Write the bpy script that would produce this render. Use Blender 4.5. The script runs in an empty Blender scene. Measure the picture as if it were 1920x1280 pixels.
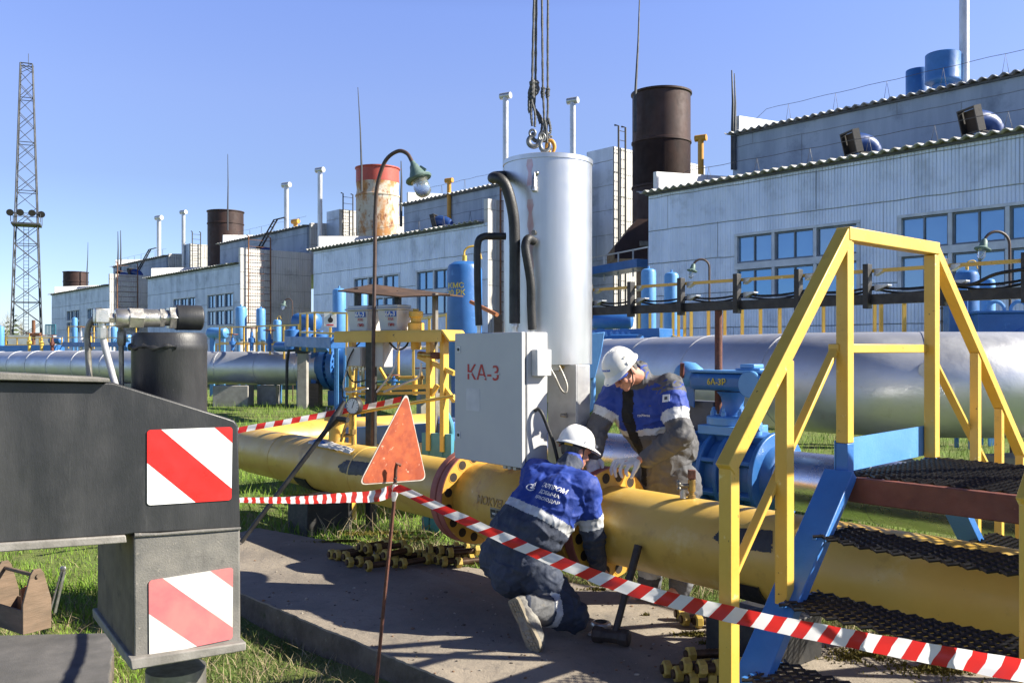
import bpy, bmesh, math, random
import numpy as np
from mathutils import Vector as V, Matrix as MX, noise as NZ
from mathutils.bvhtree import BVHTree
R = math.radians
PI = math.pi
random.seed(11)
SC = bpy.context.scene
COL = SC.collection
F, HY, CX, EYE = 1700.0, 655.0, 960.0, 1.65
ZUP = V((0, 0, 1))
GZ = -0.2                                    # level of the grass behind the slab
SZ = -0.14                                   # top of the slab
GF = -0.34                                   # grass in front of the slab


def at(px, py, y):
    """world point seen at (px,py) of the 1920x1280 photo, y metres away"""
    return V(((px - CX) / F * y, y, EYE - (py - HY) / F * y))


def gx(px, py, z=SZ):
    return at(px, py, (EYE - z) * F / (py - HY))


# ---------------------------------------------------------------- materials
def rgb(c):
    return (c[0], c[1], c[2], 1.0)


class NT:
    def __init__(s, name):
        s.m = bpy.data.materials.new(name)
        s.m.use_nodes = True
        s.t = s.m.node_tree
        s.n = s.t.nodes
        s.b = s.n['Principled BSDF']
        s.tc = s.n.new('ShaderNodeTexCoord').outputs['Object']

    def link(s, a, b):
        s.t.links.new(a, b)

    def mapping(s, scale, rot=(0, 0, 0)):
        m = s.n.new('ShaderNodeMapping')
        m.inputs['Scale'].default_value = scale
        m.inputs['Rotation'].default_value = rot
        s.link(s.tc, m.inputs['Vector'])
        return m.outputs[0]

    def noise(s, sc, det=6, rough=.6, vec=None, dist=0):
        n = s.n.new('ShaderNodeTexNoise')
        n.inputs['Scale'].default_value = sc
        n.inputs['Detail'].default_value = det
        n.inputs['Roughness'].default_value = rough
        n.inputs['Distortion'].default_value = dist
        s.link(vec if vec is not None else s.tc, n.inputs['Vector'])
        return n.outputs['Fac']

    def rng(s, v, a, b, c=0.0, d=1.0):
        n = s.n.new('ShaderNodeMapRange')
        n.inputs[1].default_value = a
        n.inputs[2].default_value = b
        n.inputs[3].default_value = c
        n.inputs[4].default_value = d
        s.link(v, n.inputs[0])
        return n.outputs[0]

    def mix(s, f, a, b):
        n = s.n.new('ShaderNodeMix')
        n.data_type = 'RGBA'
        for k, v in ((0, f), (6, a), (7, b)):
            if isinstance(v, (tuple, list)):
                n.inputs[k].default_value = rgb(v)
            elif isinstance(v, (int, float)):
                n.inputs[k].default_value = v
            else:
                s.link(v, n.inputs[k])
        return n.outputs[2]

    def math(s, op, a, b=0.0):
        n = s.n.new('ShaderNodeMath')
        n.operation = op
        for k, v in ((0, a), (1, b)):
            if isinstance(v, (int, float)):
                n.inputs[k].default_value = v
            else:
                s.link(v, n.inputs[k])
        return n.outputs[0]

    def bump(s, h, strength, dist=.01, prev=None):
        n = s.n.new('ShaderNodeBump')
        n.inputs['Strength'].default_value = strength
        n.inputs['Distance'].default_value = dist
        s.link(h, n.inputs['Height'])
        if prev is not None:
            s.link(prev, n.inputs['Normal'])
        return n.outputs[0]


def mat(name, c1, c2=None, sc=3.0, rg=(.38, .64), rough=.6, metal=0.0, bump=0.0, bsc=60, bd=.01, spots=(),
        stretch=None, rvar=.12, spec=.5, coat=0.0):
    k = NT(name)
    vec = k.mapping(stretch) if stretch else None
    col = c1
    if c2 is not None:
        col = k.mix(k.rng(k.noise(sc, 8, .62, vec), *rg), c1, c2)
    for (scol, ssc, th, wd) in spots:
        col = k.mix(k.rng(k.noise(ssc, 9, .66, vec), th, th + wd), col, scol)
    if isinstance(col, tuple):
        k.b.inputs['Base Color'].default_value = rgb(col)
    else:
        k.link(col, k.b.inputs['Base Color'])
    k.b.inputs['Metallic'].default_value = metal
    k.b.inputs['Specular IOR Level'].default_value = spec
    k.b.inputs['Coat Weight'].default_value = coat
    if rvar:
        k.link(k.rng(k.noise(sc * 2.3 + 1, 6), .3, .7, max(.03, rough - rvar), min(1, rough + rvar)), k.b.inputs['Roughness'])
    else:
        k.b.inputs['Roughness'].default_value = rough
    if bump:
        k.link(k.bump(k.noise(bsc, 8, .65, vec), bump, bd), k.b.inputs['Normal'])
    return k.m


def cladding(name, c1, c2, pitch, ribs, joint=1.2, panel=6.0, metal=.25, rough=.40, edge=(.16, .17, .19)):
    """sheet metal cladding: vertical ribs along local x (or y), horizontal lap joints, streaks and stains"""
    k = NT(name)
    sep = k.n.new('ShaderNodeSeparateXYZ')
    k.link(k.tc, sep.inputs[0])
    x = k.math('ADD', sep.outputs[0], sep.outputs[1])
    z = sep.outputs[2]
    streak = k.noise(1.0, 8, .6, k.mapping((1.6, 1.6, .22)))
    blot = k.noise(.8, 10, .68)
    col = k.mix(k.rng(streak, .36, .66), c1, c2)
    col = k.mix(k.rng(blot, .53, .70, 0, .75), col, tuple(v * .62 for v in c2))
    col = k.mix(k.rng(k.noise(7, 8, .7, k.mapping((2, 2, .5))), .63, .72, 0, .6), col, (.22, .19, .17))
    zz = k.math('FRACT', k.math('DIVIDE', k.math('ADD', z, k.math('MULTIPLY', k.noise(.6, 2), .10)), joint))
    jl = k.rng(zz, .0, .030, 1, 0)
    pk = k.math('FLOOR', k.math('DIVIDE', z, joint))
    xx = k.math('FRACT', k.math('ADD', k.math('DIVIDE', x, panel), k.math('MULTIPLY', pk, .37)))
    jv = k.rng(xx, 0, .008, 1, 0)
    j = k.math('MAXIMUM', jl, jv)
    # each sheet its own slight tone
    wn = k.n.new('ShaderNodeTexWhiteNoise')
    wn.noise_dimensions = '2D'
    cmb = k.n.new('ShaderNodeCombineXYZ')
    k.link(pk, cmb.inputs[0])
    k.link(k.math('FLOOR', k.math('ADD', k.math('DIVIDE', x, panel), k.math('MULTIPLY', pk, .37))), cmb.inputs[1])
    k.link(cmb.outputs[0], wn.inputs['Vector'])
    col = k.mix(k.rng(wn.outputs['Value'], 0, 1, 0, .35), col, c2)
    col = k.mix(k.math('MULTIPLY', j, .8), col, edge)
    k.link(col, k.b.inputs['Base Color'])
    k.b.inputs['Metallic'].default_value = metal
    k.link(k.rng(blot, .3, .7, rough - .1, rough + .15), k.b.inputs['Roughness'])
    s = k.math('SINE', k.math('MULTIPLY', x, 2 * PI / pitch))
    s = k.rng(s, -.5, .5)
    b1 = k.bump(s, ribs, .03)
    b2 = k.bump(k.math('SUBTRACT', 1.0, j), .7, .03, b1)
    b3 = k.bump(k.noise(1.3, 4), .35, .08, b2)
    k.link(b3, k.b.inputs['Normal'])
    return k.m


M = {}
M['truck'] = mat('truck_black_paint', (.020, .021, .024), (.052, .052, .054), sc=3, rg=(.42, .75), rough=.42, bump=.12, bsc=90,
                 spots=(((.20, .19, .18), 60, .70, .05), ((.11, .11, .11), 2.6, .60, .25)), stretch=(2.2, 2.2, .5))
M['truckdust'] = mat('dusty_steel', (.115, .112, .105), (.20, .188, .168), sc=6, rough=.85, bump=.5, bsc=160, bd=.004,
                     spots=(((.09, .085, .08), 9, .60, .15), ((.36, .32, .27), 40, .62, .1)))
M['truckshade'] = mat('dusty_brown_steel_shaded', (.10, .08, .06), (.17, .135, .095), sc=7, rough=.9, bump=.5, bsc=150, bd=.004,
                      spots=(((.06, .05, .04), 10, .6, .1),))  # leg sides: brown dirt, with their shade put into the darker tone
M['trimdust'] = mat('worn_edge_steel', (.25, .235, .215), (.16, .15, .135), sc=14, rough=.8, bump=.4, bsc=120, bd=.004)
M['red'] = mat('reflective_red', (.70, .022, .020), (.60, .02, .02), sc=5, rough=.35, spots=(((.5, .12, .1), 30, .72, .08),))
M['white'] = mat('reflective_white', (.80, .80, .79), (.74, .74, .74), sc=5, rough=.4, spots=(((.45, .44, .42), 40, .74, .06),))
M['redfade'] = mat('faded_red', (.60, .13, .14), (.50, .18, .17), sc=9, rough=.7, spots=(((.3, .25, .22), 70, .66, .08),))
M['whitefade'] = mat('dirty_white', (.66, .65, .62), (.52, .50, .46), sc=9, rough=.75, spots=(((.25, .23, .2), 70, .66, .08),))
M['zinc'] = mat('zinc_fitting', (.62, .60, .56), (.45, .43, .38), sc=20, rough=.34, metal=.85, bump=.1, bsc=200)
M['zincdk'] = mat('dull_fitting', (.30, .29, .26), (.18, .17, .15), sc=20, rough=.45, metal=.6)
M['hose'] = mat('black_rubber', (.012, .012, .013), (.03, .03, .03), sc=8, rough=.55, bump=.25, bsc=90)
M['tube'] = mat('grey_tube', (.60, .60, .62), (.42, .42, .43), sc=10, rough=.45, metal=.3)
M['silver'] = mat('aluminium_jacket', (.66, .67, .69), (.54, .55, .57), sc=1.4, rough=.28, metal=.92, rvar=.08,
                  bump=.05, bsc=2.2, bd=.1, spots=(((.25, .24, .23), 26, .71, .04),))
M['pipeclad'] = mat('pipe_jacket', (.60, .61, .63), (.50, .51, .53), sc=1.1, rough=.46, metal=.65, rvar=.08,
                    bump=.12, bsc=1.6, bd=.1, spots=(((.20, .19, .18), 22, .70, .05), ((.40, .38, .34), 3, .62, .14)))
M['tank'] = mat('brushed_tank', (.56, .57, .58), (.51, .52, .53), sc=5, rough=.36, metal=.8, rvar=.03, stretch=(3, 3, .3))
M['tankred'] = mat('red_streak', (.56, .36, .37), (.56, .47, .48), sc=7, rough=.4, metal=.7)
M['cab'] = mat('cabinet_grey', (.50, .50, .50), (.46, .46, .47), sc=2, rough=.5, rvar=.08, bump=.03, bsc=120,
               spots=(((.40, .40, .40), 20, .71, .05), ((.16, .15, .14), 55, .745, .02)))
M['cabedge'] = mat('cabinet_seam', (.10, .10, .10), (.16, .16, .16), sc=10, rough=.7)
M['plate'] = mat('galvanised_plate', (.50, .51, .52), (.42, .42, .43), sc=8, rough=.42, metal=.45)
M['ltgrey'] = mat('pale_plastic', (.60, .61, .62), (.54, .54, .55), sc=5, rough=.5)
M['stencil'] = mat('stencil_red', (.50, .03, .03), (.42, .06, .05), sc=30, rough=.6)
M['black'] = mat('black_paint', (.015, .015, .016), (.035, .033, .03), sc=10, rough=.55, bump=.15, bsc=80)
M['ypipe'] = mat('yellow_pipe_paint', (.64, .415, .085), (.57, .345, .06), sc=1.7, rough=.42, bump=.10, bsc=25,
                 spots=(((.42, .25, .05), 4, .58, .16), ((.10, .07, .05), 30, .70, .03), ((.70, .54, .22), 3, .57, .2), ((.28, .13, .04), 12, .70, .04)))
M['yvalve'] = mat('yellow_valve_paint', (.60, .36, .055), (.50, .26, .035), sc=2.6, rough=.5, bump=.25, bsc=40,
                  spots=(((.36, .13, .03), 4, .60, .12), ((.74, .60, .36), 6, .66, .08), ((.14, .08, .04), 25, .70, .05)))
M['flred'] = mat('flange_primer', (.38, .125, .09), (.30, .09, .065), sc=5, rough=.7, bump=.2, bsc=60,
                 spots=(((.42, .20, .14), 8, .62, .12), ((.18, .05, .04), 20, .64, .1)))
M['hole'] = mat('bolt_hole', (.016, .011, .008), (.03, .018, .01), sc=20, rough=.8)
M['yrail'] = mat('yellow_rail_paint', (.70, .455, .085), (.64, .39, .06), sc=3, rough=.42, rvar=.08, bump=.12, bsc=30,
                 spots=(((.50, .30, .06), 7, .60, .12), ((.10, .06, .03), 30, .665, .02), ((.13, .07, .04), 9, .68, .03), ((.80, .64, .28), 14, .64, .06)))
M['blue'] = mat('blue_paint', (.035, .15, .42), (.026, .12, .34), sc=2.4, rough=.42, bump=.2, bsc=40,
                spots=(((.10, .28, .60), 6, .63, .12), ((.03, .05, .09), 34, .73, .04)))
M['bluelt'] = mat('light_blue_paint', (.11, .31, .63), (.085, .26, .56), sc=3, rough=.45, bump=.2, bsc=45,
                  spots=(((.25, .46, .72), 7, .62, .1), ((.05, .07, .12), 34, .73, .03), ((.20, .14, .1), 18, .74, .04)))
M['bluestr'] = mat('stair_blue_paint', (.05, .19, .52), (.04, .155, .45), sc=4, rough=.4, bump=.2, bsc=50,
                   spots=(((.20, .36, .62), 12, .68, .06), ((.02, .03, .06), 40, .72, .04)))
M['teal'] = mat('teal_paint', (.07, .27, .36), (.05, .22, .30), sc=4, rough=.5, spots=(((.25, .4, .45), 14, .68, .06),))
M['mesh'] = mat('tarred_steel_mesh', (.010, .010, .011), (.022, .022, .022), sc=12, rough=.5, metal=.0)
M['brownred'] = mat('brown_primer', (.17, .055, .038), (.115, .037, .028), sc=6, rough=.6, bump=.2, bsc=60,
                    spots=(((.24, .10, .07), 12, .66, .08),))
M['signor'] = mat('old_orange_sign', (.42, .095, .034), (.29, .058, .026), sc=16, rg=(.40, .60), rough=.6,
                  spots=(((.64, .34, .23), 34, .62, .06), ((.05, .03, .03), 16, .74, .01)))
M['signrim'] = mat('sign_rim', (.56, .52, .47), (.40, .30, .24), sc=20, rough=.6)
M['rustrod'] = mat('rusted_rod', (.15, .055, .034), (.085, .033, .022), sc=30, rough=.8, bump=.4, bsc=120)
M['rust'] = mat('rust', (.22, .10, .05), (.11, .05, .03), sc=5, rough=.85, bump=.3, bsc=60)
M['stack'] = mat('rusty_stack', (.058, .028, .022), (.030, .017, .015), sc=.9, rough=.62, metal=.25, bump=.2, bsc=14, stretch=(1, 1, .45),
                 spots=(((.085, .04, .03), 1.4, .58, .2),))
M['stackwh'] = mat('stained_white_stack', (.62, .57, .48), (.50, .43, .33), sc=1.6, rough=.7, stretch=(1, 1, .6),
                   spots=(((.42, .19, .06), 1.2, .47, .12), ((.20, .075, .025), 2.6, .57, .08)))
M['stackred'] = mat('stack_red_band', (.46, .075, .05), (.38, .07, .05), sc=2, rough=.6)
M['concrete'] = mat('old_concrete', (.34, .32, .285), (.25, .235, .21), sc=5, rough=.9, bump=.5, bsc=70,
                    spots=(((.16, .15, .13), 8, .62, .15),))
M['facade'] = cladding('facade_sheets', (.68, .75, .88), (.50, .57, .70), .21, .9, 1.22, 6.0)
M['facade2'] = cladding('facade_panels', (.55, .63, .76), (.38, .45, .57), .5, .10, 1.22, 5.6, rough=.5)
M['upper'] = cladding('upper_wall_panels', (.37, .44, .54), (.24, .30, .39), .9, .05, 1.25, 6.0, metal=.0, rough=.7)
M['endwall'] = cladding('end_wall_sheets', (.60, .59, .57), (.48, .47, .45), .17, .8, 1.15, 3.0, metal=.15, rough=.55)
M['parapet'] = mat('white_parapet', (.70, .70, .70), (.55, .55, .55), sc=1.5, rough=.5, bump=.2, bsc=3, bd=.05)
M['asbestos'] = mat('roof_sheets', (.58, .58, .55), (.36, .35, .33), sc=2, rough=.85, spots=(((.13, .14, .11), 3, .6, .12),))
M['shaftdk'] = mat('dark_shaft', (.10, .11, .13), (.06, .065, .08), sc=2, rough=.6)
M['sash'] = mat('window_sash', (.17, .20, .25), (.12, .145, .185), sc=2, rough=.6)
M['winframe'] = mat('window_frame', (.56, .60, .66), (.44, .48, .54), sc=2, rough=.55, metal=.2)
M['asphalt'] = mat('asphalt', (.07, .068, .065), (.11, .105, .10), sc=4, rough=.9, bump=.6, bsc=140, bd=.006,
                   spots=(((.45, .44, .42), 120, .72, .03), ((.15, .14, .13), 2, .6, .2)))
M['wood'] = mat('old_wood', (.19, .13, .085), (.12, .085, .055), sc=4, rough=.8, stretch=(1, 1, 6), bump=.3, bsc=20,
                spots=(((.26, .20, .15), 9, .64, .1), ((.1, .07, .05), 12, .68, .06)))
M['woodred'] = mat('orange_wood', (.50, .19, .07), (.40, .15, .06), sc=4, rough=.8, stretch=(1, 1, 6))
M['mast'] = mat('mast_steel', (.035, .04, .05), (.06, .065, .075), sc=1, rough=.6)
M['galv'] = mat('galvanised_vent', (.58, .59, .60), (.44, .45, .46), sc=3, rough=.4, metal=.55, stretch=(1, 1, .3))
M['yvent'] = mat('ochre_vent', (.55, .28, .03), (.45, .22, .03), sc=3, rough=.5)
M['blower'] = mat('blower_blue', (.014, .05, .19), (.02, .065, .23), sc=3, rough=.4)
M['skin'] = mat('skin', (.52, .27, .19), (.45, .20, .14), sc=14, rough=.5, rvar=.06, bump=.08, bsc=150)
M['hair'] = mat('hair', (.05, .042, .038), (.12, .11, .10), sc=60, rough=.7, stretch=(1, 1, .3))
M['helmet'] = mat('helmet_white', (.76, .76, .74), (.68, .67, .63), sc=9, rough=.3, rvar=.05, spots=(((.40, .38, .34), 26, .70, .06),))
M['helmet2'] = mat('helmet_clean_white', (.80, .80, .79), (.77, .77, .75), sc=9, rough=.25, rvar=.04)
M['jacblue'] = mat('jacket_blue', (.013, .048, .30), (.010, .037, .24), sc=7, rough=.7, bump=.35, bsc=16, bd=.02)
M['jacgrey'] = mat('jacket_grey', (.105, .105, .112), (.075, .075, .08), sc=7, rough=.8, bump=.45, bsc=14, bd=.02,
                   spots=(((.17, .17, .17), 20, .66, .08),))
M['trouser'] = mat('trouser_dark_blue', (.040, .052, .085), (.030, .038, .062), sc=7, rough=.8, bump=.45, bsc=14, bd=.02,
                   spots=(((.09, .095, .11), 18, .66, .08),))
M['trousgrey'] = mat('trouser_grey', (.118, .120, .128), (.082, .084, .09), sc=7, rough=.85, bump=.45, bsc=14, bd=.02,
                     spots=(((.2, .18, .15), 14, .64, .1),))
M['reflect'] = mat('reflective_band', (.52, .54, .56), (.45, .46, .48), sc=30, rough=.45, metal=.1)
M['shirt'] = mat('black_shirt', (.008, .008, .009), (.012, .012, .013), sc=8, rough=.9)
M['glove'] = mat('white_glove', (.70, .69, .66), (.58, .56, .52), sc=20, rough=.9, bump=.4, bsc=140, bd=.004)
M['boot'] = mat('dusty_boot', (.25, .24, .215), (.15, .14, .13), sc=14, rough=.75, bump=.3, bsc=60)
M['sole'] = mat('boot_sole', (.28, .24, .175), (.19, .165, .125), sc=18, rough=.9)
M['capblue'] = mat('cap_blue', (.02, .075, .42), (.02, .06, .36), sc=9, rough=.75)
M['yellowband'] = mat('yellow_band', (.72, .44, .03), (.6, .36, .03), sc=20, rough=.6)
M['nutyel'] = mat('ochre_nut', (.50, .36, .07), (.36, .24, .05), sc=22, rough=.5, spots=(((.10, .06, .03), 45, .62, .08), ((.6, .5, .25), 30, .66, .05)))
M['stud'] = mat('oily_stud', (.045, .028, .018), (.10, .06, .035), sc=22, rough=.45, metal=.5)
M['steel'] = mat('bare_steel', (.46, .46, .45), (.30, .29, .27), sc=18, rough=.4, metal=.75)
M['hammer'] = mat('dark_hammer', (.030, .022, .018), (.05, .038, .03), sc=14, rough=.6, bump=.2, bsc=50)
M['rope'] = mat('steel_rope', (.045, .05, .055), (.12, .12, .12), sc=60, rough=.6, metal=.3)
M['hook'] = mat('hook_steel', (.14, .15, .16), (.26, .26, .25), sc=30, rough=.5, metal=.6)
M['hookyel'] = mat('shackle_orange', (.65, .30, .03), (.55, .25, .03), sc=20, rough=.5)
M['lampgreen'] = mat('lamp_green', (.09, .155, .14), (.15, .21, .19), sc=24, rough=.6, metal=.2)
M['lamppost'] = mat('lamp_pole_brown', (.085, .05, .038), (.05, .032, .026), sc=14, rough=.55)
def translucent(m, col, f):
    t = m.node_tree
    tr = t.nodes.new('ShaderNodeBsdfTranslucent')
    tr.inputs[0].default_value = rgb(col)
    mx_ = t.nodes.new('ShaderNodeMixShader')
    mx_.inputs[0].default_value = f
    o_ = [n for n in t.nodes if n.type == 'OUTPUT_MATERIAL'][0]
    t.links.new(t.nodes['Principled BSDF'].outputs[0], mx_.inputs[1])
    t.links.new(tr.outputs[0], mx_.inputs[2])
    t.links.new(mx_.outputs[0], o_.inputs[0])


M['dial'] = mat('dial_white', (.78, .78, .76), (.72, .72, .7), sc=10, rough=.3)
M['txtyel'] = mat('lettering_yellow', (.66, .55, .06), (.55, .44, .05), sc=30, rough=.6)
M['txtwhite'] = mat('lettering_white', (.78, .78, .80), (.72, .72, .74), sc=30, rough=.6)
M['txtblue'] = mat('lettering_blue_field', (.03, .13, .55), (.03, .11, .5), sc=10, rough=.5)
M['brass'] = mat('brass', (.45, .30, .10), (.3, .2, .08), sc=20, rough=.4, metal=.8)
M['bark'] = mat('bare_wood', (.16, .14, .12), (.25, .23, .2), sc=8, rough=.9)


def glass(name, c, rough=.05):
    k = NT(name)
    k.link(k.mix(k.rng(k.noise(.5, 3), .4, .6), c, tuple(v * .6 for v in c)), k.b.inputs['Base Color'])
    k.b.inputs['Roughness'].default_value = rough
    k.b.inputs['Metallic'].default_value = .5
    oi = k.n.new('ShaderNodeObjectInfo')
    k.link(k.mix(k.rng(oi.outputs['Random'], .2, 1.0), c, (.20, .30, .42)), k.b.inputs['Base Color'])
    k.link(k.bump(k.noise(.7, 2), .10, .1), k.b.inputs['Normal'])
    return k.m


M['pane'] = glass('window_glass', (.11, .25, .44))
k = NT('lamp_glass')
k.b.inputs['Base Color'].default_value = rgb((.62, .68, .68))
k.b.inputs['Roughness'].default_value = .25
k.b.inputs['Transmission Weight'].default_value = .55
k.b.inputs['Specular IOR Level'].default_value = .7
k.b.inputs['Transmission Weight'].default_value = .85
k.b.inputs['Roughness'].default_value = .12
M['lglass'] = k.m
M['rustdk'] = mat('dark_rust', (.10, .055, .03), (.05, .03, .02), sc=5, rough=.85, bump=.3, bsc=60)


# ---------------------------------------------------------------- mesh builder
WM = {}


class MB:
    def __init__(s, T=None):
        s.v, s.f, s.m, s.T = [], [], [], T

    def add(s, vs, fs, mi=0):
        o = len(s.v)
        if s.T is not None:
            vs = [s.T @ V(p) for p in vs]
        s.v += [V(p) for p in vs]
        s.f += [tuple(i + o for i in f) for f in fs]
        s.m += [mi] * len(fs)
        return s

    def box(s, c, sx, sy, sz, rot=None, mi=0):
        c = V(c)
        vs = []
        for x in (-1, 1):
            for y in (-1, 1):
                for z in (-1, 1):
                    p = V((x * sx / 2, y * sy / 2, z * sz / 2))
                    vs.append(c + (rot @ p if rot else p))
        return s.add(vs, [(0, 1, 3, 2), (4, 6, 7, 5), (0, 4, 5, 1), (2, 3, 7, 6), (0, 2, 6, 4), (1, 5, 7, 3)], mi)

    def bb(s, x0, x1, y0, y1, z0, z1, mi=0):
        return s.box(((x0 + x1) / 2, (y0 + y1) / 2, (z0 + z1) / 2), x1 - x0, y1 - y0, z1 - z0, None, mi)

    def bar(s, p0, p1, w, h=None, up=ZUP, mi=0):
        p0, p1 = V(p0), V(p1)
        h = h or w
        d = (p1 - p0)
        L = d.length
        d.normalize()
        side = d.cross(V(up))
        if side.length < 1e-4:
            side = d.cross(V((1, 0, 0)))
        side.normalize()
        u = side.cross(d)
        rot = MX((side, d, u)).transposed()
        return s.box((p0 + p1) / 2, w, L, h, rot, mi)

    def tube(s, pts, r, seg=10, caps=True, mi=0, closed=False):
        pts = [V(p) for p in pts]
        n = len(pts)
        rs = r if isinstance(r, (list, tuple)) else [r] * n
        tang = []
        for i in range(n):
            a = pts[i - 1] if (i > 0 or closed) else pts[i]
            b = pts[(i + 1) % n] if (i < n - 1 or closed) else pts[i]
            tang.append((b - a).normalized())
        ref = ZUP if abs(tang[0].z) < .9 else V((1, 0, 0))
        x = tang[0].cross(ref).normalized()
        vs, fs = [], []
        for i in range(n):
            x = (x - tang[i] * x.dot(tang[i])).normalized()
            y = tang[i].cross(x)
            for k in range(seg):
                a = 2 * PI * k / seg
                vs.append(pts[i] + (x * math.cos(a) + y * math.sin(a)) * rs[i])
        m = n if closed else n - 1
        for i in range(m):
            j = (i + 1) % n
            for k in range(seg):
                l = (k + 1) % seg
                fs.append((i * seg + k, i * seg + l, j * seg + l, j * seg + k))
        if caps and not closed:
            fs.append(tuple(range(seg - 1, -1, -1)))
            fs.append(tuple((n - 1) * seg + k for k in range(seg)))
        return s.add(vs, fs, mi)

    def lathe(s, prof, o, axis=ZUP, seg=32, mi=0, close=True, sx=1.0):
        o, axis = V(o), V(axis).normalized()
        ref = ZUP if abs(axis.z) < .9 else V((1, 0, 0))
        x = axis.cross(ref).normalized()
        y = axis.cross(x)
        vs, fs = [], []
        for (r, z) in prof:
            for k in range(seg):
                a = 2 * PI * k / seg
                vs.append(o + axis * z + (x * math.cos(a) * sx + y * math.sin(a)) * max(r, 1e-5))
        n = len(prof)
        for i in range(n - 1):
            for k in range(seg):
                l = (k + 1) % seg
                fs.append((i * seg + k, i * seg + l, (i + 1) * seg + l, (i + 1) * seg + k))
        if close:
            fs.append(tuple(range(seg - 1, -1, -1)))
            fs.append(tuple((n - 1) * seg + k for k in range(seg)))
        return s.add(vs, fs, mi)

    def cyl(s, p0, p1, r, seg=20, r1=None, mi=0):
        p0, p1 = V(p0), V(p1)
        return s.lathe([(r, 0), (r if r1 is None else r1, (p1 - p0).length)], p0, p1 - p0, seg, mi)

    def prism(s, poly, ext, mi=0):
        poly = [V(p) for p in poly]
        ext = V(ext)
        n = len(poly)
        fs = [tuple(range(n - 1, -1, -1)), tuple(range(n, 2 * n))]
        for i in range(n):
            j = (i + 1) % n
            fs.append((i, j, n + j, n + i))
        return s.add(poly + [p + ext for p in poly], fs, mi)

    def poly(s, pts, mi=0):
        return s.add(pts, [tuple(range(len(pts)))], mi)

    def sph(s, c, r, sc=(1, 1, 1), seg=16, rings=10, rot=None, mi=0):
        c = V(c)
        vs, fs = [], []
        for i in range(1, rings):
            t = PI * i / rings
            for k in range(seg):
                a = 2 * PI * k / seg
                p = V((math.sin(t) * math.cos(a) * sc[0], math.sin(t) * math.sin(a) * sc[1], math.cos(t) * sc[2])) * r
                vs.append(c + (rot @ p if rot else p))
        top, bot = V((0, 0, sc[2] * r)), V((0, 0, -sc[2] * r))
        vs += [c + (rot @ top if rot else top), c + (rot @ bot if rot else bot)]
        T, B = len(vs) - 2, len(vs) - 1
        for i in range(rings - 2):
            for k in range(seg):
                l = (k + 1) % seg
                fs.append((i * seg + k, (i + 1) * seg + k, (i + 1) * seg + l, i * seg + l))
        for k in range(seg):
            l = (k + 1) % seg
            fs.append((T, k, l))
            fs.append((B, (rings - 2) * seg + l, (rings - 2) * seg + k))
        return s.add(vs, fs, mi)

    def cap(s, p0, r0, p1, r1, seg=14):
        """capsule with two radii (for remeshing)"""
        p0, p1 = V(p0), V(p1)
        d = p1 - p0
        L = d.length
        if L < 1e-6:
            return s.sph(p0, r0, seg=seg)
        pr = []
        for i in range(7):
            a = PI / 2 * i / 6
            pr.append((math.sin(a) * r0, -math.cos(a) * r0))
        for i in range(7):
            a = PI / 2 * (6 - i) / 6
            pr.append((math.sin(a) * r1, L + math.cos(a) * r1))
        return s.lathe(pr, p0, d, seg)

    def build(s, name, mats, parent=None, bevel=0, ang=38, smooth=True, M0=None, remesh=0, smit=0):
        me = bpy.data.meshes.new(name)
        if parent is not None:
            W = WM[parent]
        elif M0 is not None:
            W = M0
        else:
            xs = [p.x for p in s.v]
            ys = [p.y for p in s.v]
            zs = [p.z for p in s.v]
            W = MX.Translation(((min(xs) + max(xs)) / 2, (min(ys) + max(ys)) / 2, min(zs)))
        inv = W.inverted()
        me.from_pydata([inv @ p for p in s.v], [], s.f)
        mats = mats if isinstance(mats, (list, tuple)) else [mats]
        for m in mats:
            me.materials.append(m)
        if len(mats) > 1:
            me.polygons.foreach_set('material_index', s.m)
        me.validate()
        bm = bmesh.new()
        bm.from_mesh(me)
        bmesh.ops.recalc_face_normals(bm, faces=bm.faces)
        bm.to_mesh(me)
        bm.free()
        if smooth:
            me.shade_smooth()
            me.set_sharp_from_angle(angle=R(ang))
        o = bpy.data.objects.new(name, me)
        COL.objects.link(o)
        if parent is not None:
            o.parent = parent
        else:
            o.matrix_basis = W
        WM[o] = W
        if remesh:
            m = o.modifiers.new('r', 'REMESH')
            m.mode = 'VOXEL'
            m.voxel_size = remesh
            m.use_smooth_shade = True
            if smit:
                m = o.modifiers.new('s', 'SMOOTH')
                m.iterations = smit
                m.factor = .5
        if bevel:
            m = o.modifiers.new('b', 'BEVEL')
            m.width = bevel
            m.segments = 2
            m.limit_method = 'ANGLE'
            m.angle_limit = R(40)
        return o


def bake(o):
    """apply the modifiers of a freshly made mesh"""
    dg = bpy.context.evaluated_depsgraph_get()
    me = bpy.data.meshes.new_from_object(o.evaluated_get(dg))
    mats = [m for m in o.data.materials]
    o.modifiers.clear()
    o.data = me
    if not me.materials:
        for m in mats:
            me.materials.append(m)
    return o


def tag(o, label=None, cat=None, group=None, kind=None):
    if label:
        o['label'] = label
    if cat:
        o['category'] = cat
    if group:
        o['group'] = group
    if kind:
        o['kind'] = kind
    return o


def thing(name, label, cat, M0, group=None):
    o = bpy.data.objects.new(name, None)
    COL.objects.link(o)
    if not isinstance(M0, MX):
        M0 = MX.Translation(V(M0))
    o.matrix_basis = M0
    o.empty_display_size = .1
    WM[o] = M0
    return tag(o, label, cat, group)


def copy_tree(o, M0=None, parent=None, label=None):
    c = o.copy()
    COL.objects.link(c)
    if parent is not None:
        c.parent = parent
        WM[c] = WM[parent]
    else:
        c.matrix_basis = M0
        WM[c] = M0
        if label:
            c['label'] = label
    for ch in list(o.children):
        if ch is not c:
            copy_tree(ch, None, c)
    return c


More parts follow.
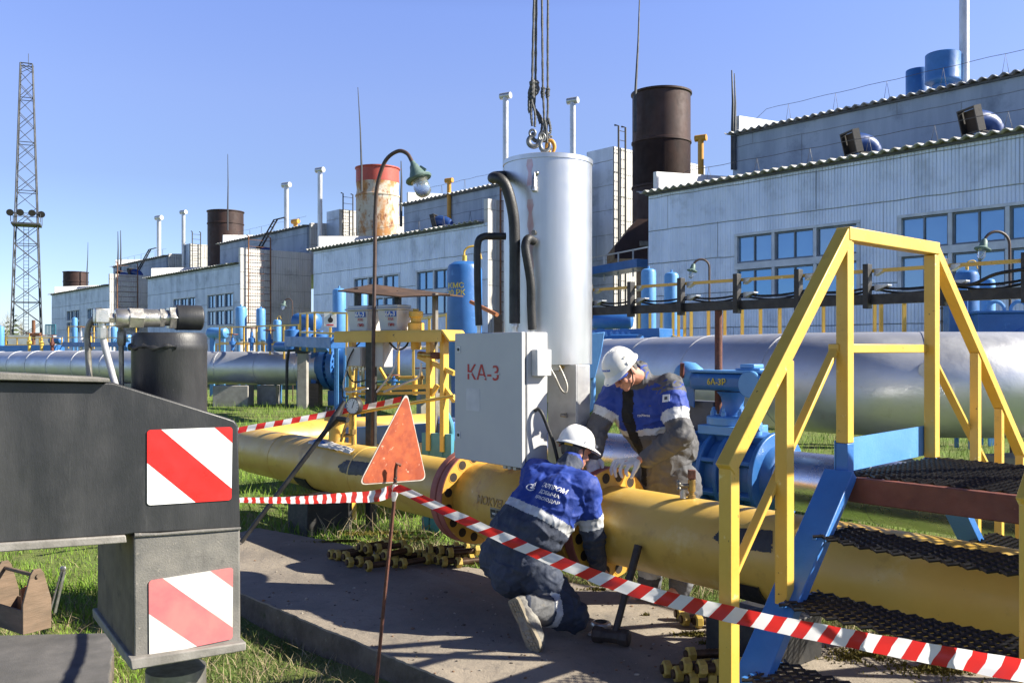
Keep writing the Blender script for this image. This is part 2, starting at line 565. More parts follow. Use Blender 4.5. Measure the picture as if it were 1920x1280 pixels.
def frame(o, x, z=ZUP):
    """matrix with origin o, local x along x, z up"""
    x, z = V(x).normalized(), V(z).normalized()
    y = z.cross(x).normalized()
    z = x.cross(y)
    m = MX((x, y, z)).transposed().to_4x4()
    m.translation = V(o)
    return m


def smoothpath(pts, n=10):
    """catmull-rom through points"""
    P = [V(p) for p in pts]
    out = []
    for i in range(len(P) - 1):
        a = P[i - 1] if i else P[0] * 2 - P[1]
        b, c = P[i], P[i + 1]
        d = P[i + 2] if i + 2 < len(P) else c * 2 - b
        for k in range(n):
            t = k / n
            out.append(.5 * ((2 * b) + (c - a) * t + (2 * a - 5 * b + 4 * c - d) * t * t + (3 * b - a - 3 * c + d) * t ** 3))
    out.append(P[-1])
    return out


def text(name, s, size, M0, mat_, parent=None, ext=.001, bold=0.0, project=None, shear=0, sx=1.0):
    """lettering as a thin mesh; M0: text plane (x right, y up, z out of the surface)"""
    cu = bpy.data.curves.new('t', 'FONT')
    cu.body = s
    cu.size = size
    cu.align_x = 'CENTER'
    cu.align_y = 'CENTER'
    cu.extrude = ext
    cu.offset = bold
    cu.shear = shear
    ob = bpy.data.objects.new('t', cu)
    COL.objects.link(ob)
    dg = bpy.context.evaluated_depsgraph_get()
    me = bpy.data.meshes.new_from_object(ob.evaluated_get(dg))
    bpy.data.objects.remove(ob)
    mb = MB()
    vs = []
    for v in me.vertices:
        p = M0 @ V((v.co.x * sx, v.co.y, v.co.z))
        if project is not None:
            bvh, off = project
            d = -(M0.to_3x3() @ ZUP).normalized()
            h = bvh.ray_cast(p - d * .3, d)
            if h[0] is not None:
                p = h[0] - d * (off + v.co.z)
        vs.append(p)
    mb.add(vs, [tuple(p.vertices) for p in me.polygons])
    return mb.build(name, mat_, parent, smooth=False)


def bvh_of(*objs):
    vs, fs = [], []
    for o in objs:
        b = len(vs)
        vs += [WM[o] @ v.co for v in o.data.vertices]
        fs += [tuple(i + b for i in p.vertices) for p in o.data.polygons]
    return BVHTree.FromPolygons(vs, fs)
# ---------------------------------------------------------------- camera, sky, sun
cam = bpy.data.cameras.new('camera')
co = bpy.data.objects.new('camera', cam)
COL.objects.link(co)
co.location = (0, 0, EYE)
co.rotation_euler = (R(90), 0, 0)
cam.sensor_width = 36
cam.lens = F / 1920 * 36
cam.shift_y = (HY - 640) / 1920
cam.clip_start = .05
cam.clip_end = 3000
SC.camera = co
SUN_EL, SUN_AZ = R(34), R(95)                # from the right, a touch towards the camera
sdir = V((math.cos(SUN_EL) * math.sin(SUN_AZ), math.cos(SUN_EL) * math.cos(SUN_AZ), math.sin(SUN_EL)))
w = bpy.data.worlds.new('World')
SC.world = w
w.use_nodes = True
sk = w.node_tree.nodes.new('ShaderNodeTexSky')
sk.sky_type = 'NISHITA'
sk.sun_disc = False
sk.sun_elevation = SUN_EL
sk.sun_rotation = SUN_AZ
sk.altitude = 100
sk.air_density = 1.0
sk.dust_density = .35
sk.ozone_density = 3.0
bg = w.node_tree.nodes['Background']
bg.inputs['Strength'].default_value = .136
wn_ = w.node_tree.nodes
tcw = wn_.new('ShaderNodeTexCoord')
sep_ = wn_.new('ShaderNodeSeparateXYZ')
w.node_tree.links.new(tcw.outputs['Generated'], sep_.inputs[0])
rp = wn_.new('ShaderNodeValToRGB')             # clear spring sky: pale at the horizon, deep towards the zenith
w.node_tree.links.new(sep_.outputs[2], rp.inputs[0])
E_ = rp.color_ramp.elements
E_[0].position, E_[0].color = 0.0, (.45, .50, .68, 1)
E_[1].position, E_[1].color = 1.0, (.09, .11, .19, 1)
for ps, cl in ((.056, (.47, .50, .655, 1)), (.176, (.50, .465, .555, 1)), (.26, (.62, .545, .66, 1)), (.35, (.66, .595, .765, 1)), (.50, (.30, .28, .42, 1)), (.70, (.12, .14, .23, 1))):
    e_ = E_.new(ps)
    e_.color = cl
mx = wn_.new('ShaderNodeMix')
mx.data_type = 'RGBA'
mx.blend_type = 'MULTIPLY'
mx.inputs[0].default_value = 1.0
w.node_tree.links.new(sk.outputs[0], mx.inputs[6])
w.node_tree.links.new(rp.outputs[0], mx.inputs[7])
w.node_tree.links.new(mx.outputs[2], bg.inputs[0])
sl = bpy.data.lights.new('sun', 'SUN')
sl.energy = 5.0
sl.angle = R(.55)
sl.color = (1, .93, .80)
so = bpy.data.objects.new('sun', sl)
COL.objects.link(so)
so.rotation_euler = (-sdir).to_track_quat('-Z', 'Y').to_euler()
so.location = sdir * 50
SC.view_settings.view_transform = 'Standard'
SC.view_settings.look = 'None'
SC.view_settings.exposure = 1.25
SC.view_settings.gamma = 1
SC.cycles.max_bounces = 6
SC.cycles.use_denoising = True

# ---------------------------------------------------------------- ground and slabs
k = NT('grass_ground')
n1, n2 = k.noise(.35, 8, .65), k.noise(9, 8, .7)
c = k.mix(k.rng(n1, .40, .62), (.11, .19, .022), (.18, .20, .05))
c = k.mix(k.rng(n2, .5, .72), c, (.060, .062, .020))
c = k.mix(k.rng(k.noise(1.3, 6), .60, .72), c, (.20, .165, .10))
k.link(c, k.b.inputs['Base Color'])
k.b.inputs['Roughness'].default_value = .95
k.link(k.bump(k.noise(40, 8, .7), .8, .05), k.b.inputs['Normal'])
M['ground'] = k.m
g = MB()
xs = [-900, -300, -120] + [x * 1.5 for x in range(-36, 37)] + [120, 300, 900]
ys = [-40] + [y * 1.5 for y in range(-2, 60)] + [110, 160, 300, 900]
vs = []
for y in ys:
    for x in xs:
        d_ = (x + .35 * 1.085) * .77 + (y - 4.56 * 1.085) * .638      # in front of the slab the grass lies lower
        h = GF + (GZ - GF) * min(1, max(0, (d_ - .15) / 1.0))
        d = math.hypot(x, y)
        if 3 < d < 90:
            h += .05 * NZ.noise(V((x * .35, y * .35, 0))) + (.05 * NZ.noise(V((x * .9, y * .9, 5))) if d < 25 else 0) - .02
        vs.append((x, y, h))
nx = len(xs)
g.add(vs, [(j * nx + i, j * nx + i + 1, (j + 1) * nx + i + 1, (j + 1) * nx + i) for j in range(len(ys) - 1) for i in range(nx - 1)])
tag(g.build('ground', M['ground'], M0=MX()), kind='structure')

k = NT('slab_concrete')
n1 = k.noise(1.1, 9, .66)
c = k.mix(k.rng(n1, .36, .64), (.30, .255, .20), (.19, .163, .132))
c = k.mix(k.rng(k.noise(14, 9, .7), .55, .72), c, (.16, .14, .12))
c = k.mix(k.rng(k.noise(150, 4, .7), .66, .72), c, (.50, .47, .42))
c = k.mix(k.rng(k.noise(.9, 7, .6, k.mapping((1, 1, 1), (0, 0, 1))), .60, .70, 0, .7), c, (.12, .11, .10))
k.link(c, k.b.inputs['Base Color'])
k.b.inputs['Roughness'].default_value = .95
b1 = k.bump(k.noise(110, 8, .7), .7, .008)
b1 = k.bump(k.noise(9, 8, .6), .5, .03, b1)
k.link(b1, k.b.inputs['Normal'])
M['slab'] = k.m


M['slabside'] = mat('slab_side_shaded', (.15, .125, .10), (.085, .07, .055), sc=7, rough=.95, bump=.8, bsc=60, bd=.02, spots=(((.26, .235, .2), 16, .62, .12), ((.06, .065, .025), 5, .6, .1)))  # slab sides: shade painted in as a darker brown


def slab(name, poly, z0, z1, seed, smat=None):
    """concrete slab with a crumbled top edge"""
    mb = MB()
    out = []
    n = len(poly)
    for i in range(n):
        a, b = V(poly[i]), V(poly[(i + 1) % n])
        m = max(2, int((b - a).length / .025))
        nrm = V((-(b - a).y, (b - a).x)).normalized()
        for j in range(m):
            p = a.lerp(b, j / m)
            q = .010 * NZ.noise(V((p.x * 9, p.y * 9, seed))) + .008 * NZ.noise(V((p.x * 40, p.y * 40, seed)))
            out.append((p + nrm * q))
    N = len(out)
    cx = sum((p.x for p in out)) / N
    cy = sum((p.y for p in out)) / N

    def ring(ins, z, nz):
        r = []
        for p in out:
            d = V((cx - p.x, cy - p.y)).normalized()
            r.append((p.x + d.x * ins, p.y + d.y * ins, z + nz * NZ.noise(V((p.x * 14, p.y * 14, seed + 3)))))
        return r
    rings = [ring(0, z0, 0), ring(-.004, z1 - .05, 0), ring(0, z1 - .010, .006), ring(.006, z1 - .001, .003), ring(.014, z1, 0)]
    vs = [p for r in rings for p in r]
    fs = []
    for r in range(len(rings) - 1):
        for i in range(N):
            j = (i + 1) % N
            fs.append((r * N + i, r * N + j, (r + 1) * N + j, (r + 1) * N + i))
    fs.append(tuple(4 * N + i for i in range(N)))
    mb.add(vs, fs)
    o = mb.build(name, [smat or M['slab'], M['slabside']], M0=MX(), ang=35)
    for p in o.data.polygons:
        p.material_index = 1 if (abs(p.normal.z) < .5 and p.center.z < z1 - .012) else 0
    return tag(o, kind='structure')


SLAB = [(-2.95, 7.33), (-1.85, 6.16), (-.35, 4.56), (1.35, 2.75), (3.0, 4.2), (1.50, 5.80), (.50, 6.38), (-.75, 7.15), (-1.67, 7.9), (-2.35, 8.4)]
SLAB = [(x * 1.085, y * 1.085) for x, y in SLAB]
slab('concrete_slab', SLAB, GF - .12, SZ, 1)
slab('asphalt_pad', [(x * 1.085, y * 1.085) for x, y in ((-4.4, 5.2), (-4.0, 3.0), (-2.0, 3.2), (-2.02, 4.55), (-2.35, 5.35))], GF - .1, SZ - .02, 4, M['asphalt'])


def inpoly(x, y, P):
    r = False
    j = len(P) - 1
    for i in range(len(P)):
        if (P[i][1] > y) != (P[j][1] > y) and x < (P[j][0] - P[i][0]) * (y - P[i][1]) / (P[j][1] - P[i][1]) + P[i][0]:
            r = not r
        j = i
    return r


# ---------------------------------------------------------------- grass
def grassmat(name, a, b, dry, dryth):
    k = NT(name)
    c = k.mix(k.rng(k.noise(3.0, 6, .7), .38, .62), a, b)
    c = k.mix(k.rng(k.noise(70, 3, .6), dryth, dryth + .08), c, dry)
    k.link(c, k.b.inputs['Base Color'])
    k.b.inputs['Roughness'].default_value = .65
    k.b.inputs['Specular IOR Level'].default_value = .25
    return k.m


M['grass'] = grassmat('grass_blades', (.12, .26, .018), (.19, .28, .032), (.30, .25, .12), .60)
M['drygrass'] = grassmat('dry_grass', (.36, .30, .19), (.27, .21, .12), (.10, .14, .03), .60)


def blades(name, m, pts, h, wd, lean, seed):
    rng = np.random.default_rng(seed)
    P = np.array(pts, dtype=float)
    n = len(P)
    a = rng.uniform(0, 2 * PI, n)
    hh = h * rng.uniform(.4, 1.25, n) * P[:, 3]
    ww = wd * rng.uniform(.6, 1.3, n) * P[:, 3] ** .5
    ln = lean * rng.uniform(.1, 1.3, n) * hh
    b = rng.uniform(0, 2 * PI, n)
    dx, dy = np.cos(a) * ww, np.sin(a) * ww
    lx, ly = np.cos(b) * ln, np.sin(b) * ln
    vs = np.zeros((n, 5, 3))
    base = P[:, :3]
    vs[:, 0] = base + np.stack([-dx, -dy, np.zeros(n)], 1)
    vs[:, 1] = base + np.stack([dx, dy, np.zeros(n)], 1)
    vs[:, 2] = base + np.stack([dx * .8 + lx * .3, dy * .8 + ly * .3, hh * .55], 1)
    vs[:, 3] = base + np.stack([-dx * .8 + lx * .3, -dy * .8 + ly * .3, hh * .55], 1)
    vs[:, 4] = base + np.stack([lx, ly, hh], 1)
    i = np.arange(n) * 5
    me = bpy.data.meshes.new(name)
    me.vertices.add(n * 5)
    me.vertices.foreach_set('co', vs.ravel())
    q = np.stack([i, i + 1, i + 2, i + 3], 1)
    t = np.stack([i + 3, i + 2, i + 4], 1)
    loops = np.concatenate([q.ravel(), t.ravel()])
    me.loops.add(len(loops))
    me.loops.foreach_set('vertex_index', loops)
    me.polygons.add(2 * n)
    st = np.concatenate([np.arange(n) * 4, 4 * n + np.arange(n) * 3])
    me.polygons.foreach_set('loop_start', st)
    me.update(calc_edges=True)
    me.validate()
    me.materials.append(m)
    o = bpy.data.objects.new(name, me)
    COL.objects.link(o)
    WM[o] = MX()
    return tag(o, kind='stuff')


def scatter(n, x0, x1, y0, y1, size=1.0, clump=.0, keep=None, z=GZ - .015):
    out = []
    rr = random.Random(n)
    while len(out) < n:
        y = y0 + (y1 - y0) * rr.random() ** 1.3
        x = rr.uniform(x0, x1)
        if inpoly(x, y, SLAB):
            continue
        if keep and not keep(x, y):
            continue
        if NZ.noise(V((x * 1.1, y * 1.1, 2))) + .35 * NZ.noise(V((x * 5, y * 5, 7))) < clump:
            continue
        d_ = (x + .38) * .77 + (y - 4.95) * .638
        out.append((x, y, z + (GF - GZ) * (1 - min(1, max(0, (d_ - .15) / 1.0))), size * rr.uniform(.6, 1.2)))
    return out


inview = lambda x, y: abs(x) < y * .60 + .3
near = scatter(30000, -4.5, 4.5, 3.6, 7.6, 1.0, -.4, inview)
mid = scatter(40000, -8.5, 8.5, 7.4, 14, 1.0, -.45, inview)
far = scatter(30000, -18, 12, 13, 36, 1.7, -.5, inview)
M['grassdk'] = grassmat('near_grass_shaded', (.055, .115, .013), (.095, .140, .028), (.22, .17, .08), .54)  # near grass: shade put into a darker green
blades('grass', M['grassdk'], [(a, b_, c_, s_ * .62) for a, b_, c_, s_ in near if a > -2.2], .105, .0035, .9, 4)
blades('grass', M['grass'], [(a, b_, c_, s_ * (.62 if b_ < 6.6 else 1)) for a, b_, c_, s_ in [q for q in near if q[0] <= -2.2] + mid + far], .105, .0035, .75, 5)
dry = scatter(6000, -4.2, .4, 3.6, 7.2, .8, -.2, inview)
dry += scatter(4200, .5, 3.2, 5.7, 7.6, .75, -.35, inview)
dry += scatter(1600, -1.5, .5, 7.0, 8.6, 1.0, -.3, inview)
dry += scatter(3000, -7, 7, 8, 22, 1.3, .1, inview)
blades('dry_grass', M['drygrass'], dry, .12, .003, 1.6, 6)
# moss patches on the slab
M['moss'] = mat('moss', (.22, .19, .022), (.13, .10, .02), sc=30, rough=1, bump=1.0, bsc=160, bd=.02, spots=(((.35, .30, .05), 70, .6, .1),))
mp = []
rr = random.Random(3)
for (px, py, n, sx, sy) in ((700, 1000, 1500, .30, .10), (645, 1015, 900, .30, .05), (770, 1010, 700, .25, .08), (1300, 1190, 1100, .10, .035),
                            (1340, 1205, 800, .09, .03), (1210, 1153, 90, .02, .01), (1150, 1105, 900, .22, .035), (1620, 1230, 1500, .35, .16),
                            (1760, 1255, 1500, .30, .16)):
    c = gx(px, py)
    for i in range(n):
        a, r_ = rr.uniform(0, 2 * PI), abs(rr.gauss(0, .55))
        x, y = c.x + math.cos(a) * r_ * sx, c.y + math.sin(a) * r_ * sy
        if NZ.noise(V((x * 9, y * 9, 1))) > -.25:
            mp.append((x, y, SZ - .002, rr.uniform(.5, 1.2)))
blades('moss', M['moss'], mp, .022, .006, .9, 9)
# bare twigs and old stalks behind the slab
mb = MB()
for i in range(90):
    c = gx(rr.uniform(600, 830), rr.uniform(985, 1012), SZ - .05) if i < 70 else gx(rr.uniform(1300, 1420), rr.uniform(1085, 1130), GZ)
    d = V((rr.uniform(-.22, .22), rr.uniform(-.15, .15), rr.uniform(.05, .34)))
    mb.tube([c, c + d * .5 + V((rr.uniform(-.03, .03), 0, .02)), c + d], [.0035, .003, .0012], 5)
tag(mb.build('dead_stalks', M['drygrass']), kind='stuff')

# grit, clods and bits of bark lying on the slab
mb = MB()
for i in range(420):
    c = gx(rr.uniform(470, 1400), rr.uniform(1020, 1275))
    if not inpoly(c.x, c.y, SLAB):
        continue
    q = rr.uniform(.003, .009) * (1.8 if rr.random() < .08 else 1)
    mb.sph(c + V((0, 0, q * .3)), q, (rr.uniform(.7, 1.5), rr.uniform(.7, 1.3), rr.uniform(.4, .8)), 6, 4, MX.Rotation(rr.uniform(0, 6), 3, 'Z'), mi=i % 3)
M['grit1'] = mat('grit_pale', (.36, .32, .26), sc=9, rough=.95)
M['grit2'] = mat('grit_dark', (.10, .085, .07), sc=9, rough=.95)
M['grit3'] = mat('grit_bark', (.20, .12, .07), sc=9, rough=.95)
tag(mb.build('grit', [M['grit1'], M['grit2'], M['grit3']]), kind='stuff')

# ---------------------------------------------------------------- far wood
mb = MB()
rr = random.Random(21)
for i in range(330):
    y = rr.uniform(190, 260)
    px = rr.uniform(-120, 330)
    b = at(px, 655, y)
    b.z = GZ
    h = rr.uniform(4.5, 10) * (.8 + .5 * NZ.noise(V((px * .02, 0, 0))))
    kind = rr.random()
    if kind < .55:
        for t in range(9):
            z = h * (.12 + .88 * t / 9)
            r_ = (1 - t / 9.5) * h * .19 + .12
            for q in range(7):
                a = rr.uniform(0, 2 * PI)
                e = V((math.cos(a), math.sin(a), -.35)) * r_
                sd = V((-math.sin(a), math.cos(a), 0)) * r_ * .35
                mb.poly([b + V((0, 0, z + .25)), b + V((0, 0, z)) + e + sd, b + V((0, 0, z)) + e - sd], 0)
    else:
        mb.tube([b, b + V((rr.uniform(-.3, .3), 0, h))], [.09, .03], 4, mi=1)
        for q in range(16):
            z = h * rr.uniform(.3, 1)
            a = rr.uniform(0, 2 * PI)
            e = V((math.cos(a), math.sin(a), 1.3)) * h * .13
            mb.tube([b + V((0, 0, z)), b + V((0, 0, z)) + e], [.035, .012], 3, mi=1)
M['conifer'] = mat('conifer', (.055, .085, .03), (.10, .12, .05), sc=.4, rough=.9)
M['birch'] = mat('bare_birch', (.30, .27, .20), (.20, .18, .13), sc=.4, rough=.9)
tag(mb.build('distant_wood', [M['conifer'], M['birch']], M0=MX(), smooth=False), kind='stuff')

# ---------------------------------------------------------------- the compressor halls
RV = V((.654, -.756, 0)).normalized()
BV = V((.756, .654, 0)).normalized()
P0 = V((5.12, 34.0, 0))


def roofsheet(mb, x0, x1, y0, z0, y1, z1, pitch, amp=.03, th=.025):
    n = int((x1 - x0) / pitch * 6)
    vs = []
    for i in range(n + 1):
        x = x0 + (x1 - x0) * i / n
        a = amp * math.sin(2 * PI * x / pitch) + .012 * NZ.noise(V((x * .8, z0, 0)))
        vs += [(x, y0, z0 + a), (x, y1, z1 + a), (x, y0, z0 + a - th), (x, y1, z1 + a - th)]
    fs = []
    for i in range(n):
        o, p = i * 4, i * 4 + 4
        fs += [(o, p, p + 1, o + 1), (o + 2, o + 3, p + 3, p + 2), (o, o + 2, p + 2, p), (o + 1, p + 1, p + 3, o + 3)]
    mb.add(vs, fs)


HALLS = []


def hall(t, L, label, cl0, groups, clad, pitch, amp=.03):
    P = P0 - RV * t
    T = frame(P, RV)
    root = thing('compressor_hall', label, 'hall', T, 'corrugated halls in a row')
    HALLS.append((root, T))
    zw, d = 7.42, 5.3
    zt, zb = 5.56, 3.32
    # front wall pieces round the window openings
    mb = MB(T)
    xs = [0]
    for (a, nb) in groups:
        xs += [a, a + nb * 1.52]
    xs.append(L)
    th = .25
    mb.bb(0, L, 0, th, zt, zw)
    mb.bb(0, L, 0, th, GZ - .3, zb)
    for i in range(0, len(xs), 2):
        mb.bb(xs[i], xs[i + 1], 0, th, zb, zt)
    mb.bb(0, .25, th, d, GZ - .3, zw)
    mb.build('wall', clad, root)
    mb = MB(T)
    mb.prism([(L - .3, .003, GZ - .3), (L - .3, d, GZ - .3), (L - .3, d, 8.5), (L - .3, .003, 8.5)], (.302, 0, 0))
    mb.build('end_wall', M['endwall'], root)
    mb = MB(T)
    roofsheet(mb, -.3, L - .31, -.34, zw + .10, d - .01, 8.05, pitch, amp)
    rf = mb.build('roof', M['asbestos'], root)
    mb = MB(T)
    mb.bb(-.1, L - .32, -.10, .12, zw - .02, zw + .055)
    mb.build('eave_board', M['shaftdk'], rf)
    mb = MB(T)
    mb.prism([(.02, .25, 7.55), (.02, d - .02, 8.06), (.02, d - .02, 8.75), (.02, .25, 8.32)], (.16, 0, 0))
    mb.build('parapet', M['parapet'], root)
    mb = MB(T)
    zc = 10.45
    mb.bb(cl0, L - .6, d, 13, 7.0, zc)
    mb.build('clerestory', M['upper'], root)
    mb = MB(T)
    mb.prism([(L - .6, d + .15, 7), (L - .6, 13, 7), (L - .6, 13, 11.2), (L - .6, d + .15, 10.7)], (.3, 0, 0))
    mb.build('clerestory_end_wall', M['endwall'], root)
    mb = MB(T)
    roofsheet(mb, cl0 - .2, L - .61, d - .32, zc + .10, 13, 11.15, pitch, amp)
    r2 = mb.build('clerestory_roof', M['asbestos'], root)
    mb = MB(T)
    mb.bb(cl0 - .05, L - .62, d - .09, d + .1, zc - .03, zc + .05)
    mb.build('eave_board', M['shaftdk'], r2)
    mb = MB(T)
    mb.prism([(cl0 + .02, d + .2, zc + .1), (cl0 + .02, 12, 11.1), (cl0 + .02, 12, 11.8), (cl0 + .02, d + .2, 11.3)], (.16, 0, 0))
    mb.build('clerestory_parapet', M['parapet'], root)
    mb = MB(T)
    mb.bb(L - .3, L + 1.5, 6.7, 14, GZ - .3, 11.6)
    o = mb.build('shaft', [M['endwall'], M['facade2']], root)
    for p in o.data.polygons:
        p.material_index = 1 if p.normal.y < -.5 else 0
    # windows
    for (a, nb) in groups:
        for row in (0, 1):
            z0, z1 = (4.60, 5.50) if row else (3.38, 4.36)
            for b in range(nb):
                x0 = a + b * 1.52 + .06
                x1 = a + (b + 1) * 1.52 - .06
                f = MB(T)
                y0, y1 = .05, .15
                f.bb(x0, x1, y0, y1, z1 - .045, z1)
                f.bb(x0, x1, y0, y1, z0, z0 + .045)
                xm = (x0 + x1) / 2
                for q in (x0, xm - .022, x1 - .045):
                    f.bb(q, q + .045, y0, y1, z0 + .045, z1 - .045)
                w_ = f.build('window', M['sash'], root, smooth=False)
                g_ = MB(T)
                g_.bb(x0 + .01, x1 - .01, .10, .125, z0 + .01, z1 - .01)
                g_.build('pane', M['pane'], w_, smooth=False)
        f = MB(T)
        x0, x1 = a, a + nb * 1.52
        f.bb(x0, x1, -.02, .2, 4.37, 4.59)
        f.bb(x0, x1, -.025, .2, zt - .05, zt + .04)
        f.bb(x0, x1, -.05, .2, zb - .02, zb + .05)
        for b in range(nb + 1):
            xm = min(max(a + b * 1.52, x0 + .06), x1 - .06)
            f.bb(xm - .055, xm + .055, -.015, .2, 3.38, 4.365)
            f.bb(xm - .055, xm + .055, -.015, .2, 4.595, zt - .055)
        f.build('window_surround', M['winframe'], root)
        b_ = MB(T)
        b_.bb(x0, x1, .21, .24, zb, zt)
        b_.build('dark_interior', M['shaftdk'], root)
    return root, T


h1, T1 = hall(0, 18.5, 'nearest hall with ribbed silver-blue front and large windows behind the yellow stile', 0.0, [(3.84, 3), (9.57, 4)], M['facade'], .34, .05)
h2, T2 = hall(25.7, 16.2, 'second hall, seen between the white rust-streaked stack and the hanging silver cylinder', 1.6, [(4.5, 3), (10.5, 3)], M['facade'], .4, .05)
h3, T3 = hall(53.6, 17.8, 'third hall, whose shaded ribbed end wall stands left of the tall lamp pole', 2.0, [(5.6, 3), (12.2, 3)], M['facade2'], .5)
h4, T4 = hall(82.8, 19.4, 'farthest hall, small and pale beside the lattice mast', 3.2, [(5.6, 3), (12.6, 3)], M['facade2'], .6)


def ladder(T, x, y0, y1, z0, z1, label, m, rungs=True, hoops=False):
    t = thing('wall_ladder', label, 'ladder', T @ MX.Translation((x, (y0 + y1) / 2, z0)), 'ladders on the halls')
    for yy in (y0, y1):
        b = MB(T)
        b.tube([(x, yy, z0), (x, yy, z1), (x - .25, yy, z1 + .08)], .05, 6)
        b.build('stile', m, t)
    n = int((z1 - z0) / .45)
    for i in range(n):
        z = z0 + (i + .5) * (z1 - z0) / n
        b = MB(T)
        b.tube([(x, y0, z), (x, y1, z)], .018, 5)
        b.build('rung', m, t)
    return t


ladder(T3, 17.8 + .18, .5, 2.1, 3.4, 9.3, 'rust-brown wall ladder on the end of the third hall', M['rust'])
ladder(T4, 19.4 + .18, .6, 2.4, 3.4, 9.5, 'rust-brown wall ladder on the end of the farthest hall', M['rust'])
ladder(T2, 16.2 + .18, .6, 1.5, 2.2, 9.6, 'rust-brown wall ladder beside the hanging silver cylinder', M['rust'])
ladder(T2, 16.2 + 1.68, 6.9, 7.4, 3.4, 12.6, 'dark wall ladder on the pale shaft right of the silver cylinder', M['black'])
ladder(T3, 17.8 + 1.68, 6.9, 7.7, 8.6, 12.7, 'dark wall ladder on the shaft left of the white rust-streaked stack', M['black'])
ladder(T4, 19.4 + 1.68, 6.9, 7.7, 8.6, 12.7, 'dark wall ladder on the shaft left of the tall dark stack', M['black'])


def leanladder(T, x, label):
    t = thing('roof_ladder', label, 'ladder', T @ MX.Translation((x, 4.6, 8)), 'ladders on the halls')
    for dx in (-.3, .3):
        b = MB(T)
        b.tube([(x + dx - 1.2, 3.6, 7.95), (x + dx + .3, 5.0, 11.4), (x + dx + 1.1, 5.2, 11.45)], .06, 6)
        b.build('stile', M['black'], t)
    for i in range(9):
        f = (i + .5) / 9
        p = V((x - 1.2, 3.6, 7.95)).lerp(V((x + .3, 5.0, 11.4)), f)
        b = MB(T)
        b.tube([p - V((.3, 0, 0)), p + V((.3, 0, 0))], .03, 5)
        b.build('rung', M['black'], t)


leanladder(T3, 12.6, 'black ladder leaning on the upper wall of the third hall')
leanladder(T4, 15.0, 'black ladder leaning on the upper wall of the farthest hall')


def railwire(T, x0, x1, y, z0, z1, label):
    t = thing('roof_guard_rail', label, 'guard rail', T @ MX.Translation(((x0 + x1) / 2, y, z0)), 'thin guard rails on the roofs')
    b = MB(T)
    b.tube([(x0 - 1.2, y, z0 + .05)] + [(x0 + (x1 - x0) * i / 30, y, z1 + .015 * math.sin(i * 1.7)) for i in range(31)], .009, 4)
    b.build('wire', M['mast'], t)
    n = int((x1 - x0) / 1.9)
    for i in range(n):
        b = MB(T)
        x = x0 + (i + .5) * (x1 - x0) / n
        b.tube([(x - .13, y, z0), (x, y, z1), (x + .13, y, z0)], .010, 4)
        b.build('stand', M['mast'], t)


railwire(T1, 1.5, 17.5, .35, 7.55, 8.15, 'thin wire guard rail along the lower roof edge of the nearest hall')
railwire(T1, 1.4, 17.5, 5.6, 10.55, 11.35, 'thin wire guard rail along the upper roof edge of the nearest hall')
railwire(T2, 3, 15.5, .35, 7.55, 8.15, 'thin wire guard rail along the lower roof edge of the second hall')
railwire(T2, 4, 15.0, 5.6, 10.55, 11.3, 'thin wire guard rail along the upper roof edge of the second hall')
railwire(T3, 4, 16.5, 5.6, 10.55, 11.3, 'thin wire guard rail along the upper roof edge of the third hall')
railwire(T4, 4, 18, 5.6, 10.55, 11.3, 'thin wire guard rail along the upper roof edge of the farthest hall')


# roof blowers: a bent duct with a square dark mouth
def blower(T, x, y, z, s, label, rot=.6):
    W = T @ MX.Translation((x, y, z)) @ MX.Rotation(rot, 4, 'Z') @ MX.Scale(s * .72, 4)
    t = thing('roof_blower', label, 'blower', W, 'blue blowers on the roofs')
    b = MB(W)
    b.tube(smoothpath([(.55, 0, -.25), (.52, 0, .2), (.30, 0, .62), (-.15, 0, .78), (-.5, 0, .74)], 6), [.40] * 25, 18)
    b.build('duct', M['blower'], t)
    b = MB(W)
    rot_ = MX.Rotation(R(-14), 3, 'Y')
    for (dy, dz, sy, sz) in ((0, .5, 1.06, .06), (0, -.5, 1.06, .06), (.5, 0, .06, .94), (-.5, 0, .06, .94)):
        b.box(V((-.62, 0, .72)) + rot_ @ V((0, dy, dz)), .34, sy, sz, rot_)
    b.build('mouth', M['black'], t)
    b = MB(W)
    b.box((-.52, 0, .72), .03, .9, .9, rot_)
    b.build('grille', M['hole'], t)
    b = MB(W)
    for sy in (-.35, .35):
        b.bar((-.45, sy, .25), (-.15, sy, -.2), .05)
        b.bar((.85, sy, .2), (-.55, sy, .22), .06)
    b.build('bracket', M['black'], t)


blower(T1, 7.3, 2.3, 7.95, 1.0, 'blue roof blower with black square mouth, left of the two on the nearest hall', 1.05)
blower(T1, 11.1, 2.3, 7.95, 1.0, 'blue roof blower with black square mouth, upper right edge of the nearest hall', 1.05)
blower(T2, 9.3, 2.6, 7.9, 1.0, 'blue roof blower in the middle of the second hall')
blower(T2, 15.1, 2.6, 8.0, .9, 'dark roof blower at the right end of the second hall')
blower(T3, 16.4, 2.6, 8.0, 1.0, 'blue roof blower at the right end of the third hall')
blower(T3, 14.0, 2.6, 7.9, .9, 'dark roof blower just left of the ladder on the third hall')
blower(T4, 18.6, 2.6, 8.2, 1.1, 'blue roof blower at the right end of the farthest hall')
blower(T4, 15.4, 2.6, 8.1, 1.1, 'blue roof blower, left one on the farthest hall')

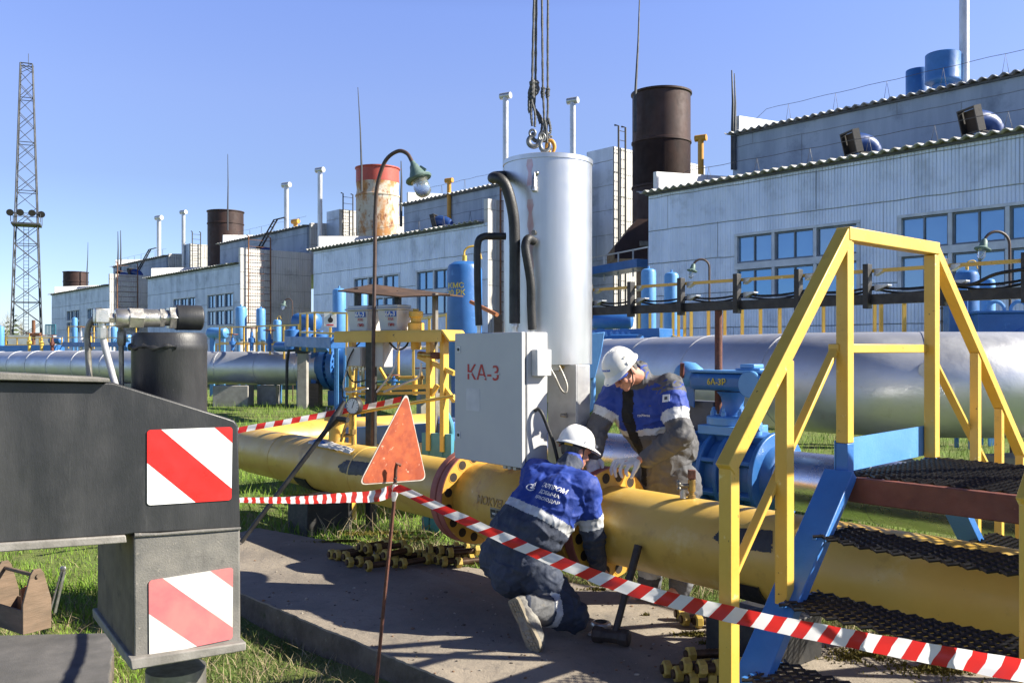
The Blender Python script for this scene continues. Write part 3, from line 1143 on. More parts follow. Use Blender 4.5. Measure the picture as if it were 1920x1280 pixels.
# large blue drum ventilators on the near upper roof
for (px, py0, py1, r_, y, lab) in ((1768, 103, 160, .60, 33.0, 'larger blue drum ventilator on the upper roof of the nearest hall'),
                                   (1722, 133, 185, .36 * 1.25, 34.5, 'smaller blue drum ventilator behind on the upper roof of the nearest hall')):
    c = at(px, py1, y)
    h = (py1 - py0) * y / F
    t = thing('drum_ventilator', lab, 'ventilator', c, 'blue drum ventilators')
    b = MB()
    b.lathe([(r_ * .62, -.6), (r_ * .62, .12)], c, ZUP, 24)
    b.build('neck', M['blue'], t)
    b = MB()
    b.lathe([(r_ * .7, 0), (r_, .1), (r_ * 1.02, .14), (r_, .18), (r_, h), (r_ * .97, h + .02), (.01, h + .10)], c, ZUP, 32)
    b.build('drum', M['blue'], t)


# ---------------------------------------------------------------- stacks
def stack(px, w_, top, y, bands, m, label, base=False, capm=None):
    r_ = w_ / 2 * y / F
    c = at(px, HY, y)
    c.z = GZ
    zt = EYE + (HY - top) * y / F
    t = thing('exhaust_stack', label, 'stack', c, 'tall exhaust stacks between the halls')
    b = MB()
    pr = [(r_, 7.6 if base else -.2)]
    for q in bands:
        z = EYE + (HY - q) * y / F - GZ
        pr += [(r_, z - .09), (r_ * 1.035, z - .07), (r_ * 1.035, z + .02), (r_, z + .05)]
    zz = zt - GZ
    pr += [(r_, zz - .12), (r_ * 1.05, zz - .08), (r_ * 1.05, zz), (r_ * .96, zz), (r_ * .96, zz - 1.5)]
    if not capm:
        b.lathe(pr, c, ZUP, 40, close=False)
        b.build('shell', m, t)
    else:
        zc = EYE + (HY - capm[1]) * y / F - GZ
        b.lathe([p for p in pr if p[1] < zc] + [(r_, zc)], c, ZUP, 40, close=False)
        b.build('shell', m, t)
        b = MB()
        b.lathe([(r_ * 1.003, zc)] + [p for p in pr if p[1] > zc] + [(r_ * .96, zz - 1.5)], c, ZUP, 40, close=False)
        b.build('top_band', capm[0], t)
    return t, c, r_


t, c, r_ = stack(1240, 108, 176, 42, (268, 352), M['stack'], 'tallest dark brown rusty stack left of the nearest hall', True)
b = MB(MX.Translation(c))
b.prism([(-2.35, -1.6, 5.9), (1.6, -1.6, 5.9), (1.6, -1.6, 6.5), (1.3, -1.3, 7.7), (-1.3, -1.3, 7.7), (-2.35, -1.6, 6.4)], (0, 3.2, 0))
b.bb(-1.0, 1.3, -1.2, 1.2, .1, 5.9)
b.build('transition_box', M['stack'], t)
b = MB(MX.Translation(c))
b.box((-.75, -1.72, 6.55), 1.0, .16, .22)
b.build('beam', M['truckdust'], t)
t, c, r_ = stack(708, 80, 316, 62.8, (368,), M['stackwh'], 'white stack streaked with rust under a red top band', capm=(M['stackred'], 344))
t, c, r_ = stack(423, 65, 397, 83, (420,), M['stack'], 'dark stack with a brown-red top behind the third hall')
t, c, r_ = stack(142, 43, 510, 105, (528,), M['stack'], 'short wide rusty drum stack behind the farthest hall')


# ---------------------------------------------------------------- thin vents, rods
def tvent(px, top, bot, y, wpx, m, label, drop=2.0):
    r_ = wpx / 2 * y / F
    a, b0 = at(px, top, y), at(px, bot, y)
    t = thing('vent_pipe', label, 'vent pipe', b0 - V((0, 0, drop)), 'thin vent pipes above the halls')
    b = MB()
    b.cyl(b0 - V((0, 0, drop)), a - V((0, 0, r_)), r_, 14)
    b.build('pipe', m, t)
    d = V((.85, -.52, 0))
    b = MB()
    b.lathe([(r_ * 1.12, -r_ * 2.0), (r_ * 1.12, r_ * 2.0)], a - V((0, 0, r_ * 1.1)), d, 14)
    hd = b.build('head', m, t)
    b = MB()
    b.lathe([(r_ * .9, -r_ * 2.06), (r_ * .9, -r_ * 1.9)], a - V((0, 0, r_ * 1.1)), d, 14)
    b.build('opening', M['hole'], hd)


tvent(948, 174, 330, 46, 11, M['galv'], 'silver vent pipe just left of the hanging silver cylinder')
tvent(1074, 183, 320, 44, 11, M['galv'], 'silver vent pipe just right of the crane hooks')
tvent(537, 342, 430, 68, 9, M['galv'], 'silver vent pipe above the middle of the third hall')
tvent(600, 314, 400, 64, 9, M['galv'], 'stained silver vent pipe left of the white rust-streaked stack')
tvent(298, 404, 480, 92, 8, M['galv'], 'silver vent pipe above the farthest hall, left one of two')
tvent(344, 394, 460, 86, 7, M['galv'], 'silver vent pipe left of the dark stack with brown-red top')
tvent(1314, 253, 345, 39, 11, M['yvent'], 'tall ochre vent pipe right of the brown rusty stack')
tvent(842, 334, 368, 52, 8, M['yvent'], 'short ochre vent pipe above the second hall')
tvent(554, 411, 428, 70, 8, M['yvent'], 'stubby ochre vent pipe above the third hall')
c = at(1808, 160, 33)
b = MB()
b.cyl(c - V((0, 0, 1.2)), at(1808, -60, 33), .17, 16)
tag(b.build('chimney_pipe', M['galv']), 'grey chimney pipe running out of the top of the picture at the upper right', 'chimney')


def rod(px0, top, px1, bot, y, r_, label):
    b = MB()
    a, c = at(px1, bot, y), at(px0, top, y)
    b.tube([a - V((0, 0, 1.5)), a, a.lerp(c, .5) + V((.03, 0, 0)), c], [r_ * 1.6, r_ * 1.6, r_, r_ * .5], 6)
    tag(b.build('lightning_rod', M['mast']), label, 'rod', 'lightning rods above the stacks')


rod(1200, -30, 1191, 185, 41, .045, 'long lightning rod on the tallest brown stack')
rod(671, 164, 678, 316, 59, .045, 'lightning rod on the white rust-streaked stack')
rod(427, 289, 427, 400, 79, .045, 'lightning rod on the dark stack of the third hall')
rod(165, 454, 163, 512, 104, .04, 'lightning rod on the short drum stack')
rod(1372, 132, 1374, 250, 37.5, .055, 'dark post at the left corner of the nearest upper roof, taller of two')
rod(1377, 138, 1378, 250, 37.3, .04, 'thinner dark post at the left corner of the nearest upper roof')
rod(752, 302, 752, 380, 57, .06, 'dark post right of the white rust-streaked stack')
rod(221, 434, 221, 500, 93, .06, 'left of two dark posts above the farthest hall')
rod(226, 432, 226, 500, 93.5, .06, 'right of two dark posts above the farthest hall')

# ---------------------------------------------------------------- lattice mast
y = 105
c = at(50, HY, y)
c.z = GZ
W = MX.Translation(c) @ MX.Rotation(R(24), 4, 'Z')
t = thing('lattice_mast', 'tall dark lattice mast with floodlights at the left edge of the picture', 'mast', W)
H, b0, b1 = 34.8, 1.62, .62
cn = lambda i, z: V(((b0 + (b1 - b0) * z / H) * (1, -1, -1, 1)[i], (b0 + (b1 - b0) * z / H) * (1, 1, -1, -1)[i], z))
for i in range(4):
    b = MB(W)
    b.tube([cn(i, 0), cn(i, H)], .075, 6)
    b.build('leg', M['mast'], t)
for i in range(4):
    b = MB(W)
    j = (i + 1) % 4
    z = 0
    n = 0
    while z < H - .6:
        dz = 1.5 + 1.0 * (1 - z / H)
        z2 = min(H, z + dz)
        b.tube([cn(i, z), cn(j, z2)], .035, 4)
        if z < H * .45 or n % 2:
            b.tube([cn(j, z), cn(i, z2)], .035, 4)
        if n % 3 == 0:
            b.tube([cn(i, z), cn(j, z)], .045, 4)
        z = z2
        n += 1
    b.tube([cn(i, H), cn(j, H)], .06, 4)
    b.build('bracing', M['mast'], t)
b = MB(W)
for s_ in (-.25, .25):
    b.tube([(s_, -.9, 0), (s_, -.55, H * .46)], .03, 4)
for i in range(40):
    z = H * .46 * i / 40
    b.tube([(-.25, -.9 + .35 * i / 40, z), (.25, -.9 + .35 * i / 40, z)], .02, 4)
b.build('inner_ladder', M['mast'], t)
b = MB(W)
zp = EYE + (HY - 416) * y / F
b.bb(-1.5, 1.5, -1.5, 1.5, zp - .25, zp - .05)
for s_ in ((-1.5, -1.5), (1.5, -1.5), (1.5, 1.5), (-1.5, 1.5)):
    b.tube([(s_[0], s_[1], zp), (s_[0], s_[1], zp + 1.0)], .04, 4)
for a_, b_ in (((-1.5, -1.5), (1.5, -1.5)), ((1.5, -1.5), (1.5, 1.5)), ((1.5, 1.5), (-1.5, 1.5)), ((-1.5, 1.5), (-1.5, -1.5))):
    b.tube([(a_[0], a_[1], zp + 1.0), (b_[0], b_[1], zp + 1.0)], .04, 4)
b.build('platform', M['mast'], t)
for (x_, y_) in ((-1.55, -1.2), (-.5, -1.7), (.7, -1.7), (1.6, -.9)):
    b = MB(W)
    b.lathe([(.12, 0), (.38, -.5), (.40, -.52)], (x_, y_, zp + 1.15), (0, .9, .35), 12)
    b.build('floodlight', M['black'], t)
b = MB(W)
b.tube([(b1 * .3, 0, H), (b1 * .3, 0, H + 1.3)], .03, 4)
b.build('aerial', M['mast'], t)
# ================================================================ the yard between the halls and the work site
UV = V((-.638, .770, 0)).normalized()         # along the yellow pipe, away to the left
NV = V((.770, .638, 0)).normalized()          # across it, away from the camera


def pipe_rings(b, pts, r, every, wd=.035, grow=.006, seg=40, start=0):
    """lap joints of sheet cladding as thin raised rings"""
    acc = 0
    nxt = start
    for i in range(1, len(pts)):
        d = (pts[i] - pts[i - 1])
        L = d.length
        while nxt <= acc + L:
            c = pts[i - 1] + d * ((nxt - acc) / L)
            b.lathe([(r - .01, -wd / 2), (r + grow, -wd / 2), (r + grow, wd / 2), (r - .01, wd / 2)], c, d, seg)
            nxt += every
        acc += L


# silver main: from the bend at the right back to the blue flange
pp = smoothpath([(-5.2, 29.8, 1.10), (-3.6, 28.6, 1.12), (-2.6, 26.4, 1.15), (1.3, 16.5, 1.22), (3.4, 11.45, 1.25), (4.75, 10.35, 1.25), (6.4, 10.55, 1.25), (8.4, 12.2, 1.25), (10.5, 14.6, 1.25)], 14)
t = thing('gas_main', 'thick silver clad pipe that bends behind the yellow stile', 'pipe', (3.4, 11.45, GZ), 'silver clad pipes')
b = MB()
b.tube(pp, .60, 48)
b.build('jacket', M['pipeclad'], t)
b = MB()
pipe_rings(b, pp, .60, 1.55, start=.6, seg=48)
o = b.build('lap_joints', M['pipeclad'], t)
o['kind'] = 'stuff'
b = MB()
c = at(1738, 693, 9.80)
b.lathe([(.075, -.12), (.085, -.12), (.085, .0), (.075, .0)], c, V((-.35, -.9, 0)), 24)
b.build('inspection_ring', M['tube'], t)
for q in (30, 52, 66, 80):
    p = pp[q]
    d = (pp[q + 1] - p).normalized()
    W = frame((p.x, p.y, GZ), d)
    st = thing('pipe_support', 'concrete support under the silver main %s' % {30: 'far behind the cabinet', 52: 'behind the standing worker', 66: 'behind the blue gearbox', 80: 'under its bend at the right'}[q], 'pipe support', W)
    b = MB(W)
    b.bb(-.22, .22, -.45, .45, -.2, .62)
    b.build('block', M['concrete'], st, bevel=.015)

pl = smoothpath([(-6.3, 30.2, 1.02), (-9.5, 31.0, 1.02), (-13, 31.8, 1.03), (-16.5, 33.6, 1.05), (-20.5, 36.5, 1.0), (-26, 40.5, .98), (-34, 47, .95)], 12)
t = thing('gas_main', 'silver clad pipe lying across the yard at the left, with railing shadows on it', 'pipe', (-9.5, 31, GZ), 'silver clad pipes')
b = MB()
b.tube(pl, .56, 40)
b.build('jacket', M['pipeclad'], t)
b = MB()
pipe_rings(b, pl, .56, 1.5, start=.8, wd=.06, grow=.012)
b.build('lap_joints', M['pipeclad'], t)['kind'] = 'stuff'
for (px, w_, y0, y, lab, m) in ((438, 66, 722, 30.3, 'wide concrete block under the left silver pipe', 'concrete'), (505, 36, 722, 31.0, 'narrow concrete block in the shade under the left silver pipe', 'concrete'),
                                (592, 18, 718, 29.9, 'pinkish concrete block next to the blue flange', 'woodred'), (240, 60, 718, 32, 'concrete block under the left silver pipe behind the black ram', 'concrete')):
    c = at(px, y0, y)
    b = MB()
    wd = w_ * y / F
    b.bb(c.x - wd / 2, c.x + wd / 2, y - .35, y + .35, GZ - .2, c.z)
    tag(b.build('concrete_block', M['concrete' if m == 'concrete' else 'wood'], bevel=.02), lab, 'block')
c = at(568, 665, 28.6)
t = thing('concrete_post', 'upright concrete post with a dark head in front of the left silver pipe', 'post', (c.x, c.y, GZ))
b = MB()
b.bb(c.x - .15, c.x + .15, c.y - .15, c.y + .15, GZ - .1, c.z + .05)
b.build('shaft', M['concrete'], t, bevel=.015)
b = MB()
b.bb(c.x - .20, c.x + .20, c.y - .2, c.y + .2, c.z + .05, c.z + .30)
b.bar(c + V((-.2, 0, .2)), c + V((-.45, 0, .12)), .08)
b.tube([c + V((-.45, 0, .12)), c + V((-.5, 0, -.2)), (c.x - .52, c.y, GZ)], .05, 8)
b.build('head', M['black'], t)

# blue flanged valve closing the left pipe
c = at(628, 686, 30)
t = thing('flange_valve', 'large blue round flange at the right end of the left silver pipe', 'valve', (c.x, c.y, GZ))
d = V((.93, -.36, 0)).normalized()
b = MB()
b.lathe([(.56, -.45), (.58, -.2), (.80, -.18), (.80, .02), (.60, .04), (.60, .12), (.82, .14), (.82, .34), (.62, .36), (.60, .9)], c, d, 40)
b.build('flange', M['blue'], t)
b = MB()
x_ = d.cross(ZUP)
for i in range(24):
    a = 2 * PI * i / 24
    p = c + (x_ * math.cos(a) + ZUP * math.sin(a)) * .71
    b.lathe([(.045, -.24), (.045, .40)], p, d, 6)
b.build('bolts', M['blue'], t)['kind'] = 'stuff'
b = MB()
b.bb(c.x - .2, c.x + .3, c.y - .2, c.y + .2, GZ, .3)
b.build('foot', M['blue'], t)


# ---------------------------------------------------------------- vessels
def vtank(px, top, bot, w_, y, m, label, group='blue upright vessels in the yard', hook=False):
    r_ = w_ / 2 * y / F
    c0, c1 = at(px, bot, y), at(px, top, y)
    h = c1.z - c0.z
    t = thing('upright_vessel', label, 'vessel', (c0.x, c0.y, c0.z), group)
    pr = [(.01, 0), (r_ * .6, r_ * .08), (r_ * .9, r_ * .28), (r_, r_ * .55), (r_, h - r_ * .55), (r_ * .9, h - r_ * .25), (r_ * .6, h - r_ * .07), (.01, h)]
    b = MB()
    b.lathe(pr, c0, ZUP, 32)
    b.build('shell', m, t)
    b = MB()
    for a in range(3):
        e = V((math.cos(a * 2.1 + .4), math.sin(a * 2.1 + .4), 0)) * r_ * .85
        b.bar(c0 + e + V((0, 0, r_ * .5)), V((c0.x + e.x, c0.y + e.y, min(GZ, c0.z - .2))), .06)
    b.build('legs', m, t)['kind'] = 'stuff'
    b = MB()
    b.cyl(c1 - V((0, 0, .02)), c1 + V((0, 0, r_ * .3)), r_ * .14, 10)
    if hook:
        b.tube(smoothpath([c1 + V((0, 0, 0)), c1 + V((0, 0, r_ * .55)), c1 + V((r_ * .3, 0, r_ * .8)), c1 + V((r_ * .75, 0, r_ * .75)), c1 + V((r_ * .95, 0, r_ * .1))], 5), r_ * .06, 8)
    b.build('nozzle', M['yrail'] if hook else m, t)
    return t, c0, r_


def htank(px0, px1, py, hp, y, m, label, group='blue lying vessels in the yard', d=None):
    d = V(d or (.93, -.36, 0)).normalized()
    a, b_ = at(px0, py, y), at(px1, py, y)
    L = (b_ - a).length
    c = (a + b_) / 2
    r_ = hp / 2 * y / F
    t = thing('lying_vessel', label, 'vessel', (c.x, c.y, c.z - r_), group)
    b = MB()
    hL = L / 2
    b.lathe([(.01, -hL), (r_ * .6, -hL + r_ * .08), (r_ * .9, -hL + r_ * .28), (r_, -hL + r_ * .6), (r_, hL - r_ * .6), (r_ * .9, hL - r_ * .28), (r_ * .6, hL - r_ * .08), (.01, hL)], c, d, 32)
    b.build('shell', m, t)
    b = MB()
    for s_ in (-.55, .55):
        p = c + d * hL * s_
        b.bar(p - V((0, 0, r_ * .8)), V((p.x, p.y, min(GZ, p.z - r_ - .3))), .16)
    b.build('saddles', m, t)['kind'] = 'stuff'
    return t


t, c0, r_ = vtank(871, 489, 706, 66, 14, M['blue'], 'large blue upright vessel with yellow lettering left of the black hoses', hook=True)
c = c0 + V((-.09, 0, 0))
for s_, z in (('КМС', at(850, 535, 13.7).z), ('20 РК', at(850, 548, 13.7).z)):
    W = frame((c0.x - .12, c0.y - .6, z), (1, 0, 0), (0, -1, 0))
    W = MX.Translation(W.translation) @ MX(((1, 0, 0, 0), (0, 0, -1, 0), (0, 1, 0, 0), (0, 0, 0, 1)))
    text('lettering', s_, .112, W, M['txtyel'], t, bold=.002, project=(bvh_of([x for x in t.children if x.name.startswith('shell')][0]), .002))
vtank(636, 540, 640, 25, 26, M['bluelt'], 'blue upright vessel left of the two grey label boxes, the left one')
vtank(677, 545, 640, 23, 25, M['bluelt'], 'blue upright vessel standing behind the two grey label boxes')
vtank(452, 574, 640, 21, 33, M['bluelt'], 'blue upright vessel left of the ladder of the third hall')
vtank(489, 577, 640, 17, 33, M['bluelt'], 'blue upright vessel right of the ladder of the third hall')
vtank(520, 599, 645, 15, 31, M['bluelt'], 'small pale blue upright bottle with a lifting hook near the third hall', hook=True)
vtank(1216, 503, 725, 28, 22, M['bluelt'], 'blue upright vessel behind the pipe rack, left of two')
vtank(1259, 510, 725, 27, 21.5, M['bluelt'], 'blue upright vessel behind the pipe rack, right of two')
vtank(1813, 506, 790, 42, 17, M['blue'], 'blue upright vessel above the blue bin at the right edge', hook=True)
vtank(1852, 522, 790, 26, 17.5, M['bluelt'], 'narrow pale blue upright vessel with hook above the blue bin')
vtank(1, 611, 660, 13, 46, M['bluelt'], 'pale blue upright vessel cut by the left edge of the picture')
vtank(140, 595, 650, 10, 52, M['bluelt'], 'thin pale upright vessel in front of the farthest hall')
vtank(214, 612, 650, 13, 44, M['bluelt'], 'pale upright vessel beside the railing in front of the farthest hall')
htank(1108, 1188, 600, 34, 20, M['blue'], 'blue lying vessel just right of the hanging silver cylinder', d=(.97, -.2, 0))
htank(386, 430, 624, 20, 36, M['bluelt'], 'blue lying vessel right of the black hydraulic ram')
htank(546, 604, 603, 33, 30, M['blue'], 'blue lying vessel behind the yellow railing with the white notice')
htank(90, 120, 638, 14, 50, M['blue'], 'small blue lying vessel under the lattice mast')
htank(228, 248, 634, 14, 44, M['bluelt'], 'small pale blue lying vessel left of the black ram')


# ---------------------------------------------------------------- yellow railings and blue walkways
def railing(pts, h, label, n=3, m=None, r_=.024, mid=True, foot=0.0):
    """pts: world points of the top rail"""
    m = m or M['yrail']
    P = [V(p) for p in pts]
    t = thing('yard_railing', label, 'railing', P[0] - V((0, 0, h)), 'yard railings')
    for i in range(len(P) - 1):
        a, c = P[i], P[i + 1]
        for z in ([0, -h * .5] if mid else [0]):
            b = MB()
            b.bar(a + V((0, 0, z)), c + V((0, 0, z)), r_ * 2)
            b.build('rail', m, t)
        for j in range(n + (1 if i == len(P) - 2 else 0)):
            q = a.lerp(c, j / n)
            b = MB()
            b.bar(q + V((0, 0, r_ + .004)), q - V((0, 0, h + foot)), r_ * 2.1, up=(1, 0, 0))
            b.build('post', m, t)
    return t


railing([at(1198, 581, 19), at(1262, 579, 18), at(1296, 577, 15.6)], 1.1, 'yellow railing round the two blue vessels behind the pipe rack')
railing([at(1328, 577, 16.6), at(1500, 573, 14.6)], 1.1, 'long yellow railing behind the black rack post', 5)
railing([at(1652, 567, 14.2), at(1742, 563, 13.2)], 1.0, 'yellow railing framed by the legs of the stile', 2)
railing([at(1500, 573, 17.5), at(1640, 566, 16)], 1.1, 'faint yellow railing behind the left leg of the stile', 3)
railing([at(563, 588, 26), at(590, 586, 23.8), at(650, 587, 22.6)], 1.05, 'yellow railing carrying a white notice board', 2)
railing([at(412, 614, 33), at(560, 609, 29)], 1.1, 'yellow railing between the blue vessels of the third hall', 6)
railing([at(405, 645, 33), at(560, 645, 30)], .5, 'low yellow railing over the left silver pipe', 5, mid=False)
railing([at(128, 612, 46), at(255, 611, 42)], 1.1, 'yellow railing in front of the farthest hall', 5)
railing([at(-10, 633, 47), at(116, 633, 47)], .75, 'yellow railing at the left edge under the lattice mast', 6)
railing([at(-10, 655, 46), at(118, 654, 46)], .45, 'low yellow railing along the blue walkway at the left edge', 7, mid=False)
railing([at(775, 600, 19), at(838, 590, 17)], 1.2, 'yellow railing between the label boxes and the large blue vessel', 2)
railing([at(1108, 484, 42), at(1216, 463, 38)], 1.15, 'grey railing of the high blue walkway under the brown stack', 4, m=M['galv'], r_=.03)


def walkway(a, c, wd, th, label, m=None):
    b = MB()
    b.bar(a, c, wd, th)
    return tag(b.build('blue_walkway', m or M['blue'], bevel=.01), label, 'walkway')


walkway(at(1108, 512, 42), at(1216, 494, 38), 1.2, .35, 'high blue walkway under the brown stack')
walkway(at(-20, 654, 45.5), at(112, 652, 45.5), 1.0, .30, 'blue walkway deck at the left edge under the lattice mast')
walkway(at(135, 646, 44), at(255, 646, 41), 1.0, .22, 'blue walkway deck in front of the farthest hall')
walkway(at(565, 640, 26), at(655, 643, 23), 1.0, .28, 'blue walkway deck below the white notice board')
walkway(at(1100, 632, 19), at(1262, 628, 18), 1.4, .25, 'blue walkway deck under the two blue vessels')
b = MB()
c = at(619, 600, 23.1)
b.box(c, .31, .02, .36)
nb = tag(b.build('notice_board', M['white']), 'white notice board with a black emblem on the yellow railing', 'sign')
b = MB()
c2 = c + V((0, -.014, .03))
b.lathe([(.050, 0), (.068, 0), (.068, .004), (.050, .004)], c2 + V((.01, 0, -.03)), (0, -1, 0), 18)
b.prism([c2 + V((-.02, 0, .0)), c2 + V((.03, 0, .02)), c2 + V((.02, 0, .12))], (0, -.004, 0))
b.build('emblem', M['black'], nb)
b = MB()
b.bb(c.x - .09, c.x + .09, c.y - .016, c.y - .011, c.z - .14, c.z - .11)
b.build('red_line', M['red'], nb)

# blue valve gear behind the notice board
t = thing('blue_valve_gear', 'blue valve gear and pipework below the yellow railing with the notice', 'valve', at(545, 660, 29))
b = MB()
b.cyl(at(520, 650, 29.5), at(620, 650, 27.5), .16, 16)
b.build('pipe', M['blue'], t)
for px, hh in ((548, 36), (575, 34), (600, 28)):
    b = MB()
    c = at(px, 655, 28.6)
    b.lathe([(.22, 0), (.22, .12), (.14, .16), (.14, .35), (.24, .38), (.24, hh * .0168), (.10, hh * .0168 + .04), (.10, hh * .0168 + .12)], c, ZUP, 16)
    b.build('valve_body', M['blue'], t)
b = MB()
b.cyl(at(1100, 640, 18), at(1200, 640, 17), .14, 14)
b.cyl(at(1110, 655, 16.5), at(1190, 650, 16), .12, 14)
for i in range(7):
    b.bar(at(1120 + i * 11, 640, 17.5), at(1112 + i * 11, 622, 17.5), .05)
tag(b.build('blue_pipework', M['blue']), 'dark blue pipework below the lying vessel right of the cylinder', 'pipework')

# long white wall and dark gate far left
b = MB()
a, c = at(18, 640, 60), at(103, 640, 60)
b.bb(a.x, c.x, 59.8, 60.2, GZ, at(0, 628, 60).z)
tag(b.build('white_wall', M['parapet']), 'low white wall under the lattice mast', 'wall')
b = MB()
a, c = at(85, 610, 80), at(104, 610, 80)
for i in range(8):
    x = a.x + (c.x - a.x) * i / 7
    b.bb(x - .03, x + .03, 79.97, 80.03, GZ, a.z)
b.bb(a.x, c.x, 79.96, 80.04, a.z, a.z + .1)
b.bb(a.x, c.x, 79.95, 80.05, GZ, .9)
tag(b.build('dark_gate', M['teal']), 'small dark barred gate left of the farthest hall', 'gate')
b = MB()
c = at(63, 600, 52)
b.cyl(at(63, 655, 52), c, .10, 8)
b.bar(at(58, 627, 52), at(76, 627, 52), .2)
tag(b.build('rusty_post', M['rust']), 'rusty post in front of the lattice mast', 'post')


# ---------------------------------------------------------------- blue bin with lifting lugs at the right
W = frame(at(1880, 655, 13.2) + V((0, 0, -.35)), (.97, -.24, 0))
t = thing('blue_bin', 'dark blue steel bin with round lugs at the right edge behind the silver pipe', 'container', W)
b = MB(W)
b.bb(-.42, .75, -.4, .4, 0, .86)
b.build('body', M['blue'], t, bevel=.012)
b = MB(W)
b.bb(-.45, .78, -.43, .43, .862, .90)
b.build('rim', M['blue'], t, bevel=.008)
for x in (-.18, .12, .42):
    b = MB(W)
    b.tube([(x + .11 * math.cos(a), -.36, .9 + .13 * math.sin(a)) for a in [PI * i / 10 for i in range(11)]], .025, 8)
    b.build('lifting_lug', M['bluelt'], t)
b = MB(W)
b.lathe([(.24, 0), (.24, .03), (.22, .035), (.08, .035), (.08, .07), (.05, .07), (.05, .09), (.03, .09)], (.22, -.40, .42), (0, -1, 0), 32)
b.build('round_cover', M['blue'], t)
W = frame(at(1790, 600, 13.6) + V((0, 0, -.5)), (.97, -.24, 0))
b = MB(W)
b.bb(-.12, .14, -.2, .2, 0, .95)
tag(b.build('blue_cabinet', M['blue'], bevel=.01), 'weathered blue cabinet behind the right leg of the stile', 'cabinet')
b = MB()
c = at(1765, 600, 13.9)
for i in range(5):
    b.bar(c + V((-.10, 0, -.42 + i * .2)), c + V((.12, 0, -.42 + i * .2)), .02)
for x in (-.1, .01, .12):
    b.bar(c + V((x, 0, -.46)), c + V((x, 0, .55)), .02, up=(1, 0, 0))
tag(b.build('cable_rack', M['black']), 'small dark cable rack behind the right leg of the stile', 'rack')


# ---------------------------------------------------------------- gooseneck yard lamps
def goose(base, top, side, h, r_, label, s=1.0):
    t = thing('yard_lamp', label, 'lamp', base, 'gooseneck yard lamps')
    b0, tp = V(base), V(top)
    rad = h
    pts = [b0, V((tp.x, tp.y, tp.z - rad))]
    for i in range(1, 11):
        a = PI * i / 11
        pts.append(V((tp.x + side * rad * (1 - math.cos(a)), tp.y, tp.z - rad + rad * math.sin(a))))
    b = MB()
    b.tube(pts, r_, 8)
    b.build('pole', M['lamppost'], t)
    e = pts[-1]
    d = V((side * .25, -.1, -1)).normalized()
    b = MB()
    b.lathe([(.03 * s, -.04 * s), (.06 * s, 0), (.08 * s, .12 * s), (.15 * s, .16 * s), (.15 * s, .18 * s), (.07 * s, .18 * s)], e, d, 16)
    b.build('housing', M['lampgreen'], t)
    b = MB()
    b.lathe([(.07 * s, .18 * s), (.075 * s, .30 * s), (.05 * s, .37 * s), (.01, .39 * s)], e, d, 16)
    b.build('glass', M['lglass'], t)


goose((at(1330, 600, 19).x, 19, GZ), at(1330, 486, 19), -1, .17, .022, 'gooseneck lamp behind the pipe rack left of the stile', .75)
goose((at(1896, 600, 14).x, 14, GZ), at(1893, 434, 14), -1, .20, .022, 'gooseneck lamp before the windows at the right edge', .8)
goose((at(549, 600, 32).x, 32, GZ), at(548, 560, 32), -1, .14, .02, 'small gooseneck lamp before the shaded end wall of the third hall', .8)

# ---------------------------------------------------------------- pipe rack with cables
Q0 = V((2.05, 9.0, 0))
RD = V((-.66, .75, 0)).normalized()
rk = lambda q, z: Q0 + RD * q + V((0, 0, z))


def rack_s(px):
    k_ = (px - CX) / F
    return (Q0.x - k_ * Q0.y) / (k_ * RD.y - RD.x)


t = thing('cable_rack', 'long black overhead cable rack crossing behind the stile', 'cable rack', (Q0.x, Q0.y, GZ))
b = MB()
b.bar(rk(-4.2, 2.08), rk(2.4, 2.08), .10, .085)
b.build('beam', M['black'], t)
b = MB()
b.tube([(Q0.x, Q0.y, GZ - .1), (Q0.x, Q0.y, 2.04)], .037, 14)
b.build('support_post', M['rustrod'], t)
b = MB()
b.cyl((-.05 + rk(2.2, 0).x, rk(2.2, 0).y, GZ), rk(2.2, 2.04), .037, 14)
b.build('support_post', M['rustrod'], t)
SS = [rack_s(px) for px in (1112, 1190, 1284, 1389, 1504, 1633, 1775, 1930)]
for q in SS:
    b = MB()
    b.bar(rk(q, 2.0) - NV * .06, rk(q, 2.38) - NV * .06, .075, .05, up=RD)
    b.build('upright', M['black'], t, bevel=.004)
    for z, L in ((2.30, .075), (2.17, .12)):
        b = MB()
        c = rk(q, z) - NV * .02
        b.prism([c - RD * .04 + V((0, 0, -.02)), c - RD * (.04 + L) + V((0, 0, .022)), c - RD * (.04 + L) + V((0, 0, .034)), c - RD * .04 + V((0, 0, .035))], NV * .07)
        b.build('bracket', M['galv'], t)
b = MB()
b.bar(rk(-4.2, 2.325) - NV * .0, rk(2.4, 2.325) - NV * .0, .03, .03)
b.build('conduit', M['yrail'], t)
for (z, sag, off) in ((2.19, .03, .03), (2.175, .05, .06)):
    b = MB()
    pts = []
    S2 = [-4.2] + sorted(SS) + [2.4]
    for i in range(len(S2) - 1):
        for j in range(6):
            f = j / 6
            pts.append(rk(S2[i] + (S2[i + 1] - S2[i]) * f, z - sag * 4 * f * (1 - f)) + NV * off)
    b.tube(pts, .011, 6)
    b.build('cable', M['hose'], t)
b = MB()
b.tube(smoothpath([rk(rack_s(1770), 2.20) - NV * .1, rk(rack_s(1830), 2.155) - NV * .12, rk(rack_s(1880), 2.23) - NV * .1, rk(rack_s(1960), 2.26) - NV * .1], 8), .014, 7)
b.build('cable', M['hose'], t)

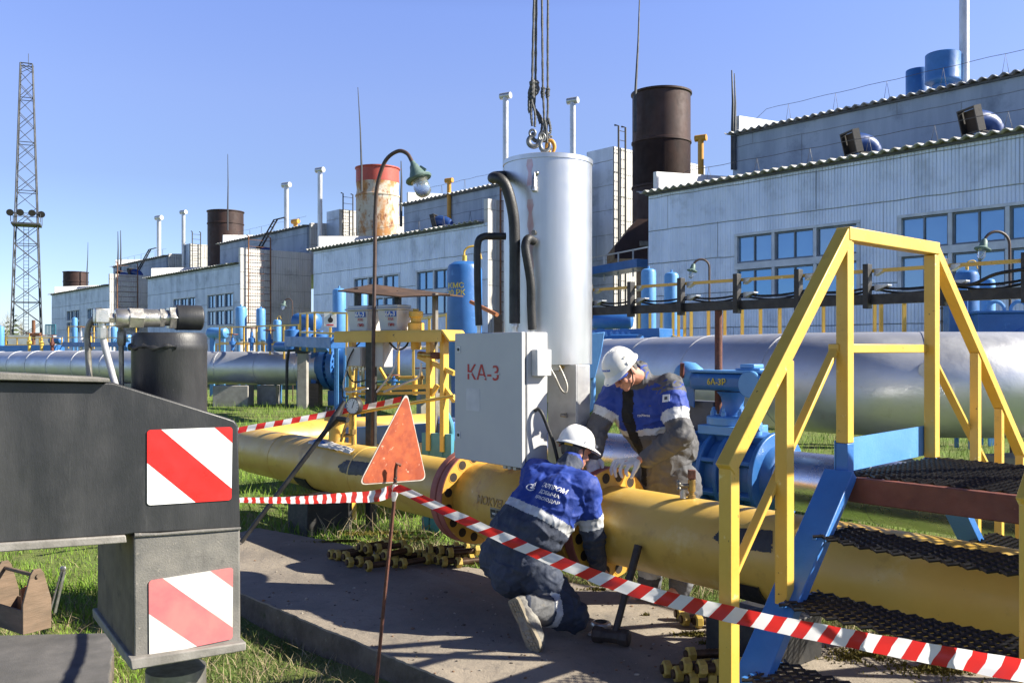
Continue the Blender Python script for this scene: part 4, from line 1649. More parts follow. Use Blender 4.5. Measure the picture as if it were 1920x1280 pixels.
# ---------------------------------------------------------------- parallel silver pipe with the big blue valve
PC = V((2.15, 8.83, .45))
t = thing('silver_pipe', 'smaller silver pipe running into the big blue ribbed valve', 'pipe', (2.6, 8.3, GZ), 'silver clad pipes')
b = MB()
b.cyl(PC - UV * .58, PC - UV * 5.5, .27, 36)
b.build('jacket', M['silver'], t)
b = MB()
b.cyl(PC + UV * .58, PC + UV * 5.0, .27, 36)
b.build('jacket', M['silver'], t)
b = MB()
pipe_rings(b, [PC - UV * .6, PC - UV * 5.4], .27, 1.1, wd=.025, grow=.004, start=.9)
b.build('lap_joints', M['silver'], t)['kind'] = 'stuff'

W = frame(PC, -UV)                             # local x along the pipe to the right, y away, z up
t = thing('ball_valve', 'big blue valve with ribbed body and gearbox between the standing worker and the stile', 'valve', W)
b = MB(W)
b.lathe([(.272, -.62), (.30, -.60), (.33, -.50), (.35, -.42), (.35, .42), (.33, .50), (.30, .60), (.272, .62)], (0, 0, 0), (1, 0, 0), 40)
b.build('body', M['blue'], t)
b = MB(W)
for x in (-.50, -.30, -.10, .10, .30, .50):             # circumferential ribs
    b.lathe([(.31, -.028), (.43, -.024), (.43, .024), (.31, .028)], (x, 0, 0), (1, 0, 0), 40)
for a in range(8):                             # longitudinal ribs
    an = PI * a / 4 + PI / 8
    r3 = MX.Rotation(an, 3, 'X')
    b.box(r3 @ V((0, 0, .378)), 1.04, .045, .09, r3)
b.build('ribs', M['blue'], t, bevel=.008)
b = MB(W)
b.bb(-.24, .24, -.24, .24, .38, .47)
b.lathe([(.25, .47), (.25, .55), (.22, .56)], (0, 0, 0), ZUP, 32)
b.build('bonnet', M['bluelt'], t, bevel=.01)
for i in range(8):
    a = PI / 4 * i + .2
    b = MB(W)
    b.lathe([(.024, .55), (.024, .60), (.013, .61), (.013, .635)], (.20 * math.cos(a), .2 * math.sin(a), 0), ZUP, 6)
    b.build('bolt', M['bluelt'], t)
b = MB(W)
b.lathe([(.13, .555), (.125, .60), (.10, .66), (.115, .74), (.155, .79)], (0, 0, 0), ZUP, 28)
b.build('neck', M['blue'], t)
# gearbox
b = MB(W)
b.bb(-.42, .50, -.17, .17, .80, .97)
gb = b.build('gearbox', M['blue'], t, bevel=.05)
b = MB(W)
b.bb(-.40, .52, -.165, .165, .972, .998)
b.bb(.10, .38, -.1, .1, 1.0, 1.02)
b.bb(.14, .30, -.08, .08, 1.021, 1.06)
b.build('lid', M['bluelt'], gb, bevel=.008)
b = MB(W)
b.lathe([(.125, 0), (.125, .035), (.115, .045)], (.34, -.172, .875), (0, -1, 0), 28)
b.build('round_cover', M['bluelt'], gb)
b = MB(W)
b.lathe([(.06, 0), (.11, .05), (.14, .14), (.13, .24), (.08, .30), (.01, .32)], (-.36, -.02, .90), (-.8, 0, .18), 24)
b.build('motor', M['bluelt'], gb)
b = MB(W)
b.tube([(-.50, -.16, .92), (-.47, -.19, 1.06)], [.024, .022], 10)
b.build('red_lever', M['brownred'], gb)
b = MB(W)
b.prism([(-.64, -.10, .72), (-.40, -.10, .62), (-.40, -.10, .88), (-.64, -.10, .92)], (0, .02, 0))
b.build('plate', M['blue'], gb)
WT = W @ MX.Translation((-.06, -.178, .885)) @ MX(((1, 0, 0, 0), (0, 0, -1, 0), (0, 1, 0, 0), (0, 0, 0, 1)))
text('lettering', '6А-3Р', .085, WT, M['txtyel'], gb, bold=.0008, ext=.002)
b = MB(W)
b.bb(-.62, -.22, -.02, .16, .38, .68)
b.build('actuator_box', M['shaftdk'], t, bevel=.01)
b = MB(W)
b.cyl((.36, -.12, .40), (.36, -.12, .52), .05, 12)
b.cyl((.30, -.12, .47), (.44, -.16, .47), .03, 10)
b.build('drain_cock', M['bluelt'], t)
b = MB(W)
b.bb(-.3, .3, -.3, .3, -.75, -.3)
b.build('foot', M['blue'], t)

# light blue bracket behind the cylinder and its pipe
t = thing('blue_actuator', 'light blue actuator plate and downpipe right of the hanging cylinder', 'actuator', at(1116, 700, 8.8))
b = MB()
b.prism([at(1098, 626, 8.8), at(1134, 622, 8.8), at(1128, 660, 8.8), at(1116, 708, 8.8), at(1098, 712, 8.8)], (0, .14, 0))
b.build('plate', M['bluelt'], t, bevel=.006)
b = MB()
b.tube(smoothpath([at(1112, 708, 8.85), at(1112, 745, 8.85), at(1108, 765, 8.85), at(1096, 772, 8.85)], 5), .026, 10)
b.build('pipe', M['bluelt'], t)

# ---------------------------------------------------------------- instrument stand with canopy (behind the yellow pipe)
sy = lambda px: 9.95 - (px - 640) / 220 * .9
ast = lambda px, py, o=0: at(px, py, sy(px) + o)
SD = (ast(860, 655) - ast(640, 655)).normalized()
SB = V((-SD.y, SD.x, 0))
if SB.y < 0:
    SB = -SB
c = ast(750, 655)
t = thing('instrument_stand', 'yellow instrument stand with black posts under a rusty canopy', 'stand', (c.x, c.y, GZ))
b = MB()
a0, a1 = ast(648, 633), ast(848, 610)
z_ = (a0.z + a1.z) / 2
b.bar(V((a0.x, a0.y, z_)), V((a1.x, a1.y, z_)), .34, .022)
b.bar(V((a0.x, a0.y, z_ - .06)) - SB * .17, V((a1.x, a1.y, z_ - .06)) - SB * .17, .016, .10)
b.bar(V((a1.x, a1.y, z_)), V((a1.x, a1.y, z_)) + SD * .09 - V((0, 0, .10)), .34, .02)
b.build('shelf', M['yrail'], t)
for px, top in ((807, 622), (833, 616)):
    b = MB()
    p = ast(px, top)
    b.bar(V((p.x, p.y, .62)), V((p.x, p.y, z_ - .02)), .085, .05, up=SD)
    b.build('leg', M['yrail'], t)
    b = MB()
    for o in (-.05, .06):
        b.bar(V((p.x, p.y, GZ)) + SD * o, V((p.x, p.y, .80)) + SD * o, .045, .09, up=SD)
    b.bar(V((p.x, p.y, .5)) + SD * .005 + SB * .06, V((p.x, p.y, .72)) + SD * .005 + SB * .06, .15, .03, up=SD)
    b.build('leg_foot', M['teal'], t)
b = MB()
p = ast(661, 640)
b.bar(V((p.x, p.y, GZ)), V((p.x, p.y, z_ - .07)), .07, .05, up=SD)
b.build('leg', M['yrail'], t)
b = MB()
p = ast(696, 640, -.12)
b.bar(V((p.x, p.y, GZ)), V((p.x, p.y, z_ - .02)), .085, .085, up=SD)
b.build('black_post', M['black'], t)
for (pa, pb, w_) in (((650, 730), (808, 724), .05), ((650, 738), (805, 736), .03), ((785, 668), (852, 700), .045), ((808, 742), (820, 722), .04), ((833, 725), (852, 752), .04)):
    b = MB()
    b.bar(ast(*pa), ast(*pb), w_)
    b.build('brace', M['yrail'], t)
for px, py in ((671, 540), (698, 542), (746, 545)):
    b = MB()
    a = ast(px, py, .1)
    b.bar(V((a.x, a.y, z_)), a, .055, .055, up=SD)
    b.build('canopy_post', M['black'], t)
b = MB()
a = ast(816, 550, .1)
b.bar(V((a.x, a.y, .8)), a, .045, .045, up=SD)
b.build('canopy_post', M['truckdust'], t)
b = MB()
e0, e1 = ast(636, 546), ast(838, 552)
zc0, zc1 = at(670, 532, 10).z, at(835, 549, 9.2).z
A, B_ = V((e0.x, e0.y, zc0 - .09)), V((e1.x, e1.y, zc1 - .03))
b.prism([A - SB * .02, A + SD * .22 + V((0, 0, .08)) + SB * .3, B_ + SB * .3 - SD * .02, B_ - SD * .0 + SB * .05, B_ - SD * .42 - SB * .24 - V((0, 0, .02))], (0, 0, .014))
b.build('canopy', M['rustdk'], t)

for (x0, x1, y0, y1, lab) in ((657, 712, 572, 622, 'left grey label box with open lid under the rusty canopy'), (715, 767, 577, 622, 'right grey label box under the rusty canopy')):
    c = ast((x0 + x1) / 2, 622)
    c.z = z_ + .012
    W = frame(c, SD)
    wd, h = (x1 - x0) * c.y / F, .27
    q = thing('label_box', lab, 'instrument box', W, 'grey boxes on the stand')
    b = MB(W)
    vs = []
    for z, s_ in ((0, .40), (h * .8, .47)):
        vs += [(-wd * s_, -.12 * s_ / .45, z), (wd * s_, -.12 * s_ / .45, z), (wd * s_, .12 * s_ / .45, z), (-wd * s_, .12 * s_ / .45, z)]
    b.add(vs, [(0, 1, 2, 3), (4, 5, 6, 7), (0, 1, 5, 4), (1, 2, 6, 5), (2, 3, 7, 6), (3, 0, 4, 7)])
    bo = b.build('body', M['ltgrey'], q, bevel=.01)
    b = MB(W)
    b.bb(-wd * .52, wd * .52, -.15, .14, h * .805, h * .88)
    b.bb(-wd * .46, wd * .46, -.12, .11, h * .881, h)
    b.build('lid', M['ltgrey'], q, bevel=.012)
    b = MB(W)
    b.prism([(-.02, -.132, .145), (.125, -.132, .145), (.125, -.136, .20), (-.02, -.136, .20)], (0, .005, 0))
    b.build('blue_field', M['txtblue'], bo)
    mm = MX(((1, 0, 0, 0), (0, 0, -1, 0), (0, 1, 0, 0), (0, 0, 0, 1)))
    text('lettering', '6А-3', .066, W @ MX.Translation((.052, -.139, .172)) @ mm, M['txtwhite'], bo, bold=.002)
    text('lettering', 'ВЗЛ', .035, W @ MX.Translation((.05, -.130, .115)) @ mm, M['stencil'], bo, bold=.001)
    text('lettering', 'Г№2', .04, W @ MX.Translation((.05, -.122, .060)) @ mm, M['stencil'], bo, bold=.001)
# yellow riser with a flanged cap next to the boxes
c = ast(780, 640, .05)
b = MB()
zz = lambda py: ast(780, py, .05).z
b.lathe([(.055, zz(655)), (.055, zz(622)), (.085, zz(620)), (.085, zz(606)), (.055, zz(603)), (.055, zz(596)), (.075, zz(594)), (.075, zz(584)), (.03, zz(582)), (.03, zz(579))], (c.x, c.y, 0), ZUP, 20)
tag(b.build('flanged_riser', M['yrail']), 'pale yellow flanged riser right of the two label boxes', 'pipe fitting')
for (x0, x1, y0, y1, off, lab) in ((655, 689, 650, 687, -.08, 'small pale junction box with a row of cable glands'), (697, 727, 636, 688, -.02, 'pale control box right of the black post')):
    a, c = ast(x0, y0, off), ast(x1, y1, off)
    W = frame((a + c) / 2, SD)
    wd, h = (a - c).length * .66, abs(a.z - c.z)
    q = thing('junction_box', lab, 'junction box', W, 'boxes on the instrument stand')
    b = MB(W)
    b.bb(-wd / 2, wd / 2, -.07, .07, -h / 2, h / 2)
    b.build('body', M['cab'], q, bevel=.006)
    b = MB(W)
    b.bb(-wd / 2 + .006, wd / 2 - .006, -.079, -.0705, -h / 2 + .006, h / 2 - .006)
    b.build('door', M['cab'], q, bevel=.003)
    if x0 == 655:
        for i in range(4):
            b = MB(W)
            x = -wd * .36 + i * wd * .24
            b.lathe([(.02, -h / 2), (.02, -h / 2 - .04), (.013, -h / 2 - .045), (.013, -h / 2 - .09), (.006, -h / 2 - .1), (.006, -h / 2 - .2)], (x, 0, 0), ZUP, 10)
            b.build('cable_gland', M['hookyel'] if 0 else M['zinc'], q)
# loose cables of the stand
b = MB()
b.tube(smoothpath([ast(652, 690, -.2), ast(644, 720, -.2), ast(652, 735, -.2), ast(690, 728, -.25)], 6), .009, 6)
b.tube(smoothpath([ast(706, 735, -.2), ast(725, 712, -.2), ast(738, 690, -.2), ast(750, 640, -.1)], 6), .010, 6)
b.tube(smoothpath([ast(720, 735, -.2), ast(760, 718, -.2), ast(785, 706, -.2), ast(790, 680, -.2)], 6), .012, 6)
tag(b.build('loose_cables', M['tube']), 'loose grey cables hanging round the instrument stand', 'cables')

# tall arched lamp pole
yl = 9.3
t = thing('arched_lamp', 'tall arched lamp pole with a green caged lamp above the instrument stand', 'lamp', (at(697, 655, yl).x, yl, GZ))
pts = [V((at(697, 655, yl).x, yl, GZ)), at(700, 640, yl), at(703, 480, yl), at(703, 405, yl)]
b = MB()
b.tube(pts[:3] + smoothpath([at(703, 405, yl), at(707, 350, yl - .05), at(722, 303, yl - .1), at(745, 284, yl - .16), at(763, 288, yl - .2), at(774, 306, yl - .25)], 8), .020, 10)
b.build('pole', M['lamppost'], t)
e = at(775, 308, yl - .25)
d = V((.30, -.10, -.80)).normalized()
b = MB()
b.lathe([(.022, -.03), (.03, 0), (.045, .02), (.055, .06), (.075, .10), (.085, .13), (.13, .145), (.135, .16), (.125, .175), (.08, .18)], e, d, 28)
b.bar(e + d * .05 + V((.05, 0, .02)), e + d * .10 + V((.09, 0, .03)), .03)
b.build('housing', M['lampgreen'], t)
b = MB()
b.lathe([(.075, .18), (.082, .24), (.078, .31), (.05, .345), (.01, .355)], e, d, 24)
b.build('glass', M['lglass'], t)
b = MB()
b.lathe([(.086, .178), (.088, .186), (.076, .19)], e, d, 24)
b.build('retaining_ring', M['zinc'], t)

b = MB()
b.bar(ast(650, 818, .35), ast(856, 808, .35), .10, .20)
tag(b.build('blue_beam', M['blue'], bevel=.01), 'dark blue beam low behind the yellow pipe under the instrument stand', 'beam')

# small pipework round the instrument stand and along the yard
def smallvalve(p, h, m, label, wheel=True, r_=.03, group='small valves in the yard'):
    t_ = thing('small_valve', label, 'valve', p, group)
    b_ = MB()
    b_.lathe([(r_, 0), (r_, h * .35), (r_ * 1.7, h * .37), (r_ * 1.7, h * .55), (r_ * .9, h * .58), (r_ * .7, h * .8), (r_ * .35, h * .82), (r_ * .35, h)], p, ZUP, 12)
    b_.build('body', m, t_)
    if wheel:
        b_ = MB()
        c_ = V(p) + V((0, 0, h * .98))
        b_.tube([c_ + V((math.cos(q), math.sin(q), 0)) * r_ * 2.6 for q in [2 * PI * i / 14 for i in range(14)]], r_ * .3, 6, closed=True)
        b_.bar(c_ - V((r_ * 2.6, 0, 0)), c_ + V((r_ * 2.6, 0, 0)), r_ * .4)
        b_.build('hand_wheel', M['brownred'] if m is not M['black'] else m, t_)


def pipework(label, m, runs, name='small_pipework'):
    b_ = MB()
    for pts_, r_ in runs:
        b_.tube(smoothpath(pts_, 5) if len(pts_) > 2 else pts_, r_, 9)
    return tag(b_.build(name, m), label, 'pipework', 'thin pipes round the instrument stand')


pipework('thin yellow pipes rising behind the black post of the instrument stand', M['yrail'],
         [([ast(747, 632, .15), ast(747, 722, .15)], .014), ([ast(735, 708, .15), ast(778, 707, .15)], .016), ([ast(668, 690, -.1), ast(668, 740, -.1), ast(690, 752, -.1)], .015),
          ([ast(712, 690, .1), ast(726, 715, .1), ast(731, 735, .1)], .018), ([ast(778, 704, .1), ast(778, 740, .1)], .028)])
pipework('thin teal pipes between the legs of the instrument stand', M['teal'],
         [([ast(705, 716, .1), ast(745, 716, .1), ast(760, 716, .1)], .015), ([ast(655, 770, .2), ast(655, 700, .3)], .03), ([ast(835, 770, .2), ast(846, 800, .2), ast(846, 850, .2)], .03)])
pipework('dark looped cables under the yellow shelf of the instrument stand', M['hose'],
         [([ast(676, 640, -.1), ast(660, 660, -.2), ast(650, 690, -.2), ast(662, 715, -.2), ast(690, 712, -.15)], .008),
          ([ast(728, 640, 0), ast(745, 655, 0), ast(760, 650, 0), ast(768, 636, 0)], .010), ([ast(650, 690, -.1), ast(642, 740, -.1), ast(652, 745, -.1)], .007)])
smallvalve(ast(738, 722, .05), .11, M['blue'], 'small blue valve on the lower yellow bar of the instrument stand', True, .025)
smallvalve(ast(789, 722, .05), .18, M['brass'], 'small brass valve beside the right leg of the instrument stand', True, .022)
b = MB()
b.cyl(ast(786, 664, .0), ast(822, 667, -.05), .032, 14)
bs_ = tag(b.build('brass_stub', M['brass'], bevel=.004), 'horizontal brass pipe stub with brown cap across the yellow legs', 'pipe fitting')
b = MB()
b.cyl(ast(812, 666, -.05), ast(822, 667, -.07), .036, 14)
b.build('end_cap', M['rustrod'], bs_)
for px, h, m, lab in ((55, .9, 'yrail', 'yellow valve stem just left of the rusty post under the mast'), (78, .8, 'yrail', 'yellow valve stem just right of the rusty post under the mast'), (98, .8, 'brownred', 'red-brown valve stem beside the small lying vessel under the mast'),
                      (152, 1.2, 'galv', 'grey valve stem in front of the door of the farthest hall'), (170, .9, 'yrail', 'yellow valve stem left of the grey hose on the black beam'), (236, .8, 'blue', 'blue valve stem left of the black ram')):
    smallvalve(at(px, 655, 44) + V((0, 0, -.1)), h, M[m], lab, True, .07)
for px, y_, h, lab in ((472, 31, .8, 'dark blue valve between the two upright vessels of the third hall'), (436, 32, .6, 'dark blue valve left of the two upright vessels of the third hall'), (505, 30, .7, 'dark blue valve beside the pale bottle with a lifting hook')):
    smallvalve(at(px, 658, y_), h, M['blue'], lab, True, .07)

# odds and ends seen past the hanging hoses
b = MB()
b.cyl(at(883, 566, 11), at(932, 590, 10.4), .024, 12)
tag(b.build('red_bar', M['woodred']), 'orange-red bar poking out behind the black hoses', 'bar')
b = MB()
b.bar(at(934, 590, 11), at(934, 700, 11), .14, .1, up=(1, 0, 0))
tag(b.build('dark_column', M['black']), 'dark column behind the black hoses', 'column')
# ================================================================ crane-truck outrigger (left foreground)
FX = V((.83, .56, 0)).normalized()
FB = V((-FX.y, FX.x, 0))
TE = V((-.93, 3.10, 0))


def tp(px, py, d=0.0):
    k_ = (px - CX) / F
    p = TE + FB * d
    y = p.dot(FB) / (k_ * FB.x + FB.y)
    return at(px, py, y)


c = tp(340, 1000, .2)
t = thing('truck_outrigger', 'black steel rear end of a crane truck with two red and white striped plates', 'outrigger', (c.x, c.y, GF))
b = MB()
b.prism([tp(*p) for p in ((-90, 712), (214, 717), (424, 782), (440, 788), (447, 798), (451, 989), (250, 1001), (236, 1003), (-90, 1024))], FB * .34)
body = b.build('beam', M['truck'], t, bevel=.006)
b = MB()
b.prism([tp(*p, -.035) for p in ((-90, 694), (206, 709), (206, 717), (-90, 711))], FB * .2)
b.build('top_flange', M['truckdust'], t, bevel=.004)
b = MB()
b.prism([tp(*p, -.012) for p in ((-90, 1024), (236, 1003), (238, 1017), (-90, 1042))], FB * .36)
b.build('bottom_flange', M['trimdust'], t, bevel=.004)
b = MB()
b.tube([tp(252, 1003, -.002), tp(300, 1001, -.003), tp(380, 995, -.003), tp(451, 990, -.002)], [.007, .005, .006, .005], 8)
b.build('weld_seam', M['truckdust'], t)
b = MB()
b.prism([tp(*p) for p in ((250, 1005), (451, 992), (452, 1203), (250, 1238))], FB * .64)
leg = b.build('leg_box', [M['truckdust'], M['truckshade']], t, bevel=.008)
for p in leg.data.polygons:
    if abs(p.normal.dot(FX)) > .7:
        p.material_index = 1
b = MB()
b.prism([tp(*p, -.03) for p in ((244, 1236), (462, 1203), (462, 1219), (246, 1257))], FB * .69)
b.build('foot_flange', M['trimdust'], t, bevel=.005)
b = MB()
c = tp(330, 1250, .17)
b.cyl(V((c.x, c.y, GF - .05)), V((c.x, c.y, c.z)), .10, 24)
b.build('foot_ram', M['zincdk'], t)


def clip(P, c_, s_):
    """keep the part of uv polygon with s*(u+v-c)>=0"""
    out = []
    for i in range(len(P)):
        a, b2 = P[i], P[(i + 1) % len(P)]
        da, db = s_ * (a[0] + a[1] - c_), s_ * (b2[0] + b2[1] - c_)
        if da >= 0:
            out.append(a)
        if da * db < 0:
            f = da / (da - db)
            out.append((a[0] + (b2[0] - a[0]) * f, a[1] + (b2[1] - a[1]) * f))
    return out


def plate(name, cs, cuts, m1, m2, label):
    TL, TR, BR, BL = [tp(*q, -.004) for q in cs]
    r_ = .04
    base = []
    for (cx_, cy_, a0) in ((1 - r_, r_, -PI / 2), (1 - r_, 1 - r_, 0), (r_, 1 - r_, PI / 2), (r_, r_, PI)):
        for i in range(5):
            a = a0 + PI / 2 * i / 4
            base.append((cx_ + r_ * math.cos(a), cy_ + r_ * math.sin(a)))
    mp = lambda u, v: BL * (1 - u) * (1 - v) + BR * u * (1 - v) + TR * u * v + TL * (1 - u) * v
    b = MB()
    lim = [-1] + cuts + [3]
    for i in range(len(lim) - 1):
        P = clip(clip(base, lim[i], 1), lim[i + 1], -1)
        if len(P) > 2:
            b.prism([mp(*q) for q in P], FB * .003, mi=i % 2)
    o = b.build(name, [m2, m1], t, smooth=False)
    o['label'] = label


plate('striped_plate', ((276, 806), (436, 800), (434, 937), (276, 947)), [.56, 1.16, 1.78], M['red'], M['white'], 'bright red and white striped plate')
plate('striped_plate', ((279, 1088), (437, 1063), (436, 1197), (280, 1230)), [.56, 1.16, 1.72], M['redfade'], M['whitefade'], 'dirty faded red and white striped plate')
# hydraulic ram behind the beam
c = tp(318, 700, .215)
rr_ = 67 * c.y / F
zt = tp(318, 624, .215).z
b = MB()
b.lathe([(rr_, -.75), (rr_, -.065), (rr_ * 1.012, -.06), (rr_ * 1.015, -.05), (rr_ * 1.012, -.04), (rr_, -.035), (rr_, -.014), (rr_ * .93, 0), (.01, .002)], (c.x, c.y, zt), ZUP, 56)
ram = b.build('ram', M['truck'], t)
b = MB()
b.tube([(c.x + (rr_ + .002) * math.cos(a), c.y + (rr_ + .002) * math.sin(a), zt - .05 + .004 * math.sin(a * 9)) for a in [PI * (1.05 + .62 * i / 20) for i in range(21)]], [.007 + .0035 * math.sin(i * 1.9) for i in range(21)], 8)
b.build('weld_bead', M['truck'], ram)
kd = .19
ax = lambda px: tp(px, 596, kd)
px2m = lambda p0, p1: (ax(p1) - ax(p0)).length
o0 = ax(205)
L_ = lambda px: px2m(205, px)
mm_ = lambda n: n * ax(270).y / F
b = MB()
kx = tp(328, 594, kd)
b.lathe([(mm_(23), 0), (mm_(24), .004), (mm_(24), px2m(328, 376)), (mm_(22), px2m(328, 378))], tp(328, 595, kd), FX, 36)
b.build('knuckle', M['truck'], t, bevel=.002)
fit = MB()
fit.lathe([(mm_(10), 0), (mm_(10), L_(214))], o0, FX, 6)
fit.lathe([(mm_(15), 0), (mm_(17.5), .006), (mm_(17.5), px2m(215, 240))], ax(215), FX, 28)
fit.lathe([(mm_(21), 0), (mm_(21), px2m(240, 267))], ax(240), FX, 6)
fit.lathe([(mm_(17), 0), (mm_(17), px2m(267, 298))], ax(267), FX, 28)
fit.lathe([(mm_(19.5), 0), (mm_(19.5), px2m(297, 307))], ax(297), FX, 6)
fit.lathe([(mm_(15), 0), (mm_(15), px2m(307, 317))], ax(307), FX, 24)
fit.lathe([(mm_(23), 0), (mm_(23), px2m(315, 328))], ax(315), FX, 6)
fit.build('hose_fitting', M['zinc'], t, bevel=.0015)
b = MB()
R3 = MX((FX, FB, ZUP)).transposed()
b.box(tp(190, 592, kd), px2m(176, 204), .045, mm_(27), R3)
b.build('elbow_block', M['zinc'], t, bevel=.004)
b = MB()
b.tube([tp(191, 604, kd), tp(192, 618, kd)], mm_(7), 12)
b.lathe([(mm_(9.5), 0), (mm_(9.5), mm_(19))], tp(193, 634, kd), ZUP, 6)
b.build('hose_nut', M['zinc'], t)
b = MB()
b.tube(smoothpath([tp(193, 632, kd), tp(198, 655, kd), tp(207, 688, kd), tp(217, 724, kd)], 5), mm_(6), 12)
b.build('hose', M['tube'], t)
b = MB()
b.tube(smoothpath([tp(182, 592, kd + .04), tp(170, 604, kd + .05), tp(164, 622, kd + .06), tp(165, 660, kd + .06), tp(168, 715, kd + .06)], 5), mm_(5.5), 10)
b.build('hose', M['zincdk'], t)
b = MB()
b.tube([tp(227, 606, kd + .05), tp(228, 730, kd + .05)], mm_(4.6), 10)
b.lathe([(mm_(6.5), 0), (mm_(8.5), .01), (mm_(8.5), mm_(26)), (mm_(6), mm_(30))], tp(228, 648, kd + .05), ZUP, 8)
b.build('hose', M['zincdk'], t)

# ================================================================ yellow pipe, flanges and valve
YP = V((.913, 5.97, .453))
yp = lambda q, z=0.0: YP + UV * q + V((0, 0, z))
RP, RF = .262, .385
QL, QR = 1.84, .46


def pq(px):
    k_ = (px - CX) / F
    return (YP.x - k_ * YP.y) / (k_ * UV.y - UV.x)


t = thing('yellow_pipe', 'thick yellow pipe running from the elbow at the left to the stile at the right', 'pipe', (YP.x, YP.y, 0))
path = [yp(q) for q in (QL + .08, 3.0, 4.0, 5.0, 6.15)]
ce = yp(6.15) + NV * .85
arc = [ce - NV * .85 * math.cos(a) + UV * .85 * math.sin(a) for a in [PI / 2 * i / 12 for i in range(1, 13)]]
path += arc + [arc[-1] + NV * .6, arc[-1] + NV * 2.2]
b = MB()
b.tube(path, RP, 56)
yl_ = b.build('pipe_run', M['ypipe'], t)
b = MB()
b.cyl(yp(QR - .10), yp(-5.2), RP, 64)
yr_ = b.build('pipe_run', M['ypipe'], t)
b = MB()
for q in (3.55, 5.3):
    b.lathe([(RP - .005, -.014), (RP + .003, -.008), (RP + .004, 0), (RP + .003, .008), (RP - .005, .014)], yp(q), UV, 48)
b.build('weld_bead', M['ypipe'], yl_)
b = MB()
b.tube([arc[-1] + NV * .75, arc[-1] + NV * .75 - UV * 3.0], RP * .96, 40)
b.build('branch', M['ypipe'], t)


def flange(q0, q1, mrim, mface, facehole, parent, holes=True, name='flange'):
    b = MB()
    b.lathe([(RP * 1.01, q0), (RF - .006, q0), (RF, q0 + .006), (RF, q1 - .006), (RF - .006, q1), (RP * 1.01, q1)], yp(0), UV, 72)
    o = b.build(name, [mrim, mface], parent)
    for p in o.data.polygons:
        if abs(p.normal.dot(UV)) > .9:
            p.material_index = 1
    if holes:
        x_ = UV.cross(ZUP).normalized()
        for i in range(16):
            a = 2 * PI * (i + .5) / 16
            c = yp(q0) + (x_ * math.cos(a) + ZUP * math.sin(a)) * .323
            b = MB()
            b.lathe([(.0365, 0), (.0365, .003)], c - UV * .003, UV, 20)
            ho = b.build('bolt_hole', M['hole'], o)
            b = MB()
            b.lathe([(.037, 0), (.043, 0), (.043, .0025), (.037, .0025)], c - UV * .0025, UV, 20)
            b.build('hole_rim', mface, o)
    return o


flange(QL, QL + .075, M['flred'], M['yvalve'], True, t, name='valve_flange')
flange(QL + .085, QL + .165, M['flred'], M['flred'], False, t, holes=False, name='pipe_flange')
b = MB()
b.lathe([(RF * .96, QL + .074), (RF * .96, QL + .086)], yp(0), UV, 60, close=False)
b.build('gasket', M['hole'], t)
flange(QR - .11, QR - .02, M['flred'], M['yvalve'], True, t, name='pipe_flange')
flange(QR + .0, QR + .085, M['yvalve'], M['yvalve'], False, t, holes=False, name='valve_flange')
b = MB()
b.lathe([(.26, QR + .08), (.275, QR + .12), (.32, QR + .24), (.35, QR + .42), (.36, QR + .70), (.35, QR + .98), (.31, QR + 1.17), (.275, QR + 1.28), (.27, QL + .01)], yp(0), UV, 72, close=False)
vb = b.build('valve_body', M['yvalve'], t)
bv = bvh_of(vb)


def raystick(bvh, px, py, off=.002):
    o = V((0, 0, EYE))
    d = (at(px, py, 1) - o).normalized()
    h = bvh.ray_cast(o, d)
    return h


def onbody(px, py, size, s_, m, parent, bvh, name='lettering', bold=.001, out=.003, ext=.002):
    h = raystick(bvh, px, py)
    n = h[1].normalized()
    if n.y > 0:
        n = -n
    xr = ZUP.cross(n).normalized()
    W = frame(h[0], xr, n)
    yv = n.cross(xr)
    W = MX((xr, yv, n)).transposed().to_4x4()
    W.translation = h[0] + n * .02
    return text(name, s_, size, W, m, parent, bold=bold, project=(bvh, out), ext=ext), W, h


M['cast'] = mat('cast_letters', (.40, .25, .07), (.32, .18, .05), sc=12, rough=.6)
onbody(924, 942, .088, 'MOKVELD', M['cast'], vb, bv, bold=.0015)
onbody(930, 990, .075, 'W', M['cast'], vb, bv, bold=.0015)
_, W, h = onbody(929, 963, .02, 'WIO 16', M['dial'], vb, bv, out=.007, ext=.0005)
b = MB(W)
b.bb(-.062, .062, -.042, .042, -.03, -.0165)
b.build('name_plate', M['zincdk'], vb, bevel=.002)
b = MB(W)
b.bb(-.055, .005, -.03, .03, -.0165, -.0150)
b.bb(.018, .052, -.005, .03, -.0165, -.0152)
b.build('dark_field', M['black'], vb)

# black arrow marks on the pipe


def patch(name, poly, obj, m, parent, n=26):
    bvh = bvh_of(obj)
    xs = [p[0] for p in poly]
    ys = [p[1] for p in poly]
    b = MB()
    idx = {}
    x0, x1, y0, y1 = min(xs), max(xs), min(ys), max(ys)
    vs, fs = [], []
    for j in range(n + 1):
        for i in range(n + 1):
            px, py = x0 + (x1 - x0) * i / n, y0 + (y1 - y0) * j / n
            h = raystick(bvh, px, py)
            if h[0] is not None:
                nn = h[1] if h[1].y < 0 else -h[1]
                idx[i, j] = len(vs)
                vs.append(h[0] + nn * .0018)
    for j in range(n):
        for i in range(n):
            px, py = x0 + (x1 - x0) * (i + .5) / n, y0 + (y1 - y0) * (j + .5) / n
            if inpoly(px + 1.2 * NZ.noise(V((px * .3, py * .3, 0))), py + 1.5 * NZ.noise(V((px * .3, py * .3, 9))), poly) and all(q in idx for q in ((i, j), (i + 1, j), (i + 1, j + 1), (i, j + 1))):
                fs.append((idx[i, j], idx[i, j + 1], idx[i + 1, j + 1], idx[i + 1, j]))
    b.add(vs, fs)
    return b.build(name, m, parent)


